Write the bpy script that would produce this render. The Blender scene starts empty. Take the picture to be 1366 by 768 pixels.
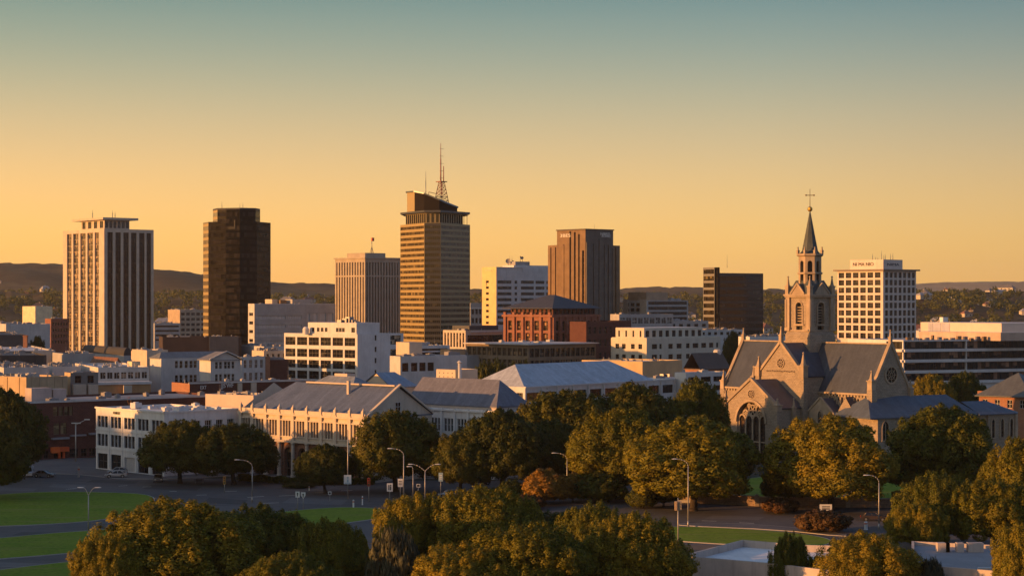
import bpy, math, random
import numpy as np
from mathutils import Vector, Matrix
R = math.radians
S = bpy.context.scene
COL = S.collection
F, HZ, CZ = 2549.0, 400.0, 37.0      # focal length in photo pixels, horizon row, eye height in metres

# ---------------------------------------------------------------- camera, sky, sun, exposure
cd = bpy.data.cameras.new('camera'); cam = bpy.data.objects.new('camera', cd); COL.objects.link(cam)
cam.location = (0, 0, CZ); cam.rotation_euler = (R(90), 0, 0)
cd.sensor_width = 36; cd.lens = 36 * F / 1366; cd.shift_y = -(384 - HZ) / 1366
cd.clip_start = 1; cd.clip_end = 60000
S.camera = cam

SUN_EL, SUN_AZ = 6.3, 20.0            # elevation; degrees behind the camera's left
sd = Vector((-math.cos(R(SUN_AZ)) * math.cos(R(SUN_EL)), -math.sin(R(SUN_AZ)) * math.cos(R(SUN_EL)), math.sin(R(SUN_EL))))
W = bpy.data.worlds.new('World'); S.world = W; W.use_nodes = True
def build_world():
    nt = W.node_tree; N = nt.nodes; Lk = nt.links; N.clear()
    out = N.new('ShaderNodeOutputWorld'); bg = N.new('ShaderNodeBackground'); bg.inputs[1].default_value = .78
    sky = N.new('ShaderNodeTexSky'); sky.sky_type = 'NISHITA'; sky.sun_disc = False
    sky.sun_elevation = R(SUN_EL); sky.sun_rotation = math.atan2(sd.x, sd.y); sky.dust_density = 3.0; sky.air_density = 1.0
    tc = N.new('ShaderNodeTexCoord'); sp = N.new('ShaderNodeSeparateXYZ'); Lk.new(tc.outputs['Generated'], sp.inputs[0])
    ramp = N.new('ShaderNodeValToRGB'); cr = ramp.color_ramp; cr.interpolation = 'B_SPLINE'
    mr = N.new('ShaderNodeMapRange'); mr.inputs[1].default_value = 0; mr.inputs[2].default_value = 0.2
    Lk.new(sp.outputs[2], mr.inputs[0]); Lk.new(mr.outputs[0], ramp.inputs[0])
    def lin(c): return tuple(((v / 255 + .055) / 1.055) ** 2.4 if v > 10 else v / 3294 for v in c) + (1,)
    stops = [(0, (250, 183, 90)), (.10, (249, 191, 99)), (.22, (240, 192, 115)), (.38, (210, 182, 132)), (.55, (168, 166, 138)), (.72, (122, 144, 136)), (.86, (94, 126, 126)), (1, (78, 112, 120))]
    cr.elements[0].position, cr.elements[0].color = stops[0][0], lin(stops[0][1])
    cr.elements[1].position, cr.elements[1].color = stops[-1][0], lin(stops[-1][1])
    cr.elements[0].color = [v * 1.02 for v in cr.elements[0].color]
    for p, c in stops[1:-1]:
        e = cr.elements.new(p); k = {.10: 1.03, .22: 1.04, .38: 1.06, .55: 1.08}.get(p, 1.1); e.color = [v * k for v in lin(c)]
    # nishita above the glow band (a clear blue dusk zenith), the band itself near the horizon
    sk = N.new('ShaderNodeMix'); sk.data_type = 'RGBA'; sk.blend_type = 'MULTIPLY'; sk.inputs[0].default_value = 1
    Lk.new(sky.outputs[0], sk.inputs[6]); sk.inputs[7].default_value = (.130, .162, .222, 1)
    m1 = N.new('ShaderNodeMapRange'); m1.inputs[1].default_value = .17; m1.inputs[2].default_value = .5; m1.interpolation_type = 'SMOOTHSTEP'
    Lk.new(sp.outputs[2], m1.inputs[0])
    mx = N.new('ShaderNodeMix'); mx.data_type = 'RGBA'; Lk.new(m1.outputs[0], mx.inputs[0]); Lk.new(ramp.outputs[0], mx.inputs[6]); Lk.new(sk.outputs[2], mx.inputs[7])
    # brighter toward the sun, cooler and dimmer away from it
    dp = N.new('ShaderNodeVectorMath'); dp.operation = 'DOT_PRODUCT'; Lk.new(tc.outputs['Generated'], dp.inputs[0]); h = Vector((sd.x, sd.y, 0)).normalized(); dp.inputs[1].default_value = h
    m2 = N.new('ShaderNodeMapRange'); m2.inputs[1].default_value = -1; m2.inputs[2].default_value = 1; Lk.new(dp.outputs['Value'], m2.inputs[0])
    r2 = N.new('ShaderNodeValToRGB'); c2 = r2.color_ramp
    c2.elements[0].position = 0; c2.elements[0].color = (.30, .38, .62, 1)
    c2.elements[1].position = 1; c2.elements[1].color = (1.5, 1.25, 1.0, 1)
    e = c2.elements.new(.27); e.color = (.86, .90, .98, 1)
    e = c2.elements.new(.47); e.color = (1.07, 1.0, .93, 1)
    Lk.new(m2.outputs[0], r2.inputs[0])
    mu = N.new('ShaderNodeMix'); mu.data_type = 'RGBA'; mu.blend_type = 'MULTIPLY'; mu.inputs[0].default_value = 1
    Lk.new(mx.outputs[2], mu.inputs[6]); Lk.new(r2.outputs[0], mu.inputs[7])
    # the sky behind the viewer and on the side away from the sunset is a cool blue-grey dusk
    m3 = N.new('ShaderNodeMapRange'); m3.inputs[1].default_value = .945; m3.inputs[2].default_value = .3; m3.interpolation_type = 'SMOOTHSTEP'; Lk.new(sp.outputs[1], m3.inputs[0])
    m4 = N.new('ShaderNodeMapRange'); m4.inputs[1].default_value = .62; m4.inputs[2].default_value = .05; m4.interpolation_type = 'SMOOTHSTEP'; Lk.new(dp.outputs['Value'], m4.inputs[0])
    pr = N.new('ShaderNodeMath'); pr.operation = 'MULTIPLY'; Lk.new(m3.outputs[0], pr.inputs[0]); Lk.new(m4.outputs[0], pr.inputs[1])
    r3 = N.new('ShaderNodeValToRGB'); c3 = r3.color_ramp; c3.elements[0].color = (.31, .31, .345, 1); c3.elements[1].color = (.29, .34, .45, 1); Lk.new(mr.outputs[0], r3.inputs[0])
    mz = N.new('ShaderNodeMix'); mz.data_type = 'RGBA'; Lk.new(m1.outputs[0], mz.inputs[0]); Lk.new(r3.outputs[0], mz.inputs[6]); Lk.new(sk.outputs[2], mz.inputs[7])
    mq = N.new('ShaderNodeMix'); mq.data_type = 'RGBA'; Lk.new(pr.outputs[0], mq.inputs[0]); Lk.new(mu.outputs[2], mq.inputs[6]); Lk.new(mz.outputs[2], mq.inputs[7])
    Lk.new(mq.outputs[2], bg.inputs[0]); Lk.new(bg.outputs[0], out.inputs[0])
build_world()
sl = bpy.data.lights.new('sun', 'SUN'); sl.energy = 5.0; sl.angle = R(.5); sl.color = (1, .44, .125)
so = bpy.data.objects.new('sun', sl); COL.objects.link(so); so.rotation_euler = sd.to_track_quat('Z', 'Y').to_euler(); so.location = (-200, -80, 200)
vs = S.view_settings; vs.view_transform = 'Standard'; vs.look = 'None'; vs.exposure = .62; vs.gamma = 1; vs.use_curve_mapping = False
S.cycles.max_bounces = 6; S.cycles.diffuse_bounces = 3; S.cycles.glossy_bounces = 3; S.cycles.transmission_bounces = 4; S.cycles.volume_bounces = 1
S.cycles.transparent_max_bounces = 8

# ---------------------------------------------------------------- helpers
def at(px, py, Y): return Vector(((px - 683) / F * Y, Y, CZ - (py - HZ) / F * Y))
def zat(py, Y): return CZ - (py - HZ) / F * Y
def ground(px, py):
    Y = CZ * F / (py - HZ); return ((px - 683) / F * Y, Y)
def gdepth(py): return CZ * F / (py - HZ)
def tag(o, label=None, cat=None, group=None, kind=None):
    if label: o['label'] = label
    if cat: o['category'] = cat
    if group: o['group'] = group
    if kind: o['kind'] = kind
    return o
def empty(name, loc, rz=0, label=None, cat=None, group=None):
    o = bpy.data.objects.new(name, None); COL.objects.link(o); o.location = loc; o.rotation_euler = (0, 0, rz); o.empty_display_size = .5
    return tag(o, label, cat, group)

class MB:
    def __init__(s): s.v = []; s.f = []; s.m = []; s.sm = []
    def face(s, pts, mi=0, smooth=False):
        i = len(s.v); s.v += [tuple(p) for p in pts]; s.f.append(tuple(range(i, i + len(pts)))); s.m.append(mi); s.sm.append(smooth)
    def box(s, x0, y0, z0, x1, y1, z1, mi=0, top=None, bottom=True):
        if x0 > x1: x0, x1 = x1, x0
        if y0 > y1: y0, y1 = y1, y0
        s.prism([(x0, y0), (x1, y0), (x1, y1), (x0, y1)], z0, z1, mi, top, bottom)
    def prism(s, poly, z0, z1, mi=0, top=None, bottom=False):
        n = len(poly)
        for i in range(n):
            a, b = poly[i], poly[(i + 1) % n]
            s.face([(a[0], a[1], z0), (b[0], b[1], z0), (b[0], b[1], z1), (a[0], a[1], z1)], mi)
        s.face([(p[0], p[1], z1) for p in poly], mi if top is None else top)
        if bottom: s.face([(p[0], p[1], z0) for p in reversed(poly)], mi)
    def tube(s, p0, p1, r0, r1=None, n=8, mi=0, caps=True, smooth=True):
        r1 = r0 if r1 is None else r1
        p0, p1 = Vector(p0), Vector(p1); d = (p1 - p0); 
        if d.length < 1e-6: return
        d.normalize(); u = d.orthogonal().normalized(); w = d.cross(u)
        A = [p0 + (u * math.cos(2 * math.pi * k / n) + w * math.sin(2 * math.pi * k / n)) * r0 for k in range(n)]
        B = [p1 + (u * math.cos(2 * math.pi * k / n) + w * math.sin(2 * math.pi * k / n)) * r1 for k in range(n)]
        i = len(s.v); s.v += [tuple(p) for p in A + B]
        for k in range(n):
            s.f.append((i + k, i + (k + 1) % n, i + n + (k + 1) % n, i + n + k)); s.m.append(mi); s.sm.append(smooth)
        if caps:
            s.f.append(tuple(i + n + k for k in range(n))); s.m.append(mi); s.sm.append(False)
            s.f.append(tuple(i + k for k in reversed(range(n)))); s.m.append(mi); s.sm.append(False)
    def path(s, pts, r, n=8, mi=0):
        for a, b in zip(pts, pts[1:]): s.tube(a, b, r, r, n, mi)
    def lathe(s, prof, c=(0, 0), n=16, mi=0, rot=0, smooth=False):
        rings = [[(c[0] + r * math.cos(rot + 2 * math.pi * k / n), c[1] + r * math.sin(rot + 2 * math.pi * k / n), z) for k in range(n)] for r, z in prof]
        for A, B in zip(rings, rings[1:]):
            for k in range(n):
                s.face([A[k], A[(k + 1) % n], B[(k + 1) % n], B[k]], mi, smooth)
    def mesh(s, name, mats):
        me = bpy.data.meshes.new(name); me.from_pydata(s.v, [], s.f)
        for m in mats: me.materials.append(m)
        me.polygons.foreach_set('material_index', s.m); me.polygons.foreach_set('use_smooth', s.sm)
        metric_uv(me); me.update(); return me
    def build(s, name, mats, parent=None):
        if not isinstance(mats, (list, tuple)): mats = [mats]
        return obj(name, s.mesh(name, mats), parent)
def metric_uv(me):
    # every face gets its own flat map in metres: along the wall, up the wall
    n = len(me.loops)
    if not n: return
    uv = me.uv_layers.new(name='UVMap')
    co = np.empty(len(me.vertices) * 3); me.vertices.foreach_get('co', co); co = co.reshape(-1, 3)
    li = np.empty(n, dtype=np.int64); me.loops.foreach_get('vertex_index', li)
    pn = np.empty(len(me.polygons) * 3); me.polygons.foreach_get('normal', pn); pn = pn.reshape(-1, 3)
    lt = np.empty(len(me.polygons), dtype=np.int64); me.polygons.foreach_get('loop_total', lt)
    nn = np.repeat(pn, lt, axis=0)
    t = np.stack([-nn[:, 1], nn[:, 0], np.zeros(n)], 1); L = np.linalg.norm(t, axis=1)
    flat = L < .05
    t[flat] = (1, 0, 0); L[flat] = 1; t /= L[:, None]
    b = np.cross(nn, t); p = co[li]
    out = np.stack([(p * t).sum(1), (p * b).sum(1)], 1)
    uv.data.foreach_set('uv', out.ravel().astype(np.float32))
def obj(name, me, parent=None, loc=None, rz=0):
    o = bpy.data.objects.new(name, me); COL.objects.link(o)
    if parent: o.parent = parent
    if loc is not None: o.location = loc
    if rz: o.rotation_euler = (0, 0, rz)
    return o
def fast_mesh(name, V, Fq, mats, mi=None, nrm=None):
    me = bpy.data.meshes.new(name); nv, nf, k = len(V), len(Fq), Fq.shape[1]
    me.vertices.add(nv); me.vertices.foreach_set('co', V.astype(np.float32).ravel())
    me.loops.add(nf * k); me.loops.foreach_set('vertex_index', Fq.astype(np.int32).ravel())
    me.polygons.add(nf); me.polygons.foreach_set('loop_start', np.arange(0, nf * k, k, dtype=np.int32)); me.polygons.foreach_set('loop_total', np.full(nf, k, dtype=np.int32))
    if mi is not None: me.polygons.foreach_set('material_index', mi.astype(np.int32))
    for m in mats: me.materials.append(m)
    me.update(calc_edges=True); me.validate()
    if nrm is not None: me.polygons.foreach_set('use_smooth', np.ones(nf, dtype=bool)); me.normals_split_custom_set_from_vertices(nrm.astype(np.float32).tolist())
    return me

# ---------------------------------------------------------------- materials
class NT:
    def __init__(s, name):
        s.mat = bpy.data.materials.new(name); s.mat.use_nodes = True; s.t = s.mat.node_tree; s.N = s.t.nodes; s.N.clear()
        s.out = s.n('OutputMaterial'); s.b = s.n('BsdfPrincipled'); s.link(s.b.outputs[0], s.out.inputs[0])
    def n(s, k, **kw):
        x = s.N.new('ShaderNode' + k)
        for a, b in kw.items(): setattr(x, a, b)
        return x
    def link(s, a, b): s.t.links.new(a, b)
    def set(s, sock, v):
        if hasattr(v, 'is_output') or isinstance(v, bpy.types.NodeSocket): s.link(v, sock)
        else: sock.default_value = v
    def math(s, op, a, b=0.0, c=None):
        x = s.n('Math', operation=op); s.set(x.inputs[0], a); s.set(x.inputs[1], b)
        if c is not None: s.set(x.inputs[2], c)
        return x.outputs[0]
    def mix(s, f, a, b, blend='MIX'):
        x = s.n('Mix', data_type='RGBA', blend_type=blend); s.set(x.inputs[0], f); s.set(x.inputs[6], a); s.set(x.inputs[7], b); return x.outputs[2]
    def uv(s, sx=1, sy=1):
        c = s.n('TexCoord'); m = s.n('Mapping'); s.link(c.outputs['UV'], m.inputs[0]); m.inputs['Scale'].default_value = (sx, sy, 1); return m.outputs[0]
    def obj(s, sx=1, sy=1, sz=1):
        c = s.n('TexCoord'); m = s.n('Mapping'); s.link(c.outputs['Object'], m.inputs[0]); m.inputs['Scale'].default_value = (sx, sy, sz); return m.outputs[0]
    def noise(s, vec, scale=1, detail=4, rough=.6):
        x = s.n('TexNoise'); s.link(vec, x.inputs['Vector']); x.inputs['Scale'].default_value = scale; x.inputs['Detail'].default_value = detail; x.inputs['Roughness'].default_value = rough; return x.outputs['Fac']
    def ramp(s, fac, stops, const=False):
        x = s.n('ValToRGB'); cr = x.color_ramp
        if const: cr.interpolation = 'CONSTANT'
        cr.elements[0].position = stops[0][0]; cr.elements[0].color = c4(stops[0][1]); cr.elements[1].position = stops[-1][0]; cr.elements[1].color = c4(stops[-1][1])
        for p, c in stops[1:-1]: e = cr.elements.new(p); e.color = c4(c)
        s.link(fac, x.inputs[0]); return x.outputs[0]
    def rng(s, f, a, b, c, d):
        x = s.n('MapRange'); s.link(f, x.inputs[0])
        for i, v in enumerate((a, b, c, d)): x.inputs[i + 1].default_value = v
        return x.outputs[0]
    def bump(s, h, strength=.3, dist=.05):
        x = s.n('Bump'); x.inputs['Strength'].default_value = strength; x.inputs['Distance'].default_value = dist; s.link(h, x.inputs['Height']); s.link(x.outputs[0], s.b.inputs['Normal'])
    def base(s, c): s.set(s.b.inputs['Base Color'], c if not isinstance(c, tuple) else c4(c))
    def p(s, **kw):
        for k, v in kw.items(): s.set(s.b.inputs[{'rough': 'Roughness', 'metal': 'Metallic', 'spec': 'Specular IOR Level', 'em': 'Emission Strength'}[k]], v)
def c4(c): return tuple(c) + (1,) if len(c) == 3 else tuple(c)
def mulc(c, k): return tuple(min(1, v * k) for v in c[:3])
_MC = {}
def cached(fn):
    def g(*a, **k):
        key = (fn.__name__, a, tuple(sorted(k.items())))
        if key not in _MC: _MC[key] = fn(*a, **k)
        return _MC[key]
    return g
@cached
def plaster(col, rough=.85, var=.18, streak=.25, metal=0.0):
    var, streak = var * 1.4, streak * 1.6
    t = NT('plaster'); uv = t.uv(); a = t.noise(uv, .22, 5, .65); st = t.noise(t.uv(1.1, .06), 1.0, 4, .7); sp = t.noise(uv, 3.0, 3, .6)
    c = t.mix(t.rng(a, .3, .7, 0, 1), c4(mulc(col, 1 - var)), c4(mulc(col, 1 + var * .6)))
    c = t.mix(t.math('MULTIPLY', t.rng(st, .5, .75, 0, 1), streak), c, c4(mulc(col, .55)))
    c = t.mix(t.rng(sp, .35, .65, 0, .16), c, c4(mulc(col, .7)))
    t.base(c); t.p(rough=rough, spec=.3, metal=metal); return t.mat
@cached
def brick(col, col2, mortar=(.3, .27, .24), bw=.9, bh=.3, rough=.9, ms=.03):
    t = NT('brick'); uv = t.uv(); b = t.n('TexBrick'); t.link(uv, b.inputs['Vector']); b.inputs['Scale'].default_value = 1; b.inputs['Brick Width'].default_value = bw; b.inputs['Row Height'].default_value = bh; b.inputs['Mortar Size'].default_value = ms
    b.inputs['Color1'].default_value = c4(col); b.inputs['Color2'].default_value = c4(col2); b.inputs['Mortar'].default_value = c4(mortar); b.inputs['Bias'].default_value = 0
    a = t.noise(uv, .35, 5, .7); c = t.mix(t.rng(a, .35, .7, 0, .5), b.outputs[0], c4(mulc(col, .5))); g = t.noise(uv, 2.5, 3)
    c = t.mix(t.rng(g, .4, .7, 0, .3), c, c4(mulc(col2, 1.3)))
    t.base(c); t.p(rough=rough, spec=.2); t.bump(b.outputs['Fac'], -.3, .03); return t.mat
@cached
def slate(col, row=.35, seam=0.0, rough=.6):
    t = NT('roofing'); uv = t.uv(); b = t.n('TexBrick'); t.link(uv, b.inputs['Vector']); b.inputs['Scale'].default_value = 1
    b.inputs['Brick Width'].default_value = seam or .5; b.inputs['Row Height'].default_value = row; b.inputs['Mortar Size'].default_value = .02
    b.inputs['Color1'].default_value = c4(mulc(col, .88)); b.inputs['Color2'].default_value = c4(mulc(col, 1.12)); b.inputs['Mortar'].default_value = c4(mulc(col, .62))
    a = t.noise(uv, .3, 5, .7); st = t.noise(t.uv(.8, .12), 1, 4)
    c = t.mix(t.rng(a, .35, .7, 0, .7), b.outputs[0], c4(mulc(col, .58))); c = t.mix(t.rng(st, .48, .75, 0, .5), c, c4(mulc(col, 1.45)))
    t.base(c); t.p(rough=rough, spec=.35); t.bump(b.outputs['Fac'], -.25, .03); return t.mat
@cached
def flat(col, rough=.5, metal=0.0, spec=.4, var=.15):
    t = NT('paint'); a = t.noise(t.obj(), 1.5, 4); t.base(t.mix(t.rng(a, .3, .7, 0, 1), c4(mulc(col, 1 - var)), c4(mulc(col, 1 + var)))); t.p(rough=rough, metal=metal, spec=spec); return t.mat
@cached
def glass(col=(.012, .013, .015), blind=(.22, .19, .15), amount=.25, du=1.2, dv=1.6, rough=.12, spec=.5, coat=0.0):
    # dark panes; some hold a blind or curtain part of the way down
    t = NT('glass'); uv = t.n('TexCoord').outputs['UV']; sp = t.n('SeparateXYZ'); t.link(uv, sp.inputs[0]); oi = t.n('ObjectInfo')
    iu = t.math('FLOOR', t.math('DIVIDE', sp.outputs[0], du)); iv = t.math('FLOOR', t.math('DIVIDE', sp.outputs[1], dv))
    cb = t.n('CombineXYZ'); t.link(iu, cb.inputs[0]); t.link(iv, cb.inputs[1]); t.link(t.math('MULTIPLY', oi.outputs['Random'], 97.3), cb.inputs[2])
    wn = t.n('TexWhiteNoise', noise_dimensions='3D'); t.link(cb.outputs[0], wn.inputs['Vector'])
    s2 = t.n('SeparateColor'); t.link(wn.outputs['Color'], s2.inputs[0])
    on = t.math('LESS_THAN', s2.outputs[0], amount); fr = t.math('FRACT', t.math('DIVIDE', sp.outputs[1], dv)); cov = t.math('GREATER_THAN', fr, t.math('MULTIPLY', s2.outputs[1], .9))
    f = t.math('MULTIPLY', t.math('MULTIPLY', on, cov), t.math('MULTIPLY_ADD', s2.outputs[2], .6, .3))
    base = t.mix(s2.outputs[2], c4(mulc(col, .6)), c4(mulc(col, 1.7)))
    t.base(t.mix(f, base, c4(blind))); t.p(rough=rough, spec=spec)
    if coat: t.p(metal=t.math('MULTIPLY', t.math('SUBTRACT', 1.0, f), coat))
    nz = t.noise(t.uv(), .7, 2); t.bump(nz, .04, .2); return t.mat
@cached
def curtain(col, frame, du=1.5, dv=3.6, sp_h=.3, spcol=None, fw=.06, metal=.0, rough=.15, spec=.6, frough=.45):
    # curtain wall: a glazed field with mullions, spandrel strips and uneven panes, laid out in metres
    t = NT('curtain_wall'); uv = t.n('TexCoord').outputs['UV']; sp = t.n('SeparateXYZ'); t.link(uv, sp.inputs[0])
    U = t.math('DIVIDE', sp.outputs[0], du); V = t.math('DIVIDE', sp.outputs[1], dv); fu = t.math('FRACT', U); fv = t.math('FRACT', V)
    cb = t.n('CombineXYZ'); t.link(t.math('FLOOR', U), cb.inputs[0]); t.link(t.math('FLOOR', V), cb.inputs[1]); wn = t.n('TexWhiteNoise', noise_dimensions='3D'); t.link(cb.outputs[0], wn.inputs['Vector'])
    big = t.noise(t.uv(), .05, 3)
    pane = t.mix(wn.outputs['Value'], c4(mulc(col, .4)), c4(mulc(col, 2.2))); pane = t.mix(t.rng(big, .5, .7, 0, .6), pane, c4(mulc(col, 2.6)))
    isp = t.math('LESS_THAN', fv, sp_h); pane = t.mix(isp, pane, c4(spcol or mulc(col, .6)))
    fr = t.math('MAXIMUM', t.math('LESS_THAN', fu, fw), t.math('LESS_THAN', t.math('ABSOLUTE', t.math('SUBTRACT', fv, sp_h)), fw * .6))
    t.base(t.mix(fr, pane, c4(frame))); t.p(rough=t.math('MULTIPLY_ADD', t.math('MAXIMUM', fr, isp), frough - rough, rough), spec=spec, metal=t.math('MULTIPLY', t.math('MAXIMUM', fr, isp), metal)); return t.mat
def leaf_mat(name, c_lo, c_hi, odd=None):
    t = NT(name); g = t.n('NewGeometry'); oi = t.n('ObjectInfo'); nz = t.noise(t.obj(), .35, 3)
    c = t.mix(g.outputs['Random Per Island'], c4(c_lo), c4(c_hi)); c = t.mix(t.rng(nz, .4, .65, 0, .6), c, c4(odd or mulc(c_hi, 1.25)))
    hs = t.n('HueSaturation'); t.link(c, hs.inputs['Color']); t.link(t.math('MULTIPLY_ADD', oi.outputs['Random'], .5, .75), hs.inputs['Value']); t.link(t.math('MULTIPLY_ADD', oi.outputs['Random'], -.025, .51), hs.inputs['Hue'])
    t.base(hs.outputs[0]); t.p(rough=.6, spec=.25)
    tr = t.n('BsdfTranslucent'); t.link(hs.outputs[0], tr.inputs[0]); m = t.n('MixShader'); m.inputs[0].default_value = .34
    t.link(t.b.outputs[0], m.inputs[1]); t.link(tr.outputs[0], m.inputs[2]); t.link(m.outputs[0], t.out.inputs[0]); return t.mat

# ---------------------------------------------------------------- walls with real openings, windows
_WM = {}
def win_mesh(w, h, nx, nz, fm, gm, fr=.07, arch=False, name='window'):
    key = (round(w, 2), round(h, 2), nx, nz, fm.name, gm.name, fr, arch)
    if key in _WM: return _WM[key]
    m = MB()
    m.face([(0, .05, 0), (w, .05, 0), (w, .05, h), (0, .05, h)], 1)
    for i in range(nx + 1):
        x = w * i / nx; a = max(0, x - fr / 2); b = min(w, x + fr / 2)
        if i == 0: b = fr
        if i == nx: a = w - fr
        m.box(a, 0, 0, b, .045, h, 0)
    for j in range(nz + 1):
        z = h * j / nz; a = max(0, z - fr / 2); b = min(h, z + fr / 2)
        if j == 0: b = fr
        if j == nz: a = h - fr
        m.box(0, .008, a, w, .040, b, 0)
    _WM[key] = m.mesh(name, [fm, gm]); return _WM[key]
class Bld:
    """one building: an empty at its near corner; local x runs along the right hand face, local y along the left hand face"""
    def __init__(s, name, label, cat, c, Y, a, group=None):
        s.Y = Y; s.c = c; s.a = R(a); p = at(c, HZ, Y); s.o = Vector((p.x, p.y)); s.nw = 0; s.extra = None
        s.root = empty(name, (p.x, p.y, 0), s.a, label, cat, group); s.dr = Vector((math.cos(s.a), math.sin(s.a))); s.dl = Vector((-math.sin(s.a), math.cos(s.a)))
    def along(s, px, right=True):
        d = s.dr if right else s.dl; k = (px - 683) / F; return (k * s.o.y - s.o.x) / (d.x - k * d.y)
    def loc(s, px, Y):
        p = at(px, HZ, Y); q = Vector((p.x, p.y)) - s.o; return (q.dot(s.dr), q.dot(s.dl))
    def z(s, py): return zat(py, s.Y)
    def part(s, mb, name, mats): return mb.build(name, mats, s.root)
    def windows(s, ops, p0, p1, dep):
        d = Vector((p1[0] - p0[0], p1[1] - p0[1])); d.normalize(); rz = math.atan2(d.y, d.x); inn = Vector((-d.y, d.x)) * (dep - .10)
        for (u0, u1, z0, z1, k) in ops:
            if not k: continue
            nm = k.get('name', 'window'); me = win_mesh(u1 - u0, z1 - z0, k.get('nx', 1), k.get('nz', 1), k['fm'], k['gm'], k.get('fr', .07), name=nm)
            loc = (p0[0] + d.x * u0 + inn.x, p0[1] + d.y * u0 + inn.y, z0)
            if s.nw < 100: obj(nm, me, s.root, loc, rz); s.nw += 1
            else:
                if s.extra is None: s.extra = []
                s.extra.append((me, loc, rz))
    def finish(s):
        if not s.extra: return
        m = MB(); mats = []
        for me, loc, rz in s.extra:
            M = Matrix.Translation(loc) @ Matrix.Rotation(rz, 4, 'Z'); i = len(m.v); m.v += [tuple(M @ v.co) for v in me.vertices]
            ix = []
            for mt in me.materials:
                if mt not in mats: mats.append(mt)
                ix.append(mats.index(mt))
            for p in me.polygons: m.f.append(tuple(i + k for k in p.vertices)); m.m.append(ix[p.material_index]); m.sm.append(False)
        o = m.build('window', mats, s.root); o['kind'] = 'stuff'
def facade(mb, p0, p1, z0, z1, ops, dep=.3, mi=0, ri=None):
    ri = mi if ri is None else ri
    d = Vector((p1[0] - p0[0], p1[1] - p0[1])); L = d.length; d.normalize(); n = Vector((d.y, -d.x))
    def P(u, z, k=0.0): return (p0[0] + d.x * u - n.x * k, p0[1] + d.y * u - n.y * k, z)
    ops = [o for o in ops if o[1] - o[0] > .05 and o[3] - o[2] > .05]
    us = sorted({0.0, L} | {min(max(v, 0), L) for o in ops for v in o[:2]}); zs = sorted({z0, z1} | {min(max(v, z0), z1) for o in ops for v in o[2:4]})
    us = [u for i, u in enumerate(us) if i == 0 or u - us[i - 1] > 1e-4]; zs = [z for i, z in enumerate(zs) if i == 0 or z - zs[i - 1] > 1e-4]
    for j in range(len(zs) - 1):
        zm = (zs[j] + zs[j + 1]) / 2; run = None
        for i in range(len(us)):
            hole = True
            if i < len(us) - 1:
                um = (us[i] + us[i + 1]) / 2; hole = any(o[0] < um < o[1] and o[2] < zm < o[3] for o in ops)
            if not hole and run is None: run = us[i]
            if hole and run is not None:
                mb.face([P(run, zs[j]), P(us[i], zs[j]), P(us[i], zs[j + 1]), P(run, zs[j + 1])], mi); run = None
    for (u0, u1, a, b, k) in ops:
        mb.face([P(u0, a), P(u0, a, dep), P(u0, b, dep), P(u0, b)], ri); mb.face([P(u1, a, dep), P(u1, a), P(u1, b), P(u1, b, dep)], ri)
        mb.face([P(u0, a), P(u1, a), P(u1, a, dep), P(u0, a, dep)], ri); mb.face([P(u0, b, dep), P(u1, b, dep), P(u1, b), P(u0, b)], ri)
        mb.face([P(u0, a, dep), P(u1, a, dep), P(u1, b, dep), P(u0, b, dep)], ri)
def grid(L, n, fw, rows, k, m0=.0, m1=.0, pairs=None):
    """n bays over the length L (less margins), each with an opening of share fw; rows of (z0, z1)"""
    o = []; b = (L - m0 - m1) / n
    for z0, z1 in rows:
        for i in range(n):
            u = m0 + b * i + b * (1 - fw) / 2; w = b * fw
            if pairs:
                g = w * .10; ww = (w - g * (pairs - 1)) / pairs
                for q in range(pairs): o.append((u + q * (ww + g), u + q * (ww + g) + ww, z0, z1, k))
            else: o.append((u, u + w, z0, z1, k))
    return o
def rows_auto(h, fl, wh, top=1.1, n=99, zmin=1.0):
    r = []; z = h - top - wh
    while z > zmin and len(r) < n: r.append((z, z + wh)); z -= fl
    return r
def flat_roof(B, poly, h, mat, par=.5, t=.35):
    # roof slab a step below a parapet (convex plan)
    n = len(poly); inn = []
    for i in range(n):
        a, b, c = Vector(poly[i - 1]), Vector(poly[i]), Vector(poly[(i + 1) % n]); d1 = (b - a).normalized(); d2 = (c - b).normalized()
        n1 = Vector((-d1.y, d1.x)); n2 = Vector((-d2.y, d2.x)); k = n1 + n2; k = k / max(.3, k.dot(n1)); inn.append(b + k * t)
    m = MB(); m.face([(p.x, p.y, h - par) for p in inn], 0); o = m.build('roof', [mat], B.root)
    return inn
def shell(B, poly, z0, h, faces, wall, roof, dep=.3, par=.5, name='wall', wmi=None, mats=None):
    """walls round a convex plan; faces[i] = openings of edge i"""
    m = MB(); n = len(poly); mats = mats or [wall]
    for i in range(n):
        facade(m, poly[i], poly[(i + 1) % n], z0, h, faces.get(i, []), dep, (wmi or {}).get(i, 0))
    inn = flat_roof(B, poly, h, roof, par)
    for i in range(n):
        a, b, c, d = poly[i], poly[(i + 1) % n], inn[(i + 1) % n], inn[i]
        m.face([(a[0], a[1], h), (b[0], b[1], h), (c.x, c.y, h), (d.x, d.y, h)], 0); m.face([(d.x, d.y, h), (c.x, c.y, h), (c.x, c.y, h - par), (d.x, d.y, h - par)], 0)
    m.build(name, mats, B.root)
    for i, ops in faces.items(): B.windows(ops, poly[i], poly[(i + 1) % n], dep)
def rect(w, l, x=0, y=0): return [(x, y), (x + w, y), (x + w, y + l), (x, y + l)]
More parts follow.
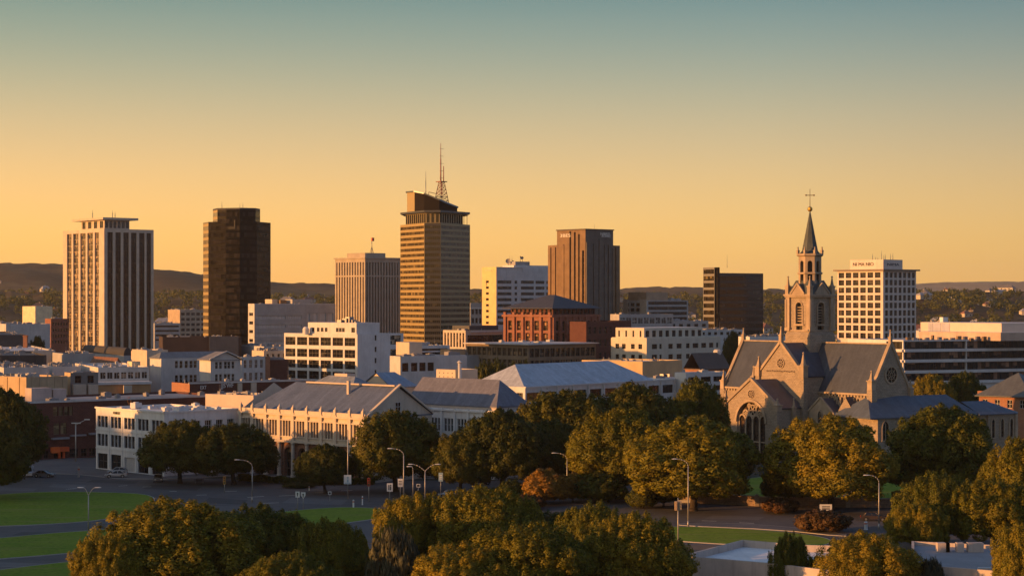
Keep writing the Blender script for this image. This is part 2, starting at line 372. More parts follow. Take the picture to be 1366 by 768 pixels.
def hip_roof(B, x0, y0, x1, y1, z0, z1, mat, ov=.5, axis='y', hipa=1.0, hipb=1.0, name='roof', th=.25, mats=None):
    """pitched roof with the ridge along axis; hipa, hipb: how far each end is hipped (0 = gable, 1 = full hip)"""
    m = MB(); x0 -= ov; y0 -= ov; x1 += ov; y1 += ov
    if axis == 'y':
        c = (x0 + x1) / 2; hw = (x1 - x0) / 2; ra = (c, y0 + hw * hipa, z1); rb = (c, y1 - hw * hipb, z1)
        if ra[1] > rb[1]: ra = rb = (c, (y0 + y1) / 2, z1)
    else:
        c = (y0 + y1) / 2; hw = (y1 - y0) / 2; ra = (x0 + hw * hipa, c, z1); rb = (x1 - hw * hipb, c, z1)
        if ra[0] > rb[0]: ra = rb = ((x0 + x1) / 2, c, z1)
    A, Bq, C, D = (x0, y0, z0), (x1, y0, z0), (x1, y1, z0), (x0, y1, z0)
    # a hipped end is a sloping face; a gabled end stays open under the verge (the wall below carries the gable)
    if axis == 'y': sides, ends = ([D, A, ra, rb], [Bq, C, rb, ra]), ([A, Bq, ra], [C, D, rb])
    else: sides, ends = ([A, Bq, rb, ra], [C, D, ra, rb]), ([D, A, ra], [Bq, C, rb])
    for q in sides: m.face(q); m.face([(x, y, z - .12) for x, y, z in reversed(q)])
    for q, hh in zip(ends, (hipa, hipb)):
        if hh > .01: m.face(q)
    dn = lambda p: (p[0], p[1], p[2] - th)
    for a, b in ((A, Bq), (Bq, C), (C, D), (D, A)): m.face([dn(a), dn(b), b, a], 0)
    return m.build(name, [mat], B.root)
rnd = random.Random(7)
def roof_clutter(B, w, l, h, n, par=.5, mat=None, x=0, y=0, big=1.0):
    mat = mat or flat(rnd.choice(((.30, .30, .31), (.22, .21, .21), (.36, .34, .32))), .6)
    for _ in range(n):
        a, b, c = rnd.uniform(.8, 2.6) * big, rnd.uniform(.7, 2.0) * big, rnd.uniform(.5, 1.25) * big
        if w < a + 2 or l < b + 2: continue
        px, py = x + rnd.uniform(.8, w - a - .8), y + rnd.uniform(.8, l - b - .8); m = MB(); z = h - par + .01
        m.box(px, py, z + .12, px + a, py + b, z + c); m.box(px + .1, py + .1, z, px + .3, py + b - .1, z + .13); m.box(px + a - .3, py + .1, z, px + a - .1, py + b - .1, z + .13)
        m.tube((px + a / 2, py + b / 2, z + c), (px + a / 2, py + b / 2, z + c + .18), min(a, b) * .35, None, 10)
        m.build('roof_unit', [mat], B.root)
def roof_detail(B, w, l, h, par=.5):
    # ducts, vent pipes and a thin aerial, set out differently on every roof
    z = h - par; mt = flat(rnd.choice(((.26, .26, .27), (.34, .31, .27), (.18, .17, .17))), .55)
    if w < 8 or l < 8: return
    for _ in range(2):
        x, y = rnd.uniform(1.5, w * .6), rnd.uniform(1.5, l * .6); m = MB(); n = rnd.uniform(3, min(9, max(w, l) * .35)); d = (n, .5) if rnd.random() < .5 else (.5, n); m.box(x, y, z + .25, x + min(d[0], w - x - 1), y + min(d[1], l - y - 1), z + .75)
        m.box(x + .1, y + .1, z, x + .35, y + .35, z + .26); m.build('duct', [mt], B.root)
    for _ in range(3): x, y = rnd.uniform(1, w - 1), rnd.uniform(1, l - 1); m = MB(); m.tube((x, y, z), (x, y, z + 1.0), .16, None, 7); m.tube((x, y, z + 1.0), (x, y, z + 1.2), .3, .22, 7); m.build('vent_pipe', [mt], B.root)
    if rnd.random() < .5: antenna(B, rnd.uniform(1, w - 1), rnd.uniform(1, l - 1), z, rnd.uniform(2.5, 5), .06, 2)
def mkw(fm, gm, nx=1, nz=1, fr=.07, name='window'): return dict(fm=fm, gm=gm, nx=nx, nz=nz, fr=fr, name=name)
FR_W = flat((.55, .54, .52), .5); FR_D = flat((.035, .035, .038), .45); FR_B = flat((.12, .09, .07), .5)
GL = glass(); GLD = glass((.006, .006, .007), (.1, .09, .07), .12); GLB = glass((.014, .013, .012), (.5, .36, .2), .4, 1.0, 3.4)
ROOF_G = plaster((.30, .30, .31), .9, .25, .2); ROOF_W = plaster((.62, .62, .62), .85, .2, .2); ROOF_D = plaster((.10, .10, .105), .9, .3, .2)
def text_mesh(txt, size, depth, mat, name='lettering'):
    cu = bpy.data.curves.new('t', 'FONT'); cu.body = txt; cu.size = size; cu.extrude = depth; cu.align_x = 'CENTER'; cu.align_y = 'CENTER'
    o = bpy.data.objects.new('t', cu); COL.objects.link(o); dg = bpy.context.evaluated_depsgraph_get(); me = bpy.data.meshes.new_from_object(o.evaluated_get(dg)); bpy.data.objects.remove(o); me.materials.clear(); me.materials.append(mat); return me
def sign(B, txt, size, mat, p0, p1, u, z, out=.12, wide=None):
    """raised letters on the wall that runs from p0 to p1"""
    d = Vector((p1[0] - p0[0], p1[1] - p0[1])).normalized(); n = Vector((d.y, -d.x)); me = text_mesh(txt, size, .06, mat)
    o = obj('lettering', me, B.root); o.location = (p0[0] + d.x * u + n.x * out, p0[1] + d.y * u + n.y * out, z); o.rotation_euler = (R(90), 0, math.atan2(d.y, d.x))
    if wide: k = wide / max(.1, o.dimensions.x); o.scale = (k, 1, 1)
    return o
# ---------------------------------------------------------------- ground, roads, lawns, hills
def struct(name, me): return tag(obj(name, me), kind='structure')
def ground_mat():
    t = NT('ground'); v = t.obj(); a = t.noise(v, .012, 6, .7); b = t.noise(v, .15, 5, .7)
    c = t.ramp(a, [(.3, (.020, .026, .012)), (.5, (.050, .048, .028)), (.62, (.085, .075, .045)), (.75, (.035, .040, .020))])
    t.base(t.mix(t.rng(b, .35, .7, 0, .6), c, (.10, .095, .085, 1))); t.p(rough=1, spec=.1); return t.mat
def asphalt_mat(k=1.0):
    t = NT('asphalt'); v = t.obj(); a = t.noise(v, .06, 6, .75); b = t.noise(v, 3, 4, .7); w = t.noise(t.obj(.05, .8, 1), 1, 4, .7)
    c = t.mix(t.rng(a, .35, .65, 0, 1), c4(mulc((.042, .041, .042), k)), c4(mulc((.075, .071, .070), k))); c = t.mix(t.rng(b, .3, .7, 0, .35), c, c4(mulc((.03, .03, .03), k)))
    c = t.mix(t.rng(w, .5, .72, 0, .55), c, c4(mulc((.10, .095, .09), k))); t.base(c); t.p(rough=.8, spec=.3); t.bump(b, .2, .02); return t.mat
def lawn_mat():
    t = NT('lawn'); v = t.obj(); a = t.noise(v, .09, 5, .7); b = t.noise(v, 1.4, 5, .7); st = t.noise(t.obj(.06, .5, 1), 1, 3)
    c = t.mix(t.rng(a, .35, .65, 0, 1), (.140, .235, .014, 1), (.215, .285, .026, 1)); c = t.mix(t.rng(b, .35, .7, 0, .75), c, (.06, .10, .010, 1)); c = t.mix(t.rng(st, .5, .7, 0, .6), c, (.22, .20, .06, 1))
    t.base(c); t.p(rough=.95, spec=.1); t.bump(b, .5, .08); return t.mat
M_ASPH = asphalt_mat(1.55); M_PATH = asphalt_mat(2.0); M_LAWN = lawn_mat(); M_KERB = plaster((.36, .34, .32), .9, .2, .1)
m = MB(); m.face([(-11300, -800, 0), (11300, -800, 0), (11300, 11200, 0), (-11300, 11200, 0)]); struct('ground', m.mesh('ground', [ground_mat()]))
def gp(pts): return [ground(*p) for p in pts]
def sheet(name, pts, z, mat):
    m = MB(); m.face([(x, y, z) for x, y in pts]); o = struct(name, m.mesh(name, [mat]))
    if o.data.polygons[0].normal.z < 0: o.data.flip_normals()
    return o
def ccw(p):
    a = sum(p[i - 1][0] * p[i][1] - p[i][0] * p[i - 1][1] for i in range(len(p))); return p if a > 0 else p[::-1]
def smooth_poly(p, n=2):
    for _ in range(n):
        q = []
        for i in range(len(p)):
            a, b = Vector(p[i]), Vector(p[(i + 1) % len(p)]); q += [tuple(a.lerp(b, .25)), tuple(a.lerp(b, .75))]
        p = q
    return p
def raised(name, pts, h, mat, kerb=.22, smooth=2):
    p = ccw(smooth_poly(pts, smooth) if smooth else pts); c = Vector((sum(v[0] for v in p) / len(p), sum(v[1] for v in p) / len(p))); m = MB(); n = len(p); inn = []
    for i in range(n):
        a, b, d = Vector(p[i - 1]), Vector(p[i]), Vector(p[(i + 1) % n]); t = (d - a).normalized(); inn.append(b + Vector((-t.y, t.x)) * kerb)
    for i in range(n):
        a, b, q, r = p[i], p[(i + 1) % n], inn[(i + 1) % n], inn[i]
        m.face([(a[0], a[1], 0), (b[0], b[1], 0), (b[0], b[1], h), (a[0], a[1], h)], 1); m.face([(a[0], a[1], h), (b[0], b[1], h), (q.x, q.y, h), (r.x, r.y, h)], 1)
    m.face([(v.x, v.y, h) for v in inn], 0); return struct(name, m.mesh(name, [mat, M_KERB]))
# the wide junction and the roads that leave it
sheet('road', [(-190, 215), (150, 215), (165, 330), (120, 345), (40, 356), (20, 400), (-5, 392), (-30, 392), (-62, 396), (-90, 420), (-135, 455), (-230, 455)], .004, M_ASPH)
raised('lawn', gp([(-60, 664), (20, 658), (60, 656), (130, 656), (215, 660), (192, 682), (140, 694), (60, 700), (-60, 704)]), .12, M_LAWN)
raised('lawn', gp([(-60, 722), (0, 718), (60, 712), (118, 708), (190, 702), (180, 722), (115, 736), (50, 742), (-60, 750)]), .12, M_LAWN)
raised('lawn', gp([(-60, 768), (0, 760), (100, 748), (210, 738), (300, 745), (300, 810), (-60, 840)]), .12, M_LAWN)
raised('lawn', gp([(330, 688), (400, 680), (460, 676), (520, 679), (528, 688), (490, 694), (400, 706), (340, 716), (318, 705)]), .12, M_LAWN)
raised('lawn', gp([(860, 704), (915, 702), (1000, 706), (1075, 712), (1120, 722), (1080, 732), (930, 724), (860, 718)]), .12, M_LAWN)
raised('pavement', gp([(905, 698), (960, 697), (1050, 702), (1130, 712), (1128, 716), (1040, 706.5), (905, 701)]), .10, M_PATH, smooth=1)
raised('pavement', [(-160, 430), (-92, 405), (-82, 396), (-71, 394), (-60, 402), (-52, 401), (-30, 398), (-5, 395), (14, 400), (16, 412), (-40, 440), (-150, 452)], .12, M_PATH, smooth=0)
sheet('path', gp([(900, 727), (935, 726), (1080, 735), (1085, 742), (900, 738)]), .008, plaster((.16, .12, .09), .95))
raised('lawn', [(32, 372), (28, 350), (44, 345.5), (60, 343.5), (80, 341), (104, 336), (128, 330), (150, 326), (160, 400), (110, 412), (60, 405)], .5, M_LAWN, .15, 0)
M_LINE = plaster((.62, .60, .55), .8, .3, .3)
def dash(px0, py0, px1, py1, w=.18):
    a, b = Vector(ground(px0, py0)), Vector(ground(px1, py1)); d = (b - a).normalized(); n = Vector((-d.y, d.x)) * w
    sheet('road_marking', [tuple(a + n), tuple(b + n), tuple(b - n), tuple(a - n)], .010, M_LINE)
for q in ((88, 652, 102, 651), (158, 648, 170, 647), (190, 649, 202, 648.6), (226, 655, 236, 654.8), (330, 663, 352, 661.5), (262, 660, 276, 659.5), (372, 661, 396, 660), (300, 655, 316, 654.5), (420, 657, 440, 656), (350, 671, 372, 670), (936, 694, 956, 694.6), (986, 696.5, 1006, 697.5), (455, 654, 470, 653.6)):
    dash(*q)

for px, py, w, h, k in ((90, 648, 26, 3, 0), (230, 650, 40, 4, 1), (420, 668, 44, 5, 0), (300, 668, 30, 5, 1), (150, 642, 36, 3, 1), (980, 690, 40, 3, 0), (940, 698, 30, 2.5, 1), (560, 662, 40, 5, 1), (20, 652, 30, 3, 0), (60, 712, 44, 3, 1), (30, 753, 60, 4, 0)):
    sheet('asphalt_patch', [ground(px - w, py + h * .4), ground(px + w * .8, py + h), ground(px + w, py - h * .3), ground(px - w * .7, py - h)], .0075, asphalt_mat(1.0 if k else 2.1))
def fnoise(seed, n=7):
    r = random.Random(seed); ph = [(r.uniform(0, 6.28), r.uniform(.8, 1.25)) for _ in range(n)]
    return lambda x: sum(math.sin(x * 2 ** i * k + p) / 1.7 ** i for i, (p, k) in enumerate(ph))
def hill_mat(c1, c2, c3, sc):
    t = NT('hillside'); v = t.obj(); a = t.noise(v, sc, 6, .7); b = t.noise(v, sc * 9, 4, .7)
    c = t.ramp(a, [(.36, c1), (.5, c2), (.58, c3), (.64, c1)]); t.base(t.mix(t.rng(b, .35, .65, 0, .65), c, c4(mulc(c1, .6)))); t.p(rough=1, spec=.05); return t.mat
def hills(name, Y0, prof, depth, bump, seed, mat, nx=900, ny=26):
    prof = [(prof[0][0] - 2600, HZ + 3), (prof[0][0] - 1500, HZ - 4), (prof[0][0] - 600, prof[0][1] + 6)] + prof + [(prof[-1][0] + 500, prof[-1][1] + 2), (prof[-1][0] + 1300, HZ - 3), (prof[-1][0] + 2400, HZ + 3)]
    prof = [(px, zat(py, Y0)) for px, py in prof]; xs = np.linspace(prof[0][0], prof[-1][0], nx); z = np.interp(xs, [p[0] for p in prof], [p[1] for p in prof])
    k = np.hanning(25); k /= k.sum(); zp = np.pad(z, 12, mode='edge'); z = np.convolve(zp, k, 'valid')
    r = np.random.default_rng(seed); V = np.zeros((ny, nx, 3)); fn = fnoise(seed)
    for j in range(ny):
        v = j / (ny - 1); s = min(1, v / .72); prof_v = s * s * (3 - 2 * s) if v <= .72 else 1 - .35 * ((v - .72) / .28) ** 2
        Y = Y0 - depth * (.72 - v); V[j, :, 0] = (xs - 683) / F * Y; V[j, :, 1] = Y
        w = np.array([fn(x * .012 + j * .21) for x in xs]); rough = r.random(nx); rough = np.maximum(rough, np.roll(rough, 1)) ** 2 * (1 if .66 < v < .8 else .15)
        V[j, :, 2] = np.maximum(-2, z * prof_v + (w * 5 * (1 if v < .68 else .25) * min(1, v * 2.5) + rough * bump * min(1, v * 4)) - (3 if j == 0 else 0))
    idx = np.arange(nx * ny).reshape(ny, nx); Fq = np.stack([idx[:-1, :-1], idx[:-1, 1:], idx[1:, 1:], idx[1:, :-1]], -1).reshape(-1, 4)
    HILLS.append(V); me = fast_mesh(name, V.reshape(-1, 3), Fq, [mat]); me.polygons.foreach_set('use_smooth', np.ones(len(me.polygons), dtype=bool)); return struct(name, me)
HILLS = []
def hill_z(x, y):
    """height of the hillside at a spot"""
    z = 0.0
    for V in HILLS:
        j = int(np.searchsorted(V[:, 0, 1], y))
        if 0 < j < V.shape[0] and V[j, 0, 0] <= x <= V[j, -1, 0]:
            t = (y - V[j - 1, 0, 1]) / (V[j, 0, 1] - V[j - 1, 0, 1]); z = max(z, (1 - t) * np.interp(x, V[j - 1, :, 0], V[j - 1, :, 2]) + t * np.interp(x, V[j, :, 0], V[j, :, 2]))
    return z
HM1 = hill_mat((.060, .048, .030), (.085, .068, .042), (.14, .115, .068), .0030); HM2 = hill_mat((.070, .060, .043), (.095, .082, .056), (.125, .108, .07), .004)
HM_HAZED = hill_mat((.15, .13, .095), (.19, .165, .12), (.23, .195, .14), .0012)  # paler mix for the farthest ridge: distance haze put into its colour
hills('hills', 3900, [(-260, 362), (-90, 356), (0, 352), (24, 350), (48, 353), (84, 355), (130, 358), (200, 361), (240, 363), (275, 369), (300, 374), (345, 378), (385, 379), (440, 381), (520, 385), (640, 389), (720, 391)], 1500, 5, 3, HM1)
hills('hills', 4600, [(560, 392), (640, 388), (760, 386), (830, 388), (850, 387), (890, 385), (920, 386), (980, 388), (1040, 388), (1100, 390), (1160, 391), (1300, 393), (1500, 395)], 1500, 6, 8, HM2)
hills('hills', 10400, [(1000, 392), (1100, 388), (1180, 381), (1225, 379), (1262, 377), (1290, 376.4), (1330, 377), (1366, 376.5), (1450, 375), (1600, 378)], 1600, 5, 5, HM_HAZED)
hills('hills', 2900, [(1120, 401), (1190, 398), (1240, 394), (1270, 392), (1300, 391), (1330, 393), (1366, 394), (1430, 392), (1560, 396)], 900, 7, 11, HM1)
hills('hills', 2700, [(-260, 394), (-60, 392), (0, 392), (40, 393), (80, 396), (120, 402), (180, 404), (205, 402), (230, 400), (262, 399), (330, 403), (440, 405)], 800, 7, 21, HM1)
# added unseen ridge toward the sun, its crest shaped to shade the low ground
def shade_ridge():
    n = Vector((-sd.x, -sd.y)).normalized() ; q = Vector((-n.y, n.x)); qs = np.linspace(-160, 760, 150)
    thr = np.interp(qs, [-160, 40, 150, 236, 275, 313, 345, 372, 425, 454, 480, 500, 545, 600, 760], [-20, -8, -3, 1, 3, 7, 9, 9.7, 10.6, 13, 12, 9, 4, -5, -15])
    H = thr + 480 * math.tan(R(SUN_EL)); r = np.random.default_rng(5); ny = 30; V = np.zeros((ny, 150, 3))
    for j in range(ny):
        v = j / (ny - 1); A = -420 + (v - .5) * 300; s = max(0, 1 - abs(v - .5) * 2); s = s * s * (3 - 2 * s)
        for i, qq in enumerate(qs):
            p = n * A + q * qq; edge = min(1, (qq + 160) / 120, (760 - qq) / 120); V[j, i] = (p.x, p.y, max(-1, H[i] * s * max(0, edge) + (r.random() - .5) * 3 * s - .5))
    idx = np.arange(ny * 150).reshape(ny, 150); Fq = np.stack([idx[:-1, :-1], idx[:-1, 1:], idx[1:, 1:], idx[1:, :-1]], -1).reshape(-1, 4)
    me = fast_mesh('hills', V.reshape(-1, 3), Fq, [HM1]); struct('hills', me)  # added out of view as a shade caster, apart from the visible hills
shade_ridge()
def haze():
    mt = bpy.data.materials.new('haze'); mt.use_nodes = True; t = mt.node_tree; t.nodes.clear(); o = t.nodes.new('ShaderNodeOutputMaterial'); v = t.nodes.new('ShaderNodeVolumePrincipled')
    v.inputs['Color'].default_value = (.93, .90, .86, 1); v.inputs['Density'].default_value = HAZE; v.inputs['Anisotropy'].default_value = .2; t.links.new(v.outputs[0], o.inputs['Volume'])
    m = MB(); m.box(-11500, -850, -3.5, 11500, 11400, 240); tag(m.build('haze', [mt]), kind='stuff')
HAZE = 3.0e-5
haze()
# ---------------------------------------------------------------- the towers
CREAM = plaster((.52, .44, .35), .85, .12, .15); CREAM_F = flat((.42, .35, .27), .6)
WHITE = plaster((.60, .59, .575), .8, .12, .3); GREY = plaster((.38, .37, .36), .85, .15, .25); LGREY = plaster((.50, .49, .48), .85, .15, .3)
BROWNC = plaster((.21, .14, .08), .85, .18, .25); BROWNC_SHADE = plaster((.13, .12, .105), .85, .2, .3); DARKC = plaster((.06, .058, .06), .7, .2, .2); STEEL = flat((.30, .30, .31), .35, .8)
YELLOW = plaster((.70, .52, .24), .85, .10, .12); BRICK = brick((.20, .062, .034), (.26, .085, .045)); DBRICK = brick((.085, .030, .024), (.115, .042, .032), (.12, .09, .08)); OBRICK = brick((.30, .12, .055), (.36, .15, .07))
MAST = flat((.26, .10, .07), .6); METAL = flat((.20, .20, .21), .4, .6)
def antenna(B, x, y, z, h, r=.12, arms=0):
    m = MB(); m.tube((x, y, z), (x, y, z + h * .6), r, r * .8, 6); m.tube((x, y, z + h * .6), (x, y, z + h), r * .6, r * .35, 6)
    for i in range(arms): k = z + h * (.35 + .5 * i / max(1, arms)); m.tube((x - h * .09, y, k), (x + h * .09, y, k), r * .5, None, 5)
    m.build('antenna', [METAL], B.root)

# cream tower with tall window strips
B = Bld('office_tower', 'cream concrete office tower with tall dark window strips and a flat slab cap', 'tower', 139, 1150, 39)
wl, wr, h = B.along(84, 0), B.along(205), B.z(305); P = rect(wr, wl); zt, zb = B.z(309.5), 4.0
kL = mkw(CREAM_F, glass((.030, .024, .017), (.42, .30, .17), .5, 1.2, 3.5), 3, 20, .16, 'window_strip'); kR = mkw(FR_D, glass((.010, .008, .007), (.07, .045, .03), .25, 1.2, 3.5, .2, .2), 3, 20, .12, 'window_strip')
def strips(L, cs, k): return [(L * a, L * b, zb, zt, k) for a, b in cs]
lf = strips(wl, [(.10, .215), (.255, .385), (.43, .56), (.60, .735), (.775, .875)], kL); rf = strips(wr, [(.065, .175), (.225, .335), (.385, .495), (.54, .65), (.705, .815), (.855, .95)], kR)
shell(B, P, 0, h, {0: rf, 3: lf}, CREAM, ROOF_G, .9, .8)
px0, px1 = wl * .45, wl * .45
def sub(B, x0, y0, x1, y1, z0, z1, mat, name='penthouse', top=None): m = MB(); m.box(x0, y0, z0, x1, y1, z1, 0, 1); return m.build(name, [mat, top or ROOF_G], B.root)
q = rect(wr * .50, wl * .56, 0.01 + wr * .04, wl * .04); z2 = B.z(293); o2 = grid(wr * .5, 6, .7, [(h + .6, z2 - .6)], mkw(FR_D, GLD, 1, 2, .1)); o3 = grid(wl * .56, 4, .55, [(h + .6, z2 - .6)], mkw(FR_D, GLD, 1, 2, .1))
m = MB(); [facade(m, q[i], q[(i + 1) % 4], h - .8, z2, o2 if i == 0 else o3 if i == 3 else [], .4) for i in range(4)]; m.build('penthouse', [CREAM], B.root); B.windows(o2, q[0], q[1], .4); B.windows(o3, q[3], q[0], .4)
m = MB(); m.box(-wr * .05, -wl * .03, z2, wr * .66, wl * .72, B.z(290), 0); m.build('roof_slab', [CREAM], B.root); zs = B.z(290)
for x, y, hh in ((wr * .02, wl * .30, 5), (wr * .25, wl * .1, 4.6), (wr * .32, wl * .12, 4)): antenna(B, x, y, zs, hh, .2, 2)
B.finish()

# black glass tower with a stepped crown
B = Bld('office_tower', 'black glass tower with chamfered sides and a raised centre crown', 'tower', 278, 1000, 12)
BK = curtain((.0125, .011, .0105), (.006, .006, .006), 1.5, 3.6, .36, (.0045, .0045, .0045), .05, 0, .10, .05, .3); LIT_GOLD = curtain((.05, .04, .016), (.30, .22, .08), 1.5, 3.6, .38, (.36, .26, .09), .1, .15, .14, .9)
pl = [B.loc(278, 1000), B.loc(301, 996), B.loc(320, 994), B.loc(343, 997), B.loc(361, 1012), B.loc(358, 1035), B.loc(274, 1035), B.loc(271, 1013)]
h = B.z(296); m = MB(); nP = len(pl); m.prism(pl, 0, h, 0, 2)
for i in range(len(m.m)): m.m[i] = 1 if i == 7 else m.m[i]  # sun-facing chamfer coloured gold: evening light put into the dark glass
m.build('curtain_wall', [BK, LIT_GOLD, ROOF_D], B.root)
pu = [B.loc(290, 999.5), B.loc(302, 997.2), B.loc(320, 995), B.loc(341, 998.5), B.loc(347, 1008), B.loc(346, 1028), B.loc(286, 1028), B.loc(284, 1010)]; h2 = B.z(280)
m = MB(); m.prism(pu, h - 1, h2, 0, 2); m.m[7] = 1; m.build('crown', [BK, LIT_GOLD, ROOF_D], B.root)
m = MB(); m.prism([(x * 1.0, y + .2) for x, y in pu], h2 + .01, h2 + .9, 0); m.build('parapet', [DARKC], B.root)
for px, hh in ((296, 4), (320, 3), (324, 3.4)): x, y = B.loc(px, 1012); antenna(B, x, y, h2 + .9, hh, .15)
# notched panel boxes on the front
m = MB(); a, b, c = Vector(B.loc(305, 995.6)), Vector(B.loc(314, 994.6)), None; d = (b - a).normalized(); n = Vector((d.y, -d.x)) * .35
m.prism(ccw([tuple(a), tuple(b), tuple(b + n), tuple(a + n)]), B.z(306), B.z(303), 0, None, True); a2 = Vector(B.loc(312.5, 994.8)); m.prism(ccw([tuple(a2), tuple(b), tuple(b + n), tuple(a2 + n)]), B.z(303), B.z(294), 0, None, True); m.build('panel', [flat((.004, .004, .004), .5)], B.root)

RIBBED = plaster((.38, .325, .255), .85, .15, .2)
# ribbed cream tower with an orange beacon mast
B = Bld('office_tower', 'cream ribbed tower with close vertical fins and a beacon mast', 'tower', 487, 1085, 42)
wl, wr, h = B.along(447, 0), B.along(537), B.z(345); P = rect(wr, wl)
kk = mkw(flat((.10, .085, .07), .5), glass((.02, .017, .014), (.12, .09, .06), .3, 1.0, 3.5), 1, 18, .12, 'window_strip'); k2 = mkw(FR_D, GLD, 1, 2, .1)
up = (B.z(367), B.z(349.5)); lo = (3, B.z(369)); L = grid(wl, 11, .46, [lo, up], kk, .5, .5); Rr = grid(wr, 13, .50, [lo, up], kk, .5, .5)
shell(B, P, 0, h, {0: Rr, 3: L}, RIBBED, ROOF_G, 1.0, .7)
m = MB(); m.box(-.6, -.6, h + .02, wr + .6, wl + .6, h + .8); m.build('roof_slab', [RIBBED], B.root)
sub(B, wr * .08, wl * .1, wr * .62, wl * .7, h + .8, B.z(337), RIBBED)
m = MB(); x, y = B.loc(496, 1100); z = B.z(337); m.tube((x, y, z), (x, y, z + 9), .3, .15, 6)
for a in range(3): m.tube((x + 1.2 * math.cos(a * 2.1), y + 1.2 * math.sin(a * 2.1), z), (x, y, z + 4), .15, .12, 5)
m.build('mast', [METAL], B.root); m = MB(); m.box(x - .2, y - .6, z + 7, x + 1.3, y + .3, z + 9); m.build('beacon', [flat((.45, .07, .03), .6)], B.root); B.finish()

# tallest tower, gold bands, slanted crown
B = Bld('office_tower', 'tallest tower with gold bands, glass corner, slanted crown and red lattice mast', 'tower', 577, 925, 42)
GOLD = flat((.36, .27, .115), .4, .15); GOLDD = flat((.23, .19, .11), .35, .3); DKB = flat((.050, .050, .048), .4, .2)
pl = [B.loc(566, 921), B.loc(588, 920), B.loc(627, 943), B.loc(620, 970), B.loc(541, 973), B.loc(534, 946)]
h = B.z(298); rows = []; z = h - 1.2
while z - 2.1 > 4: rows.append((z - 1.45, z)); z -= 2.68
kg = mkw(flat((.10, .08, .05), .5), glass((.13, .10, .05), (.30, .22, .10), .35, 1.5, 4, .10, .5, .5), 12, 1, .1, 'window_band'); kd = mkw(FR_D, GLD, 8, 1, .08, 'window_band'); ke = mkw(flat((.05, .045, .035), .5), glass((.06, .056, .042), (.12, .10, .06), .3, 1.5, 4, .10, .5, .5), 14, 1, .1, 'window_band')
def edge(i): a, b = Vector(pl[i]), Vector(pl[(i + 1) % len(pl)]); return (b - a).length
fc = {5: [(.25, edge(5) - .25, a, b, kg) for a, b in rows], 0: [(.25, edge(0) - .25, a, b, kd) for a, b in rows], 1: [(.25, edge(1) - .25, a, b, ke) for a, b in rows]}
shell(B, pl, 0, h, fc, GOLD, ROOF_D, .35, .6, 'wall', {0: 2, 1: 1, 2: 1}, [GOLD, GOLDD, DKB])  # right-hand walls a dimmer copy of the gold, their shade put into the colour
c = Vector((sum(p[0] for p in pl) / 6, sum(p[1] for p in pl) / 6)); ins = [tuple(c + (Vector(p) - c) * k) for p, k in zip(pl, (.84, .84, .80, .8, .8, .84))]
z2 = B.z(283.5); m = MB(); n6 = 6
for i in range(6):
    L = (Vector(ins[(i + 1) % 6]) - Vector(ins[i])).length; facade(m, ins[i], ins[(i + 1) % 6], h - .6, z2, grid(L, max(2, int(L / 2.2)), .6, [(h + .4, z2 - .5)], None), .6, 0, 1)
m.build('setback', [GOLDD, GLD], B.root)
big = [tuple(c + (Vector(p) - c) * 1.0) for p in pl]; m = MB(); m.prism(big, z2, z2 + .9, 0, None, True); m.build('roof_slab', [flat((.09, .095, .10), .4, .5)], B.root)
# crown: gold block at one side, dark wedge sloping down to the other
a0, a1, a2, a3 = B.loc(543, 943), B.loc(553, 931), B.loc(586, 925), B.loc(610, 937); b0, b1 = B.loc(604, 960), B.loc(548, 963); zc = z2 + .9; zh, zl = B.z(254.5), B.z(276)
def zs(px): return zh + (zl - zh) * max(0, min(1, (px - 548) / 58)) ** 1.15
m = MB(); ring = [(a0, 543), (a1, 552), (B.loc(566, 927), 562), (B.loc(576, 926), 574), (a2, 586), (B.loc(598, 931), 598), (a3, 608), (b0, 604), (B.loc(576, 962), 576), (b1, 548)]
for i in range(len(ring)):
    (p, u), (q, v) = ring[i], ring[(i + 1) % len(ring)]; m.face([(p[0], p[1], zc), (q[0], q[1], zc), (q[0], q[1], zs(v)), (p[0], p[1], zs(u))], 1 if i == 0 else 0)
def topf(k, mi, up=0): return [(p[0] + (p[0] - c.x) * (k - 1), p[1] + (p[1] - c.y) * (k - 1), zs(u) + up) for p, u in ring]
T = topf(1, 0); [m.face([T[i], T[i + 1], T[8 - i], T[9 - i]], 0) for i in range(0, 4)]
m.build('crown', [flat((.014, .011, .009), .7, 0.0, .05), GOLD], B.root)
m = MB(); T1, T0 = topf(1.05, 0, .7), topf(1.05, 0, .05)
for i in range(10): m.face([T0[i], T0[(i + 1) % 10], T1[(i + 1) % 10], T1[i]])
for i in range(4): m.face([T1[i], T1[i + 1], T1[8 - i], T1[9 - i]]); m.face([T0[9 - i], T0[8 - i], T0[i + 1], T0[i]])
m.build('crown_roof', [flat((.13, .15, .17), .35, .7)], B.root)
x, y = B.loc(589, 943); zb2 = zs(589) + .6; m = MB(); zt = B.z(240); zm = B.z(187)
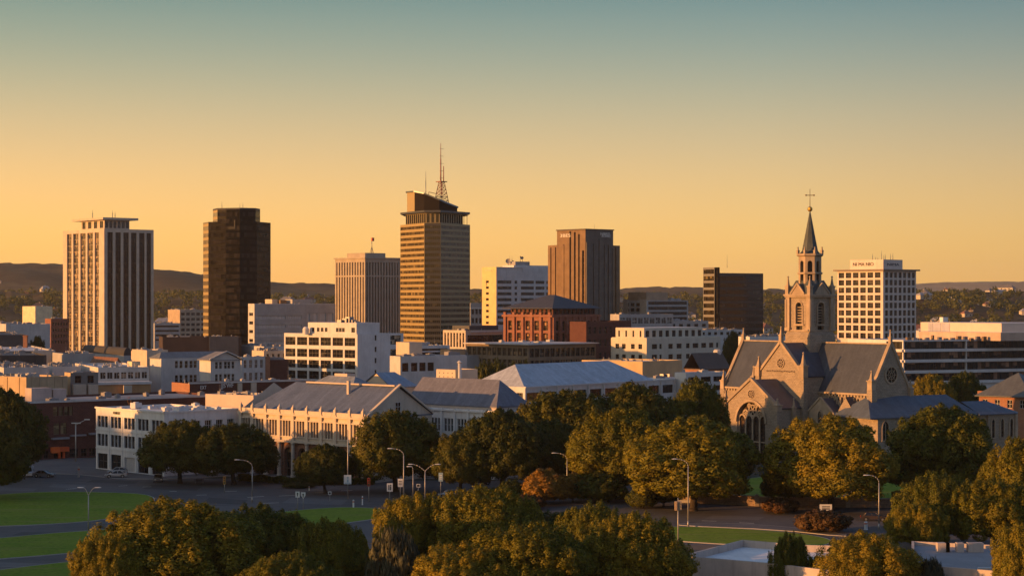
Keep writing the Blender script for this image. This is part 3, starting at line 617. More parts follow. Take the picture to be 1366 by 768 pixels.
for k in range(4):
    s1, s2 = (-1, 1, 1, -1)[k], (-1, -1, 1, 1)[k]; s3, s4 = (1, 1, -1, -1)[k], (-1, 1, 1, -1)[k]
    m.tube((x + 2.6 * s1, y + 2.6 * s2, zb2 - 1), (x + 1.0 * s1, y + 1.0 * s2, zt), .20, .15, 5)
    for j in range(6):
        f0, f1 = j / 6, (j + 1) / 6; r0, r1 = 2.6 - 1.6 * f0, 2.6 - 1.6 * f1; za, zb_ = zb2 - 1 + (zt - zb2 + 1) * f0, zb2 - 1 + (zt - zb2 + 1) * f1
        m.tube((x + r0 * s1, y + r0 * s2, za), (x + r1 * s3, y + r1 * s4, zb_), .10, None, 4); m.tube((x + r0 * s3, y + r0 * s4, za), (x + r1 * s1, y + r1 * s2, zb_), .10, None, 4); m.tube((x + r1 * s1, y + r1 * s2, zb_), (x + r1 * s3, y + r1 * s4, zb_), .09, None, 4)
m.box(x - 2, y - 2, zt, x + 2, y + 2, zt + .4); m.build('lattice_mast', [MAST], B.root)
m = MB(); m.tube((x - .5, y, zt), (x - .5, y, zt + (zm - zt) * .6), .36, .28, 7); m.tube((x - .5, y, zt + (zm - zt) * .6), (x - .5, y, zm), .22, .12, 6); m.tube((x + 1.3, y, zt), (x + 1.3, y, B.z(218)), .28, .2, 6)
for k in range(5): zz = zt + 2 + k * 3.6; m.tube((x - 1.2, y, zz), (x + 1.4, y, zz), .1, None, 4)
m.build('aerial', [MAST], B.root); px_, py_ = B.loc(568, 941); antenna(B, px_, py_, zs(568), zat(229, 941) - zs(568), .22)
m = MB(); m.path([(x - 9, y - 1, zs(573) + .4), (x - 9, y - 1, zs(573) + 3), (x - 3, y, zs(585) + 4)], .14, 5); m.build('davit', [MAST], B.root)
m = MB(); x, y = B.loc(623, 945); [m.tube((x + dx, y, h), (x + dx, y, z2), .14, None, 5) for dx in (0, -2)]; m.tube((x - 2.5, y, z2 - .8), (x + .6, y, z2 - .8), .12, None, 5); m.build('railing', [GOLDD], B.root); B.finish()

# white and yellow mid-height block with rooftop dishes
B = Bld('office_block', 'white office block with yellow end wall and dishes on its roof', 'office block', 662, 1094, 40)
wl, wr, h = B.along(643, 0), B.along(745), B.z(356); P = rect(wr, wl); pr = [374 + 7.85 * i for i in range(8)]
kb = mkw(FR_D, GLD, 6, 1, .1, 'window_band'); ks = mkw(FR_D, GLD, 2, 1, .08)
Rr = []
for py in pr[0:]:
    z0, z1 = B.z(py + .0 + 3.6), B.z(py)
    for a, b in ((.02, .24), (.29, .33), (.39, .60), (.625, .77), (.80, .985)): Rr.append((wr * a, wr * b, z0 - .2, z1, kb if b - a > .1 else ks))
Rr.append((wr * .005, wr * .415, B.z(362.5), B.z(357.2), None))
L = [(wl * .28, wl * .48, B.z(py + 3.2), B.z(py), ks) for py in pr]
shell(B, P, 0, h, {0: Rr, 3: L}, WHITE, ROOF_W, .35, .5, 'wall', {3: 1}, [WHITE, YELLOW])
sub(B, wr * .30, wl * .1, wr * .985, wl * .9, h - .4, h + 1.2, WHITE); m = MB(); x, y = B.loc(690, 1112); z = h + 1.2
sub(B, x - 4, y - 3, x + 7, y + 4, z, z + 2.2, GREY)
def dish(B, x, y, z, r, ang):
    m = MB(); m.tube((x, y, z), (x, y, z + 1.6), .15, None, 6); m.build('dish_mount', [METAL], B.root)
    m = MB(); d = Vector((math.cos(ang) * .9, math.sin(ang) * .9, .25)).normalized(); c0 = Vector((x, y, z + 1.6 + r * .5)); u = d.orthogonal().normalized(); w = d.cross(u)
    for j in range(3):
        r0, r1 = r * j / 3, r * (j + 1) / 3; k0, k1 = .35 * r0 * r0 / r, .35 * r1 * r1 / r
        for k in range(12):
            a, b = 2 * math.pi * k / 12, 2 * math.pi * (k + 1) / 12; pt = lambda rr, aa, kk: c0 + (u * math.cos(aa) + w * math.sin(aa)) * rr + d * kk
            m.face([pt(r0, a, k0), pt(r1, a, k1), pt(r1, b, k1), pt(r0, b, k0)])
    m.tube(c0, c0 + d * r * .9, .08, .05, 4); m.build('dish', [flat((.22, .21, .21), .5)], B.root)
for px, r, an in ((678, 1.5, 3.9), (684, .8, 4.4), (694, 1.1, 5.2), (697, .9, 3.6)): x, y = B.loc(px, 1110); dish(B, x, y, h + (1.2 if px < 685 else 3.4), r, an)
for px, hh in ((680, 6), (683, 5.5), (705, 3)): x, y = B.loc(px, 1112); antenna(B, x, y, h + 1.2, hh, .14, 2)
sign(B, 'YEBEY', 1.6, plaster((.85, .75, .5), .8), P[3], P[0], wl * .5, B.z(360.5), .1, wl * .62); sign(B, '3', 2.2, FR_D, P[3], P[0], wl * .32, B.z(376.5) - 1.2, .12)
B.finish()

# brown concrete tower
B = Bld('office_tower', 'brown ribbed concrete tower with lower shoulders and lettering at its top', 'tower', 781, 1008, 42)
wl, wr, h = B.along(743, 0), B.along(818), B.z(306.5); P = rect(wr, wl); kt = mkw(FR_B, glass((.014, .011, .009), (.08, .05, .03), .3, 1, 3.5), 1, 18, .14, 'window_strip')
L = [(wl * a, wl * b, 3, B.z(py), kt) for a, b, py in ((.205, .26, 325), (.44, .50, 307.5), (.60, .66, 309), (.745, .80, 312), (.88, .955, 334))]; Rr = [(wr * a, wr * b, 3, B.z(py), kt) for a, b, py in ((.09, .14, 327), (.27, .30, 325), (.47, .50, 318), (.66, .69, 326), (.80, .84, 326), (.95, .975, 330))]
shell(B, P, 0, h, {0: Rr, 3: L}, BROWNC, ROOF_D, .8, .6, 'wall', {0: 1}, [BROWNC, BROWNC_SHADE])  # face turned from the sun in darker grey-brown: shade put into its colour
m = MB(); m.box(-.4, -.4, h + .02, wr + .4, wl + .4, h + .6); m.build('coping', [flat((.06, .045, .035), .6)], B.root)
hs = B.z(325.5)
for nm, pts in (('side', [B.loc(731, 1034), B.loc(752, 1020), B.loc(790, 1048), B.loc(760, 1060)]), ('side', [B.loc(800, 1022), B.loc(827, 1038), B.loc(815, 1060), B.loc(780, 1055)])):
    pp = ccw(pts); m = MB()
    for i in range(4):
        e = (Vector(pp[(i + 1) % 4]) - Vector(pp[i])).length; facade(m, pp[i], pp[(i + 1) % 4], 0, hs, [(e * a, e * b, 3, hs - 1.2, None) for a, b in ((.15, .22), (.45, .52), (.75, .82))], .8, 0, 0)
    m.face([(p[0], p[1], hs) for p in pp]); m.build('shoulder', [BROWNC], B.root)
lw = plaster((.8, .78, .72), .7); sign(B, '3BES', 2.4, lw, P[3], P[0], wl * .30, B.z(313.5), .15, wl * .36); sign(B, 'NBREL', 2.0, lw, P[0], P[1], wr * .72, B.z(311.6), .15, wr * .38); sign(B, 'ROMEL', 1.6, lw, P[0], P[1], wr * .74, B.z(314.6), .15, wr * .33)
pv = rect(wr * .16, .7, .3, -.7); m = MB(); m.prism(pv, 3, B.z(323), 0); m.build('rib', [BROWNC_SHADE], B.root)
x, y = B.loc(793, 1028); antenna(B, x, y, h, 4, .1); B.finish()

# dark glass block of two heights
B = Bld('office_tower', 'dark glass office tower of two heights with pale floor lines', 'tower', 953, 940, 35)
wl, wr, h = B.along(938, 0), B.along(958), B.z(356.5); rows = []; z = h - 1.0
while z > 5: rows.append((z - 2.2, z)); z -= 3.35
GREYB = flat((.20, .195, .18), .4, .3); kA = mkw(FR_D, glass((.022, .018, .01), (.2, .15, .06), .25, 1.5, 4), 6, 1, .08, 'window_band'); kB = mkw(FR_D, GLD, 6, 1, .07, 'window_band')
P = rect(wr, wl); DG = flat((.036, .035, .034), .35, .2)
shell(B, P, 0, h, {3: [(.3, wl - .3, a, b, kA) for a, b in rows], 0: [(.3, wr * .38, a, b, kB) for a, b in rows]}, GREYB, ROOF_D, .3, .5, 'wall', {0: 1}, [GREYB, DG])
m = MB(); m.box(wr * .42, -1.2, 0, wr * .985, -.003, h + .01); m.build('curtain_wall', [curtain((.008, .0075, .007), (.012, .011, .01), 1.5, 3.35, .3, None, .05, 0, .2, .15)], B.root)
h2 = B.z(364); x0 = wr + .01; a, _ = B.loc(1017, 998); m = MB(); P2 = [(x0, -.5), (x0 + 8, -.5), (x0 + 8, wl * .8), (x0, wl * .8)]
w2 = B.along(1017) - x0; P2 = rect(w2, wl * .8, x0, -.6); rr = [(.3, w2 - .3, a, b, kB) for a, b in rows if b < h2 - .6]; m = MB()
for i in range(4): facade(m, P2[i], P2[(i + 1) % 4], 0, h2, rr if i == 0 else [], .3)
m.face([(p[0], p[1], h2) for p in P2], 1); m.build('side_block', [DG, ROOF_D], B.root); B.windows(rr, P2[0], P2[1], .3)
x, y = B.loc(970, 952); antenna(B, x, y, h, 6.5, .1); B.finish()

# pale gridded tower with the dark lettering on its penthouse
B = Bld('office_tower', 'pale concrete tower with a square window grid and a lettered penthouse', 'tower', 1178, 900, 40)
wl, wr, h = B.along(1117, 0), B.along(1222), B.z(361); P = rect(wr, wl); GRID = plaster((.60, .52, .46), .8, .1, .15)
rows = [(B.z(py + 7.4), B.z(py)) for py in (363, 373, 383.2, 393.4, 403.6, 413.8, 424, 434.2, 444.4)]
kw = mkw(FR_D, glass((.016, .015, .014), (.13, .10, .07), .35, 1.4, 2.6), 2, 2, .10); kv = mkw(FR_D, glass((.016, .016, .016), (.08, .07, .06), .3, 1.2, 2.6), 2, 1, .08)
L = grid(wl, 6, .76, rows, kw, .3, 1.0); Rr = grid(wr, 7, .68, rows, kv, 1.0, .3)
B.windows(L, P[3], P[0], .5); m = MB(); facade(m, P[0], P[1], 0, h, Rr, .5); facade(m, P[1], P[2], 0, h, [], .5); facade(m, P[2], P[3], 0, h, [], .5); facade(m, P[3], P[0], 0, h, L, .5); m.build('wall', [GRID], B.root); B.windows(Rr, P[0], P[1], .5)
m = MB(); m.box(-1.4, -1.4, h + .01, wr + 1.4, wl + 1.4, h + .75, 0, 1); m.build('roof_slab', [flat((.20, .15, .11), .7), ROOF_G], B.root)
z1, z2 = h + .75, B.z(346); PH = rect(wr * .58, wl * .72, 0.4, 0.2); m = MB(); m.prism(PH, z1, z2, 0, 1); m.build('penthouse', [GRID, ROOF_G], B.root)
dk = flat((.02, .018, .016), .6); sign(B, 'NI MA NIO', 2.3, dk, PH[3], PH[0], wl * .72 * .40, (z1 + z2) / 2 + .1, .12, wl * .72 * .62); sign(B, 'NIMA', 1.8, flat((.06, .07, .09), .6), PH[0], PH[1], wr * .29, (z1 + z2) / 2 - .1, .12, wr * .36)
for px, hh in ((1164, 3.0), (1168, 1.4), (1171, 1.2), (1176, 4.5), (1179, 2.4), (1181, 2.8), (1188, 3.0), (1191, 3.2)): x, y = B.loc(px, 912); antenna(B, x, y, z2, hh, .16)
m = MB(); m.box(-.6, -.6, B.z(466), wr + 8, -.02, B.z(457)); m.build('podium', [GRID], B.root); B.finish()
# ---------------------------------------------------------------- the lower city
BLD = {}
def spec_ops(L, B, s, zoff=0):
    if not s: return []
    k = s['k']; rows = [(B.z(py + s['hp']) , B.z(py)) for py in s['py']]; rows = [(max(.15, a), b) for a, b in rows if b > .8]
    return grid(L, s['n'], s['fw'], rows, k, s.get('m0', .4), s.get('m1', .4), s.get('pairs'))
def sp(n, fw, py, hp, k, **kw): return dict(n=n, fw=fw, py=py, hp=hp, k=k, **kw)
def block(name, label, cat, l, c, r, top, Y, a, wall, L=None, Rr=None, roof=None, clut=0, dep=.3, par=.5, group=None, bot=None, wmi=None, mats=None, big=1.0):
    B = Bld(name, label, cat, c, Y, a, group); wl, wr, h = max(3, B.along(l, 0)), max(3, B.along(r)), B.z(top); P = rect(wr, wl); B.wl, B.wr, B.h, B.P = wl, wr, h, P
    shell(B, P, 0, h, {0: spec_ops(wr, B, Rr), 3: spec_ops(wl, B, L)}, wall, roof or ROOF_G, dep, par, 'wall', wmi, mats)
    if clut: roof_clutter(B, wr, wl, h, clut, par, big=big); roof_detail(B, wr, wl, h, par)
    return B
K = lambda nx=1, nz=1, g=None, f=None, nm='window', fr=.08: mkw(f or FR_D, g or GLD, nx, nz, fr, nm)
kb6, kb8, kb10 = K(6, 1, nm='window_band'), K(8, 1, nm='window_band'), K(10, 1, nm='window_band'); kw1, kw2, kw3, kw22 = K(1, 2), K(2, 1), K(3, 1), K(2, 2)

# grey strip-window office between the black and ribbed towers
B = block('office_block', 'grey office block with a lit yellow end and dark window strips beside the black tower', 'office block', 331, 339, 447, 405, 930, 33, LGREY, sp(1, .72, [417, 428.5, 440, 452], 4.2, K(2, 1)), None, ROOF_G, 4)
rr = [(B.wr * a, B.wr * b, B.z(py + 4.5), B.z(py), kb8) for py in (421, 433, 444.5, 455) for a, b in ((.01, .38), (.41, .58))] + [(B.wr * a, B.wr * b, B.z(440), B.z(418), K(1, 6)) for a, b in ((.64, .68), (.72, .77), (.80, .88), (.90, .97))]
m = MB(); facade(m, (0, -.4), (B.wr, -.4), 0, B.h - .3, rr, .5); m.face([(0, 0, B.h - .3), (0, -.4, B.h - .3), (B.wr, -.4, B.h - .3), (B.wr, 0, B.h - .3)]); m.face([(0, -.4, 0), (0, -.4, B.h - .3), (0, 0, B.h - .3), (0, 0, 0)]); m.build('facade', [GREY], B.root); B.windows(rr, (0, -.4), (B.wr, -.4), .5)
for px0, px1, t, mt in ((363, 372, 399, CREAM), (374, 385, 400, BROWNC), (390, 423, 399, GREY)): x0, y0 = B.loc(px0, 950); x1, _ = B.loc(px1, 950); sub(B, x0, y0, max(x1, x0 + 3), y0 + 8, B.h - .4, B.z(t), mt)
B.finish()

# white six bay office with large square windows
B = block('office_block', 'white office block with a set-back top floor and four rows of big dark windows', 'office block', 379, 475.5, 537, 445.5, 650, 50, WHITE, sp(6, .86, [450.6, 466.6, 481.6, 496.5], 11, K(3, 2), m0=.3, m1=.2), None, ROOF_W, 4)
rr = [(B.along(px) , B.along(px + 2.6), B.z(py + 7), B.z(py), kw1) for px in (498.6,) for py in (447.5, 463, 478, 494)] + [(B.along(519.5), B.along(533.5), B.z(py + 12.5), B.z(py), K(3, 2, glass((.03, .03, .028), (.5, .38, .25), .5))) for py in (448, 467)] + [(B.along(a), B.along(a + 4), B.z(495), B.z(487), kw1) for a in (520.5, 526.5)]
m = MB(); facade(m, (-.003, -.45), (B.wr, -.45), 0, B.h, rr, .4); m.face([(0, 0, B.h), (-.003, -.45, B.h), (B.wr, -.45, B.h), (B.wr, 0, B.h)]); m.face([(-.003, -.45, 0), (-.003, -.45, B.h), (-.003, 0, B.h), (-.003, 0, 0)]); m.build('facade', [WHITE], B.root); B.windows(rr, (-.003, -.45), (B.wr, -.45), .4)
x0, y0 = .6, .6; l2 = (Vector(B.loc(416, 668)) ).y; w2 = B.along(508) - .6; z2 = B.z(430.5); q = rect(w2, l2 - 1, .6, .6)
o3 = [(q_ * l2, (q_ + .05) * l2, B.z(443), B.z(437.5), kw22) for q_ in (.08, .18, .26, .34, .56, .62, .68)] + [(l2 * .86, l2 * .93, B.z(443.5), B.z(437), kw22)]
m = MB(); [facade(m, q[i], q[(i + 1) % 4], B.h - .45, z2, o3 if i == 3 else [], .25) for i in range(4)]; m.face([(p[0], p[1], z2) for p in q], 1); m.build('penthouse', [WHITE, ROOF_W], B.root); B.windows(o3, q[3], q[0], .25)
for px, t in ((455, 427), (462, 425), (466, 423), (470, 427), (474, 429)): x, y = B.loc(px, 662); sub(B, x, y, x + 2.2, y + 2, z2 + .01, B.z(t), METAL if px % 4 else CREAM, 'roof_unit')
x, y = B.loc(408, 664); m = MB(); m.lathe([(1.1, B.h - .4), (1.1, B.h + 1.6), (.7, B.h + 2.2), (.01, B.h + 2.4)], (x, y), 10); m.build('roof_vent', [WHITE], B.root); B.finish()

# red brick building with the pyramid roof
B = Bld('brick_building', 'red brick building with a dark pyramid roof above an open attic floor', 'building', 737, 760, 42); wl, wr = B.along(672, 0), B.along(800); h = B.z(419.5)
rows = [(B.z(441), B.z(428)), (B.z(457), B.z(444.5))]; kr = K(2, 3, glass((.02, .014, .01), (.45, .25, .12), .4), FR_B); L = grid(wl, 5, .52, rows, kr, 1.5, 1.5); Rr = grid(wr, 7, .42, rows + [(B.z(472), B.z(460))], K(2, 3, None, FR_B), 1, 1)
shell(B, rect(wr, wl), 0, h, {0: Rr, 3: L}, BRICK, ROOF_D, .7, .4)
m = MB()
for i in range(6): u = 1.2 + (wl - 2.4) * i / 5; m.box(-.7, u - .7, 0, -.005, u + .7, h + .9)
for i in range(8): u = .7 + (wr - 1.4) * i / 7; m.box(u - .5, -.5, 0, u + .5, -.005, h - .4)
m.build('pier', [BRICK], B.root)
m = MB(); m.box(-.9, -.7, h - 1.0, wr + .3, -.006, h - .2); m.box(-.9, -.006, h - 1.0, -.006, wl + .3, h - .2); m.build('cornice', [BRICK], B.root)
ze = B.z(411); q = rect(wr * .97 - 2.2, wl * .94 - 2.2, 1.8, 1.6); m = MB(); oa = [(grid((Vector(q[(i + 1) % 4]) - Vector(q[i])).length, 10, .5, [(h + .2, ze - .4)], kw1)) for i in range(4)]
for i in range(4): facade(m, q[i], q[(i + 1) % 4], h - .4, ze, oa[i] if i in (0, 3) else [], .4)
m.build('attic', [DBRICK], B.root); B.windows(oa[0], q[0], q[1], .4); B.windows(oa[3], q[3], q[0], .4)
hip_roof(B, .2, .2, wr - .4, wl - .6, ze, B.z(393), slate((.055, .055, .062), .4), 1.0, 'y', .96, .96); B.finish()
B = block('brick_building', 'dark red brick wing at the shaded side of the pyramid-roofed building', 'building', 770, 829, 842, 427.5, 775, 42, DBRICK, None, None, ROOF_D, 2)
B.finish()
B = block('brick_building', 'dark red brick block joining the pyramid-roofed building and the cream block', 'building', 760, 782, 833, 429, 745, 40, DBRICK, None, sp(7, .42, [436, 453, 470], 9, K(1, 2, None, FR_B)), ROOF_D, 0); B.finish()

# glassy low building in front of it
B = block('glass_building', 'low brown building with two floors of glass and rooftop plant boxes', 'building', 622, 705, 795, 460, 680, 44, plaster((.20, .15, .10), .8), sp(12, .80, [464.5, 480], 10.5, K(2, 2, glass((.04, .03, .018), (.30, .20, .10), .45), FR_B)), sp(13, .86, [465, 481, 494], 11.5, K(2, 2, glass((.012, .013, .014), (.22, .15, .10), .35), FR_D)), ROOF_G, 7, .5, .4, big=1.4)
m = MB(); m.box(-1.2, -1.2, B.h, B.wr + .5, B.wl + .5, B.h + .35); m.build('canopy', [LGREY], B.root) ; B.finish()
# finned corner block with stepped grey roofs
B = block('office_block', 'small office block with a fan of lit cream fins and stepped grey roofs', 'office block', 591, 621, 673, 440.5, 790, 44, CREAM, sp(7, .55, [444], 19, K(1, 6, glass((.02, .017, .014), (.2, .14, .08), .3), FR_B)), sp(1, .94, [447], 12, K(14, 3, nm='window_band')), ROOF_D, 2)
m = MB(); m.box(4, 2, B.h - .4, B.wr * .92, B.wl * .9, B.z(434.5)); m.build('penthouse', [flat((.05, .052, .056), .6)], B.root); m = MB(); m.box(3, -.5, B.z(443.5), B.wr, -.02, B.z(441.5)); m.build('ledge', [LGREY], B.root); B.finish()

# cream mid-rise with its set-back upper floor
B = block('office_block', 'cream four-storey block with square windows and a lit yellow end wall', 'office block', 816, 862.5, 960, 450.5, 690, 44, plaster((.56, .50, .40), .85, .1, .3), None, None, ROOF_W, 3)
lw_ = [(B.wl * a, B.wl * (a + .105), B.z(py + 6.6), B.z(py), kw22) for a in (.13, .32, .58, .79) for py in (459, 473.2, 487)]; rw_ = [(B.wr * a, B.wr * b, B.z(py + 6.6), B.z(py), kw22) for py in (459, 473.2, 487) for a, b in ((.06, .13), (.16, .19), (.28, .34), (.39, .46), (.52, .57), (.61, .69), (.73, .80), (.84, .90), (.94, .97))]
m = MB(); W2 = plaster((.56, .50, .40), .85, .1, .3); facade(m, (0, -.4), (B.wr, -.4), 0, B.h - .2, rw_, .35); facade(m, (-.4, B.wl), (-.4, -.4), 0, B.h - .2, lw_, .35); facade(m, (-.4, -.4), (0, -.4), 0, B.h - .2, []); m.face([(-.4, -.4, B.h - .2), (B.wr, -.4, B.h - .2), (B.wr, 0, B.h - .2), (0, 0, B.h - .2), (0, B.wl, B.h - .2), (-.4, B.wl, B.h - .2)]); m.build('facade', [W2], B.root)
B.windows(rw_, (0, -.4), (B.wr, -.4), .35); B.windows(lw_, (-.4, B.wl), (-.4, -.4), .35)
xa, ya = 2.0, 3.0; wa = B.along(948) - 3; la = B.wl * .82; z2 = B.z(437.5); q = rect(wa, la, xa, ya); o0 = grid(wa, 9, .55, [(B.h + .2, z2 - 1)], K(3, 2)); o3 = grid(la, 4, .24, [(B.h + .2, z2 - 1)], kw22); m = MB()
for i in range(4): facade(m, q[i], q[(i + 1) % 4], B.h - .45, z2, o0 if i == 0 else o3 if i == 3 else [], .3)
m.face([(p[0], p[1], z2) for p in q], 1); m.build('penthouse', [W2, ROOF_W], B.root); B.windows(o0, q[0], q[1], .3); B.windows(o3, q[3], q[0], .3); B.finish()
B = block('warehouse', 'low windowless ochre box building in front of the cream block', 'warehouse', 776, 857, 910, 482, 600, 48, plaster((.50, .36, .20), .85, .12, .2), None, None, ROOF_W, 2)
for px in (796, 806, 885, 893): 
    m = MB(); x, y = B.loc(px, 590); m.box(x, y, 0, x + 1.6, y + 1.4, B.z(497)); m.build('plant_unit', [METAL], B.root)
B.finish()
B = block('office_block', 'tan stepped block with a lit terrace end behind the cream block', 'office block', 832, 863, 918, 400.5, 1040, 42, GREY, sp(4, .7, [404, 411, 418], 4.5, K(3, 1)), sp(1, .96, [402, 409, 416, 423], 4.4, K(16, 1, nm='window_band')), ROOF_G, 5, big=1.6)
sub(B, 1, 1.5, B.wr * .55, B.wl * .85, B.h - .4, B.z(389.5), plaster((.42, .30, .20), .85)); m = MB(); m.box(-.5, B.wl * .8, 0, -.02, B.wl, B.h + .5); m.box(-.5, 0, 0, -.02, B.wl * .28, B.h + .5); m.build('wall_panel', [CREAM], B.root); B.finish()
B = block('office_block', 'long grey block with one row of pale window panels behind the cream block', 'office block', 814, 826, 898, 419, 880, 36, GREY, None, sp(9, .82, [423.5], 8.5, K(2, 1, glass((.05, .05, .05), (.4, .38, .34), .6), FR_W)), ROOF_G, 4); B.finish()
B = block('office_block', 'narrow grey building squeezed between the tallest tower and the yellow-ended block', 'office block', 620, 627.5, 644, 404, 1150, 30, GREY, None, sp(3, .6, [412, 424, 437], 7, K(1, 2)), ROOF_G, 0); m = MB(); m.box(-.3, -.5, B.z(412), B.wr, -.02, B.z(410)); m.build('ledge', [WHITE], B.root); B.finish()

# low white range with dark square windows right of the white office
B = block('office_block', 'low white range with a row of dark square windows and cluttered roof', 'office block', 520, 534, 622, 475, 600, 36, LGREY, None, None, ROOF_W, 9, big=1.3)
rr = [(B.along(a), B.along(a + 8.5), B.z(495.5), B.z(484), kw1) for a in (535.5, 547.5, 558.5, 569.5)]; m = MB(); facade(m, (0, -.4), (B.wr, -.4), 0, B.h - .1, rr, .35); m.face([(0, -.4, B.h - .1), (B.wr, -.4, B.h - .1), (B.wr, 0, B.h - .1), (0, 0, B.h - .1)]); m.build('facade', [LGREY], B.root); B.windows(rr, (0, -.4), (B.wr, -.4), .35)
sub(B, *B.loc(546, 622), B.loc(546, 622)[0] + 5, B.loc(546, 622)[1] + 8, B.h - .4, B.z(458.5), CREAM); B.finish()
B = block('office_block', 'white terrace block below the tallest tower', 'office block', 540, 560, 600, 461, 720, 42, WHITE, None, sp(1, .9, [465, 470], 3, K(10, 1, nm='window_band')), ROOF_W, 6, big=1.3); B.finish()
B = block('office_block', 'grey concrete terrace below the finned corner block', 'office block', 572, 600, 640, 474, 690, 40, GREY, None, None, ROOF_G, 4, big=1.2); m = MB(); m.box(1, 1, B.h - .4, 8, 7, B.z(466)); m.build('penthouse', [plaster((.5, .3, .16))], B.root); B.finish()

# right: banded modern office
B = Bld('office_block', 'long modern office with white floor bands and dark glass beyond the church', 'office block', 1205, 600, 22); wr = B.along(1440); wl = 26; h = B.z(453.5); rows = [(B.z(py + 10.2), B.z(py)) for py in (455.5, 469.5, 484, 498.5)]
WB = plaster((.60, .595, .59), .7, .1, .2); P = [(0, 0), (wr * .35, 0), (wr, 2.5), (wr, wl), (-4, wl), (-2.5, 6)]; kk = mkw(FR_D, glass((.012, .013, .013), (.34, .20, .13), .3, 1.6, 2.4), 22, 1, .09, 'window_band'); f = {}
for i in (0, 1, 5): L = (Vector(P[(i + 1) % 6]) - Vector(P[i])).length; f[i] = [(.15, L - .15, a, b, dict(kk, nx=max(2, int(L / 1.6)))) for a, b in rows]
shell(B, P, 0, h, f, WB, ROOF_W, .9, .5)
m = MB()
for i in (0, 1, 5):
    a, b = Vector(P[i]), Vector(P[(i + 1) % 6]); d = (b - a).normalized(); n = Vector((d.y, -d.x))
    for z0, z1 in rows: q = [a + n * .02, b + n * .02, b + n * .9, a + n * .9]; m.prism(ccw([tuple(v) for v in q]), z0 - .85, z0 - .1, 0, None, True)
m.build('sunshade', [WB], B.root)
ph = [B.loc(1228, 640), B.loc(1300, 612), B.loc(1345, 607), B.loc(1352, 635)]; PHW = plaster((.60, .50, .42), .8, .06, .1); zt = B.z(431.5)
B2 = [B.loc(1226, 632), B.loc(1335, 607), B.loc(1420, 616), B.loc(1420, 624), B.loc(1235, 640)]
m = MB(); m.prism(ccw(B2), h - .4, B.z(444), 0, 1); m.build('terrace_floor', [plaster((.50, .38, .30), .85), ROOF_W], B.root)
B3 = [B.loc(1228, 640), B.loc(1336, 613), B.loc(1420, 622), B.loc(1420, 634), B.loc(1240, 650)]; m = MB(); m.prism(ccw(B3), B.z(445.5), zt, 0, 1); m.build('penthouse', [PHW, ROOF_W], B.root)
a, b = Vector(B3[0]), Vector(B3[1]); m = MB(); n = Vector(((b - a).y, -(b - a).x)).normalized() * .12
for u0, u1 in ((.10, .17), (.155, .27), (.27, .38)): q = [a.lerp(b, u0) + n * .1, a.lerp(b, u1 - .01) + n * .1, a.lerp(b, u1 - .01) + n, a.lerp(b, u0) + n]; m.prism(ccw([tuple(v) for v in q]), B.z(444), zt - .2)
m.build('wall_panel', [plaster((.38, .38, .44), .7)], B.root); x, y = B.loc(1258, 640); sub(B, x, y, x + 2, y + 2, zt, B.z(424.5), WHITE, 'roof_unit')
for k in range(16): x, y = B.loc(1215 + k * 8.5, 606 + rnd.random() * 3); sub(B, x, y + 2, x + rnd.uniform(.5, 1.6), y + 3, h - .45, h + rnd.uniform(.3, 1.6), METAL if k % 2 else BROWNC, 'roof_unit')
B.finish()
# red house by the right edge
B = Bld('brick_house', 'red brick house with a broad grey-green hip roof at the edge of town', 'house', 1372, 500, 55); wl, wr = B.along(1306, 0), 22; h = B.z(529); kh = K(2, 2, None, FR_W)
shell(B, rect(wr, wl), 0, h, {3: grid(wl, 4, .4, [(B.z(545), B.z(534))], kh)}, OBRICK, ROOF_D, .25, .3); hip_roof(B, 0, 0, wr, wl, h, B.z(499), slate((.12, .13, .12), .35), .9, 'y', .8, .8); m = MB(); x, y = B.loc(1311, 515); m.box(x, y, h, x + 1.5, y + 1.5, B.z(525)); m.build('chimney', [OBRICK], B.root); B.finish()
B = Bld('brick_house', 'small orange brick house with a brown roof left of the church', 'house', 934, 560, 40); wl, wr, h = B.along(927, 0) + 4, B.along(972), B.z(492); shell(B, rect(wr, wl), 0, h, {0: grid(wr, 3, .3, [(B.z(504), B.z(496))], kw22)}, OBRICK, ROOF_D, .25, .2); hip_roof(B, 0, 0, wr, wl, h - .01, B.z(471), slate((.11, .075, .055), .3), .4, 'x', .0, .0); m = MB(); x, y = B.loc(957, 570); m.lathe([(1.2, B.z(478)), (1.2, B.z(469)), (.8, B.z(467))], (x, y), 8); m.build('roof_vent', [LGREY], B.root); B.finish()
B = block('shop_building', 'low white shop row beside the church with a flat pale roof', 'shop building', 900, 915, 968, 497, 500, 38, WHITE, None, sp(3, .8, [503, 515], 7, K(3, 1)), ROOF_W, 2); B.finish()
# ---------------------------------------------------------------- the halls, roofs and street fronts nearer by
HALLW = plaster((.56, .47, .37), .8, .1, .35); PINK = plaster((.52, .43, .36), .8, .1, .2); SL1 = slate((.105, .135, .20), .4, 0, .5); SL2 = slate((.15, .155, .19), .4, 0, .55); BLUER = slate((.20, .27, .36), .6, 0, .4); PALEBLUE = slate((.40, .44, .49), .6, .9, .45)
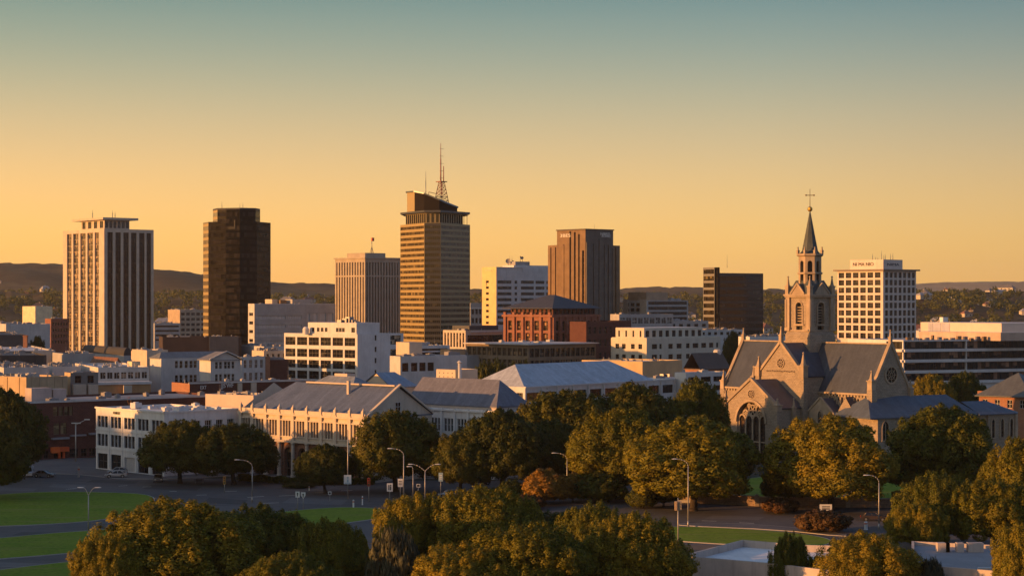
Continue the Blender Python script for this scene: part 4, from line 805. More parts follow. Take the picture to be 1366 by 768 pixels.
# ornate hall
B = Bld('ornate_hall', 'long ornate cream hall with pilasters, triple windows and a grey gabled roof', 'hall', 487, 385, 48); wl, wr = B.along(320, 0), B.along(576); h = B.z(557); zf = B.z(592); zs = B.z(597); zr = B.z(517)
kz = K(1, 2, glass((.020, .018, .015), (.25, .16, .08), .35, .8, 1.2), flat((.22, .17, .12), .6)); ops = []; nb = 9; bw = wl / nb
for i in range(nb):
    u = bw * i; ops += [(u + bw * (.22 + q * .20), u + bw * (.22 + q * .20) + bw * .155, B.z(588.5), B.z(566), kz) for q in range(3)]
gw = [(wr * .46, wr * .54, B.z(552), B.z(541), K(2, 2, None, FR_W))]
m = MB(); facade(m, (0, wl), (0, 0), zs, h, ops, .45); facade(m, (0, 0), (wr, 0), 0, h, [], .3); facade(m, (wr, 0), (wr, wl), 0, h, [], .3); facade(m, (wr, wl), (0, wl), 0, h, [], .3)
m.build('wall', [HALLW], B.root); B.windows(ops, (0, wl), (0, 0), .45)
m = MB(); m.face([(0, 0, h), (wr, 0, h), (wr * .5, 0, zr - .35)]); m.build('gable', [HALLW], B.root); m = MB(); m.face([(wr, wl, h), (0, wl, h), (wr * .5, wl, zr - .35)]); m.build('gable', [HALLW], B.root)
o = obj('window', win_mesh(1.5, 1.9, 2, 2, FR_W, GLD, .08), B.root, (wr * .44, -.12, B.z(551)))
# arcade at street level: brick back wall with round arches behind stone columns
def arch_panel(m, p0, p1, z0, z1, arches, dep, mi, n=12):
    """wall from p0 to p1 with round-headed openings (u_centre, half width, spring z)"""
    d = Vector((p1[0] - p0[0], p1[1] - p0[1])); L = d.length; d.normalize(); nn = Vector((-d.y, d.x)); Pt = lambda u, z, k=0: (p0[0] + d.x * u + nn.x * k, p0[1] + d.y * u + nn.y * k, z); u = 0
    for uc, hw, zs_ in arches:
        m.face([Pt(u, z0), Pt(uc - hw, z0), Pt(uc - hw, z1), Pt(u, z1)], mi); pr = None
        for i in range(n + 1):
            a = math.pi - math.pi * i / n; x, z = uc + hw * math.cos(a), zs_ + hw * math.sin(a)
            if pr: m.face([Pt(pr[0], pr[1]), Pt(x, z), Pt(x, z1), Pt(pr[0], z1)], mi); m.face([Pt(pr[0], pr[1], dep), Pt(x, z, dep), Pt(x, z), Pt(pr[0], pr[1])], mi)
            pr = (x, z)
        m.face([Pt(uc - hw, z0), Pt(uc - hw, z0, dep), Pt(uc - hw, zs_, dep), Pt(uc - hw, zs_)], mi); m.face([Pt(uc + hw, z0, dep), Pt(uc + hw, z0), Pt(uc + hw, zs_), Pt(uc + hw, zs_, dep)], mi); u = uc + hw
    m.face([Pt(u, z0), Pt(L, z0), Pt(L, z1), Pt(u, z1)], mi)
m = MB(); arch_panel(m, (0.5, wl), (.5, 0), 0, zs + .3, [(bw * (i + .5), bw * .31, zs - 2.4) for i in range(nb)], .8, 0); m.build('arcade', [brick((.26, .11, .06), (.32, .14, .08))], B.root)
m = MB(); m.face([(1.3, wl, 0), (1.3, 0, 0), (1.3, 0, zs), (1.3, wl, zs)]); m.build('shopfront', [GLB], B.root)
for i in range(nb):
    u = wl - bw * (i + .5); o = obj('door', win_mesh(bw * .5, zs - 2.2, 2, 3, FR_B, GLD, .12, name='door'), B.root, (1.15, u + bw * .25, .02), R(-90))
def column(px_u, z0, z1, r): 
    m = MB(); m.lathe([(r * 1.35, z0), (r * 1.35, z0 + .35), (r, z0 + .5), (r * .88, z1 - .5), (r * 1.3, z1 - .2), (r * 1.3, z1)], (-.15, px_u), 12); m.build('column', [HALLW], B.root)
for i in range(nb + 1): column(max(.4, min(wl - .4, wl - bw * i)), 0, zs, .42)
for i in range(nb + 1):
    u = max(.45, min(wl - .45, wl - bw * i)); m = MB(); m.box(-.38, u - .42, zs + .02, -.004, u + .42, h + .2); m.box(-.5, u - .52, h - .9, -.003, u + .52, h - .5); m.box(-.44, u - .3, h + .2, .3, u + .3, h + 1.3); m.lathe([(.34, h + 1.3), (.2, h + 1.55), (.02, h + 1.9)], (-.07, u), 8); m.build('pilaster', [HALLW], B.root)
m = MB(); m.box(-.55, -.3, h - .45, -.002, wl + .3, h - .1); m.box(-.3, -.3, h - 1.5, -.006, wl + .3, h - 1.25); m.box(-.45, -.3, zs - .02, -.007, wl + .3, zs + .45); m.box(-.25, -.3, zf + .3, -.008, wl + .3, zf + .5); m.build('cornice', [HALLW], B.root)
m = MB(); m.box(-.2, -.2, h - .1, .35, wl + .2, h + .7); m.build('parapet', [HALLW], B.root)
xr, yl = B.loc(377, 405); hip_roof(B, .5, 0, wr - .1, wl * .965, h + .02, zr, SL1, .25, 'y', .0, .62)
m = MB(); 
def rake(m, p, q, w, hgt, mi=0): 
    p, q = Vector(p), Vector(q); 
    for k in range(1):
        d = (q - p); n = Vector((0, 0, 1)); s = Vector((0, w, 0)); a = [p - s, q - s, q + s, p + s]; b = [v + n * hgt for v in a]; m.face(b, mi); m.face([a[0], a[1], b[1], b[0]], mi); m.face([a[2], a[3], b[3], b[2]], mi); m.face([a[1], a[2], b[2], b[1]], mi); m.face([a[3], a[0], b[0], b[3]], mi)
rake(m, (.1, -.25, h + .05), (wr * .5, -.25, zr - .02), .35, .45); rake(m, (wr * .5, -.25, zr - .02), (wr - .1, -.25, h + .05), .35, .45); m.build('coping', [HALLW], B.root)
m = MB(); m.box(wr * .5 - .35, 1, zr - .1, wr * .5 + .35, wl * .72, zr + .22); m.build('ridge_cap', [PINK], B.root)
m = MB(); x, y = B.loc(465, 398); m.box(x, y, zr - 2, x + .6, y + .6, zr + .85); m.build('chimney', [PINK], B.root); B.finish()

# second hall, hipped at the shaded end
B = Bld('hipped_hall', 'white hall with a pinkish hipped roof standing beside the ornate hall', 'hall', 661, 394, 48); wl, wr = B.along(572, 0), B.along(712); h = B.z(548); zr = B.z(508.5); HW2 = plaster((.68, .665, .65), .8, .1, .3)
ops = []
for i in range(5): u = wl * (i + .5) / 5 - 1.3; ops += [(u + q * .95, u + q * .95 + .8, B.z(579), B.z(561), K(1, 2, None, FR_W)) for q in range(3)]
ops += [(wl * (i + .5) / 5 - 1.2, wl * (i + .5) / 5 + 1.2, 1, 5.2, kw22) for i in range(5)]
shell(B, rect(wr, wl), 0, h, {3: ops, 0: grid(wr, 3, .5, [(B.z(579), B.z(561))], K(3, 2, None, FR_W))}, HW2, ROOF_W, .35, .4)
m = MB()
for i in range(6): u = max(.3, min(wl - .3, wl * i / 5)); m.box(-.3, u - .3, 0, -.004, u + .3, h + .1)
m.box(-.4, -.2, h - .5, -.003, wl, h - .15); m.box(-.35, -.2, B.z(590), -.006, wl, B.z(587)); m.build('pilaster', [HW2], B.root)
hip_roof(B, 1.2, .8, wr - .3, wl + 8, B.z(543), zr, SL2, .2, 'y', .75, .0); m = MB(); m.box(1.1, .7, h - .35, wr - .4, wl + 7, B.z(543) - .27); m.build('attic', [PINK], B.root); B.finish()
# plant house with tall flue behind it
B = block('plant_house', 'boxy rooftop-height plant house with pocked cream wall and a tall flue', 'building', 582, 607.5, 637, 493, 500, 46, CREAM, sp(4, .18, [497, 502], 1.5, kw1), None, ROOF_G, 0); m = MB(); m.tube((1.0, -.6, 0), (1.0, -.6, B.z(482)), .55, .5, 10); m.lathe([(.6, B.z(484)), (.75, B.z(483.2)), (.3, B.z(481)), (.01, B.z(480.6))], (1.0, -.6), 10); m.build('flue', [LGREY], B.root); B.finish()
# big pale blue roofed market building
B = Bld('market_hall', 'wide white hall with a low pale blue metal roof and long dark windows', 'hall', 700, 455, 50); wl, wr, h = B.along(622, 0), B.along(900), B.z(516); P = rect(wr, wl)
B.root.location = (B.o.x, B.o.y, 0)
rr = grid(wr, 10, .78, [(B.z(536), B.z(524))], K(3, 1)); shell(B, P, 0, h, {0: rr, 3: grid(wl, 6, .6, [(B.z(536), B.z(524))], kw3)}, WHITE, ROOF_W, .4, .4)
m = MB(); [m.box(wr * i / 10 - .25, -.35, 0, wr * i / 10 + .25, -.004, h + .1) for i in range(11)]; m.box(-.3, -.6, h - .2, wr, -.36, h + .05); m.build('pilaster', [WHITE], B.root)
hip_roof(B, 1, 1, wr * .86, wl - .5, h - .1, B.z(488), PALEBLUE, .4, 'x', .8, .9); B.finish()
B = block('shop_building', 'long low white building with a flat blue-grey roof and shaded windows', 'shop building', 780, 800, 935, 506.5, 540, 30, WHITE, None, sp(12, .78, [513], 8, K(2, 1)), plaster((.40, .46, .52), .8, .1), 5, big=1.2)
B.finish()
# blue gabled roofs behind the ornate hall
B = Bld('gabled_hall', 'small hall with a lit cream gable under a blue metal roof', 'hall', 522, 500, 46); wl, wr = B.along(483, 0), B.along(556); h = B.z(516); zr = B.z(497.5); shell(B, rect(wr, wl), 0, h, {}, CREAM, ROOF_W); m = MB(); m.face([(0, wl, h), (0, 0, h), (0, wl / 2, zr - .3)]); m.build('gable', [plaster((.66, .52, .36), .8, .06, .05)], B.root); hip_roof(B, 0, 0, wr, wl, h, zr, BLUER, .35, 'x', .0, .5); B.finish()
B = Bld('low_hall', 'low building with a faded blue-grey hip roof behind the ornate hall', 'hall', 470, 490, 46); wl, wr = B.along(408, 0), B.along(505); h = B.z(519); shell(B, rect(wr, wl), 0, h, {}, LGREY, ROOF_W); hip_roof(B, 0, 0, wr, wl, h, B.z(503), slate((.22, .25, .29), .5), .4, 'y', .9, .9); sub(B, *B.loc(463, 498), B.loc(463, 498)[0] + 3, B.loc(463, 498)[1] + 5, h - .4, B.z(500), PINK); B.finish()

# white three-storey corner building
B = Bld('corner_building', 'white three-storey corner building with triple windows and pale flat roof', 'building', 219, 400, 44); wl, wr, h = B.along(128, 0), B.along(320), B.z(549.5); WC = plaster((.68, .665, .64), .8, .12, .4)
k3 = K(1, 2, glass((.010, .011, .013), (.14, .13, .12), .3), FR_D, fr=.09); bw = wl / 5; ops = []
for i in range(5):
    u = bw * i
    for py, hp in ((561, 15.5), (586, 16.5)): ops += [(u + bw * (.12 + .265 * q), u + bw * (.12 + .265 * q) + bw * .24, B.z(py + hp), B.z(py), k3) for q in range(3)]
    if i != 2: ops.append((u + bw * .12, u + bw * .88, .25, B.z(613), K(2, 2, None, FR_D, fr=.12)))
ops.append((bw * 2.15, bw * 2.9, .15, B.z(615), dict(K(2, 1, plaster((.5, .48, .46)), FR_W), name='door')))
rr = grid(wr, 6, .6, [(B.z(577), B.z(563)), (B.z(602), B.z(588))], K(3, 2, None, FR_W), 1, 1)
shell(B, rect(wr, wl), 0, h, {3: ops, 0: rr}, WC, ROOF_W, .4, .45, 'wall')
m = MB()
for z_ in (B.z(580.5), B.z(606)): m.box(-.12, 0, z_ - .12, -.004, wl, z_ + .12)
for i in range(1, 5): m.box(-.09, bw * i - .16, .1, -.003, bw * i + .16, h - 1.6)
m.box(-.2, -.2, h - .25, -.005, wl + .2, h + .12); m.box(-.2, -.2, h - .25, wr, -.005, h + .12); m.build('ledge', [WC], B.root)
roof_clutter(B, wr, wl, h, 14, .45, flat((.50, .50, .52), .5)); sign(B, 'FOREST', .8, flat((.04, .04, .04), .6), (0, wl), (0, 0), wl * .32, B.z(551.8) - .6, .14, wl * .10); B.finish()

# maroon brick building with the orange shop
B = Bld('brick_building', 'dark maroon brick street building with an orange shop front and windows tinted like reflected sunset', 'building', 38, 440, 40); wl, wr, h = 24, B.along(300), B.z(536); kx = K(1, 1, glass((.10, .075, .04), (.34, .26, .14), .75, .8, 2), FR_B); ops = []
for py, hp, us in ((544, 12, (71, 78.5, 86, 91)), (566, 15, (71.5, 81))): ops += [(B.along(u), B.along(u + (6.2 if hp == 12 else 8)), B.z(py + hp), B.z(py), K(1, 2, glass((.09, .068, .036), (.30, .23, .12), .8, .8, 2), FR_B)) for u in us]  # yellow panes: reflected evening light put into the glass colour
ops += [(B.along(a), B.along(b), .3, B.z(602), K(2, 2)) for a, b in ((58, 65), (72, 88), (93, 104), (108, 116), (119, 127), (130, 150), (155, 175))]
shell(B, rect(wr, wl), 0, h, {0: ops}, DBRICK, ROOF_G, .35, .5); roof_clutter(B, wr, wl, h, 9, .5)
OR = plaster((.62, .105, .025), .6, .12, .1); m = MB(); u0, u1 = B.along(67), B.along(89); m.box(u0, -1.3, B.z(604), u1, -.01, B.z(598)); m.build('shop_sign', [OR], B.root); m = MB(); m.box(u0 - .4, -1.9, B.z(605), u0 + 1.5, -1.31, B.z(597)); m.build('shop_sign', [plaster((.75, .15, .03), .5)], B.root)
m = MB(); m.box(B.along(77), -.35, .2, B.along(80), -.01, B.z(605)); m.box(B.along(83), -.35, .2, B.along(86), -.01, B.z(605)); m.build('shopfront_post', [OR], B.root)
m = MB(); m.box(B.along(68), -1.1, B.z(587.5), B.along(90), -.006, B.z(585)); m.box(B.along(93), -.9, B.z(584.5), B.along(113), -.007, B.z(582.5)); m.box(B.along(118), -.9, B.z(583.5), B.along(140), -.007, B.z(581)); m.build('canopy', [flat((.22, .22, .24), .5)], B.root)
m = MB(); m.box(-.2, -.25, h - .35, wr, -.004, h + .1); m.build('coping', [LGREY], B.root)
sign(B, '0', 2.4, plaster((.75, .22, .05)), (0, 0), (wr, 0), B.along(172), B.z(537.5) - .4, .12); m = MB(); x, y = B.loc(42, 452); m.box(x, y, h - .5, x + 5.2, y + 3.4, B.z(521)); m.box(x + 5.6, y, h - .5, x + 9, y + 3, B.z(523)); m.build('roof_hut', [plaster((.50, .40, .36))], B.root); B.finish()

# brown brick store with lettering
B = block('brick_building', 'brown brick store with white lettering and a sunlit orange end wall', 'store', 229, 253, 420, 511.5, 500, 34, DBRICK, None, None, ROOF_G, 3, wmi={3: 1}, mats=[DBRICK, OBRICK]); lw = plaster((.75, .75, .74), .7); P = B.P  # bright brick end, dark brick front: sun and shade put into the colours
sign(B, 'EXT', 1.4, lw, P[0], P[1], B.along(271), B.z(517.3), .12, 1.7); sign(B, "JJS'WF", 1.7, lw, P[0], P[1], B.along(303), B.z(515.5), .12, 3.6)
m = MB()
for px, w in ((318, 3.6), (336.5, 5)): x = B.along(px); m.box(x - w / 10, -.6, 0, x + w / 10 + .5, -.01, B.z(512.5))
m.build('pier', [CREAM], B.root); m = MB(); m.box(-.3, -.3, B.h - .1, B.wr, -.006, B.h + .35); m.build('coping', [LGREY], B.root); B.finish()
B = block('shop_building', 'low pink-white flat-roofed building wedged behind the white corner building', 'shop building', 274, 338, 372, 527, 455, 62, plaster((.62, .50, .42), .8, .08, .1), None, None, ROOF_W, 5); B.finish()

# pale classical range with a small pediment
B = Bld('stone_building', 'pale grey two-storey range with tall paired windows and a low parapet', 'building', 215, 625, 32); wr, wl, h = B.along(286), 10, B.z(478); PG = plaster((.52, .50, .48), .85, .12, .35)
ops = [(B.along(a), B.along(a + 4.2), B.z(py + 10), B.z(py), K(1, 2, None, FR_W)) for py in (481.5, 500.5) for a in (233.5, 239.5, 246.5, 253, 258.5, 267)]; shell(B, rect(wr, wl), 0, h, {0: ops}, PG, ROOF_G, .3, .4); hip_roof(B, 0, 1, wr + 6, wl, h + .05, B.z(470), slate((.16, .17, .18), .5), .3, 'x', .5, .0); B.finish()
B = Bld('stone_building', 'pale grey gabled wing with a plain pediment over paired windows', 'building', 281, 605, 32); wr, wl, h, zr = B.along(321), 9, B.z(480), B.z(469.5)
ops = [(B.along(a), B.along(a + 3.8), B.z(py + 9.5), B.z(py), K(1, 2, None, FR_W)) for py in (482.5, 499) for a in (287, 292.5, 299, 303.5, 309)]; shell(B, rect(wr, wl), 0, h, {0: ops}, PG, ROOF_G, .3, .3); m = MB(); m.face([(0, 0, h), (wr, 0, h), (wr / 2, 0, zr - .2)]); m.build('gable', [PG], B.root); hip_roof(B, 0, 0, wr, wl, h, zr, slate((.20, .20, .21), .5), .6, 'y', .0, .3); m = MB(); rake(m, (-.6, -.75, h + .05), (wr / 2, -.75, zr + .03), .2, .35); rake(m, (wr / 2, -.75, zr + .03), (wr + .6, -.75, h + .05), .2, .35); m.build('coping', [LGREY], B.root); B.finish()
B = block('stone_building', 'pale grey annexe with two tall windows and an orange brick edge', 'building', 316, 322, 354, 476, 635, 32, PG, None, sp(4, .5, [480, 497], 11, K(2, 2, None, FR_W)), ROOF_G, 3); m = MB(); m.box(B.wr + .01, -.3, 0, B.wr + 1.6, 8, B.h); m.build('wall_panel', [OBRICK], B.root); B.finish()
B = block('stone_building', 'cream flat-roofed block with a big shaded opening and a lit corner', 'building', 176, 196, 224, 467, 640, 30, CREAM, None, sp(2, .6, [484, 500], 9, kw3), ROOF_W, 4); B.finish()
B = block('warehouse', 'long dark maroon shed below the black glass tower', 'warehouse', 212, 217, 322, 449.5, 800, 14, plaster((.060, .040, .036), .8), None, None, ROOF_D, 5); m = MB(); m.box(B.along(279), -.6, 0, B.along(318), -.02, B.h + .2); m.build('wall_panel', [plaster((.075, .08, .095), .6)], B.root); B.finish()

# left: the jumble of roofs
TAN = plaster((.46, .34, .21), .85, .15, .25)
B = block('warehouse', 'tan panelled building with sunlit bays rising behind the dark street trees', 'warehouse', -30, 35, 90, 503, 530, 46, TAN, sp(4, .06, [504], 24, None), sp(5, .04, [504], 22, None), ROOF_G, 8); B.finish()
B = block('office_block', 'grey boxy building with a lit yellow edge among the low roofs', 'office block', 86, 94, 131, 497, 545, 30, plaster((.20, .18, .17)), None, sp(2, .5, [501], 10, K(2, 2)), ROOF_G, 3, wmi={3: 1}, mats=[plaster((.20, .18, .17)), TAN]); m = MB(); x = B.along(93); m.box(.4, -1.5, 0, B.along(113), -.02, B.z(512.5)); m.box(B.along(116), -1.5, 0, B.along(129), -.02, B.z(513)); m.build('shed', [plaster((.56, .44, .34))], B.root); B.finish()  # sunward face coloured tan on a grey building: sunlight put into the colour
B = block('office_block', 'long white terraced building with an open railed deck and orange base', 'office block', 100, 131, 199, 490, 590, 22, plaster((.56, .52, .48), .85), None, sp(7, .8, [496.5], 9, K(2, 1, glass((.03, .025, .02), (.5, .36, .25), .5), FR_W)), ROOF_W, 8); m = MB(); m.box(-1, -6, 0, B.along(196), -.5, B.z(512)); m.build('terrace_floor', [plaster((.44, .25, .12))], B.root); m = MB(); m.box(-1.4, -6.5, B.z(512) + .01, B.along(197), -.4, B.z(508.5)); m.build('roof_slab', [WHITE], B.root); m = MB(); m.box(B.along(159), -7.6, 0, B.along(170), -6.6, B.z(513)); m.build('wall_panel', [CREAM], B.root); B.finish()
B = Bld('roofed_hall', 'brown hip-roofed hall below the cream tower', 'hall', 155, 660, 36); wl, wr, h = B.along(120, 0), B.along(163), B.z(489); shell(B, rect(wr, wl), 0, h, {}, BROWNC, ROOF_D); hip_roof(B, 0, 0, wr, wl, h, B.z(477), slate((.17, .075, .04), .4), .4, 'y', .8, .8); B.finish()
B = Bld('barrel_hall', 'long grey shed with a dark rounded roof under the cream tower', 'warehouse', 165, 760, 30); wl, wr, h = B.along(104, 0) * .9, B.along(176), B.z(474); shell(B, rect(wr, wl), 0, h, {}, GREY, ROOF_D); m = MB(); ra = B.z(463.5) - h; pr = [(wr / 2 - wr / 2 * math.cos(math.pi * i / 10), h + ra * math.sin(math.pi * i / 10)) for i in range(11)]
for (x0, z0), (x1, z1) in zip(pr, pr[1:]): m.face([(x0, 0, z0), (x1, 0, z1), (x1, wl, z1), (x0, wl, z0)], 0, True)
m.face([(x, 0, z) for x, z in pr][::-1]); m.face([(x, wl, z) for x, z in pr]); m.build('roof', [plaster((.045, .043, .045), .7)], B.root); B.finish()
LOW = [ # name, label, l, c, r, top, Y, a, wall, windows?, roof, clutter
 ('office_block', 'broad white flat-roofed block left of the cream tower', -40, 8, 67, 432, 900, 30, LGREY, None, ROOF_W, 6),
 ('office_block', 'far white block with a bright yellow sunlit end left of the cream tower', 30, 47, 70, 408.5, 1600, 44, plaster((.74, .62, .40)), None, ROOF_W, 4),
 ('brick_building', 'narrow red brick building touching the cream tower', 60, 68, 92, 425, 1020, 30, BRICK, sp(6, .5, [430, 438, 446, 454], 4, K(1, 1)), ROOF_G, 2),
 ('office_block', 'low dark shed with a brick chimney stack in the jumble of roofs', -30, -8, 34, 446.5, 780, 20, DARKC, sp(3, .7, [450], 5, None), ROOF_D, 2),
 ('office_block', 'long pale concrete roof deck behind the tan panelled building', -40, -10, 74, 468, 700, 20, GREY, None, ROOF_W, 6),
 ('warehouse', 'black-walled shed with an orange sunlit door in the jumble of roofs', -20, -5, 62, 474, 640, 20, DARKC, sp(7, .5, [476], 8, None), ROOF_D, 3),
 ('warehouse', 'grey lean-to shed with a sloped panel roof below the cream tower', 70, 84, 126, 471.5, 690, 25, GREY, None, ROOF_G, 3),
 ('office_block', 'pale roof deck crowded with plant just above the tan panelled building', -30, 5, 66, 490, 585, 25, LGREY, None, ROOF_W, 12),
 ('office_block', 'grey roof deck with white plant boxes beside the white terraced building', 56, 70, 108, 489, 600, 22, LGREY, None, ROOF_W, 10),
 ('shop_building', 'small bright cream hut on the roofs below the cream tower', 170, 176, 184, 482, 610, 40, plaster((.70, .56, .36)), None, ROOF_W, 0),
 ('office_block', 'tall cream stub with a sunlit face in front of the cream tower foot', 175, 193, 205, 468.5, 665, 44, plaster((.62, .52, .40)), None, ROOF_W, 2),
 ('office_block', 'white strip-windowed block in the gap between the cream and black towers', 198, 206, 240, 431, 1250, 20, LGREY, sp(1, .96, [434, 440, 446, 452], 2.4, K(12, 1, nm='window_band')), ROOF_W, 4),
 ('office_block', 'stepped tan block with sunlit terraces in the gap between the cream and black towers', 224, 240, 275, 413, 1350, 36, plaster((.42, .33, .24)), sp(5, .7, [417, 424, 431, 438, 445], 3.6, K(2, 1)), ROOF_G, 7),
 ('office_block', 'low cream roof block behind the pale annexe', 336, 352, 384, 468, 690, 30, CREAM, sp(4, .4, [472], 5, K(1, 1)), ROOF_W, 8),
 ('brick_building', 'dark red low building beside the white office with big windows', 336, 348, 385, 480, 640, 24, DBRICK, None, ROOF_G, 12),
 ('office_block', 'pale low block at the foot of the grey strip-window office', 320, 352, 392, 462, 800, 30, LGREY, None, ROOF_W, 9),
 ('office_block', 'white low block between the yellow-ended block and the brick pyramid building', 640, 655, 690, 452, 850, 36, LGREY, None, ROOF_W, 5),
 ('office_block', 'grey roof deck with scattered plant left of the dark glass tower', 880, 892, 945, 428, 900, 28, GREY, sp(5, .5, [432], 4, K(1, 1)), ROOF_W, 9),
 ('office_block', 'white low range at the foot of the dark glass tower', 905, 925, 992, 440, 820, 28, LGREY, sp(8, .5, [443], 4, K(1, 1)), ROOF_W, 6),
 ('office_block', 'low white roofs between the dark glass tower and the church spire', 985, 1000, 1052, 449, 760, 28, WHITE, None, ROOF_W, 12),
 ('office_block', 'pale block behind the gridded tower foot', 1216, 1226, 1262, 441, 1000, 25, LGREY, sp(5, .5, [444], 4, K(1, 1)), ROOF_W, 4),
 ('brick_building', 'small dark brick block between the low white range and the finned corner block', 596, 606, 645, 468, 720, 34, BROWNC, sp(5, .5, [472], 5, K(1, 1)), ROOF_G, 6),
]
for nm, lb, l, c, r, t, Y, a, wall, w, rf, cl in LOW:
    B = block(nm, lb, 'building' if 'brick' in nm else 'warehouse' if 'ware' in nm else 'office block', l, c, r, t, Y, a, wall, None, w, rf, cl + (4 if cl else 0), big=1.15)
    if cl: roof_detail(B, B.wr, B.wl, B.h)
    B.finish()
# lone chimney, barrel tank
t = tag(empty('chimney_stack', (*at(34, 400, 770).xy, 0), 0), 'brick chimney stack standing on its own among the left-hand roofs', 'chimney'); m = MB(); m.prism(rect(1.6, 1.6, -.8, -.8), 0, zat(447, 770)); m.box(-1, -1, zat(448.5, 770), 1, 1, zat(447.5, 770)); m.build('stack', [OBRICK], t)

# foreground flat roofs at the bottom of the view
def lowroof(name, label, pts, z, wall, roof, par=.9):
    p = ccw(pts); c = p[0]; e = empty(name, (c[0], c[1], 0), 0, label, 'building'); B = type('B', (), {})(); B.root = e; B.nw = 0; B.extra = None; q = [(x - c[0], y - c[1]) for x, y in p]; shell2(B, q, z, wall, roof, par); return B, q
def shell2(B, q, z, wall, roof, par):
    m = MB(); n = len(q); [facade(m, q[i], q[(i + 1) % n], 0, z, [], .3) for i in range(n)]; inn = flat_roof(B, q, z, roof, par, .35)
    for i in range(n):
        a, b, c, d = q[i], q[(i + 1) % n], inn[(i + 1) % n], inn[i]; m.face([(a[0], a[1], z), (b[0], b[1], z), (c.x, c.y, z), (d.x, d.y, z)]); m.face([(d.x, d.y, z), (c.x, c.y, z), (c.x, c.y, z - par), (d.x, d.y, z - par)])
    m.build('wall', [wall], B.root)
def rp(px, py, z): Y = (CZ - z) * F / (py - HZ); return ((px - 683) / F * Y, Y)
PW = plaster((.50, .42, .37), .85, .15, .5)
B, q = lowroof('flat_roofed_building', 'low pale building with a blank white roof behind the front trees', [rp(921, 737, 4.6), rp(925, 742, 4.6), rp(1030, 751, 4.6), rp(1105, 760, 4.6), rp(1120, 727, 4.6), rp(1075, 726, 4.6), rp(990, 719.5, 4.6)], 4.6, PW, plaster((.76, .745, .74), .8, .14, .2))
m = MB(); a, b = Vector(rp(976, 748, 4.0)) - Vector((B.root.location.x, B.root.location.y)), Vector(rp(1018, 751, 4.0)) - Vector((B.root.location.x, B.root.location.y)); d = (b - a).normalized(); n = Vector((d.y, -d.x)); m.prism(ccw([tuple(a - n * .2), tuple(b - n * .2), tuple(b + n * .35), tuple(a + n * .35)]), 2.75, 3.85, 0, None, True); m.build('window_band', [flat((.02, .02, .02), .4)], B.root)
B, q = lowroof('flat_roofed_building', 'low building with a grey felt roof and pale parapet near the frame corner', [rp(1216, 752, 4.4), rp(1420, 768, 4.4), rp(1430, 728, 4.4), rp(1345, 727, 4.4), rp(1216, 721, 4.4)], 4.4, PW, plaster((.27, .27, .29), .85, .12, .15), .5)
for px, w in ((1251, 1.6), (1262, .5), (1277, .9), (1292, 2)):
    x, y = rp(px, 731, 4.4); x -= B.root.location.x; y -= B.root.location.y; m = MB(); m.box(x, y, 3.88, x + w, y + 1.2, 5.1); m.build('roof_unit', [PW], B.root)
x, y = rp(1306, 756, 4.4); x -= B.root.location.x; y -= B.root.location.y; m = MB(); m.box(x, y, 3.92, x + 1.6, y + .8, 4.3); m.build('skylight', [flat((.5, .5, .5), .4)], B.root)
# ---------------------------------------------------------------- the stone church
STONE = brick((.27, .215, .16), (.36, .295, .225), (.18, .15, .12), .75, .36, .9, .035); STONEP = plaster((.38, .295, .21), .85, .25, .45); SLR = slate((.060, .070, .092), .35, .5, .5); COPPER = plaster((.075, .088, .085), .6, .35, .5); GILT = flat((.55, .33, .06), .35, .7); STG = glass((.012, .011, .011), (.05, .04, .03), .4, .5, .9)
B = Bld('stone_church', 'gothic stone church with a green spire, twin gables and slate roofs', 'church', 1163, 430, 36); Wn, Ln, ze, zr = 12.5, 49.0, 16.2, 27.0
def ysol(px, X0): k = (px - 683) / F; return (k * (B.o.y + B.dr.y * X0) - B.o.x - B.dr.x * X0) / (B.dl.x - k * B.dl.y)
def zl(py, x, y): return zat(py, B.o.y + B.dr.y * x + B.dl.y * y)
def pinnacle(x, y, z0, z1, r=.55, nm='pinnacle'):
    m = MB(); h = z1 - z0; m.box(x - r, y - r, z0, x + r, y + r, z0 + h * .42); m.box(x - r * 1.25, y - r * 1.25, z0 + h * .42, x + r * 1.25, y + r * 1.25, z0 + h * .48); m.lathe([(r * 1.15, z0 + h * .481), (r * .75, z0 + h * .56), (.12, z0 + h * .92)], (x, y), 4, 0, math.pi / 4); m.lathe([(.05, z0 + h * .90), (.26, z0 + h * .93), (.22, z0 + h * .97), (.02, z1)], (x, y), 8); m.build(nm, [STONEP], B.root)
def gable_wall(m, p0, p1, zb, zt, z0=0, mi=0):
    d = Vector((p1[0] - p0[0], p1[1] - p0[1])); c = ((p0[0] + p1[0]) / 2, (p0[1] + p1[1]) / 2)
    m.face([(p0[0], p0[1], z0), (p1[0], p1[1], z0), (p1[0], p1[1], zb), (p0[0], p0[1], zb)], mi); m.face([(p0[0], p0[1], zb), (p1[0], p1[1], zb), (c[0], c[1], zt)], mi)
def bar(m, p, q, w, t, mi=0):
    """square bar between two points"""
    p, q = Vector(p), Vector(q); d = (q - p).normalized(); u = d.cross(Vector((0, 0, 1))); u = (u.normalized() if u.length > .01 else Vector((1, 0, 0))); v = u.cross(d); A = [p + u * w * a + v * t * b for a, b in ((-1, -1), (1, -1), (1, 1), (-1, 1))]; Q = [x + (q - p) for x in A]
    for i in range(4): m.face([A[i], A[(i + 1) % 4], Q[(i + 1) % 4], Q[i]], mi)
    m.face(A[::-1], mi); m.face(Q, mi)
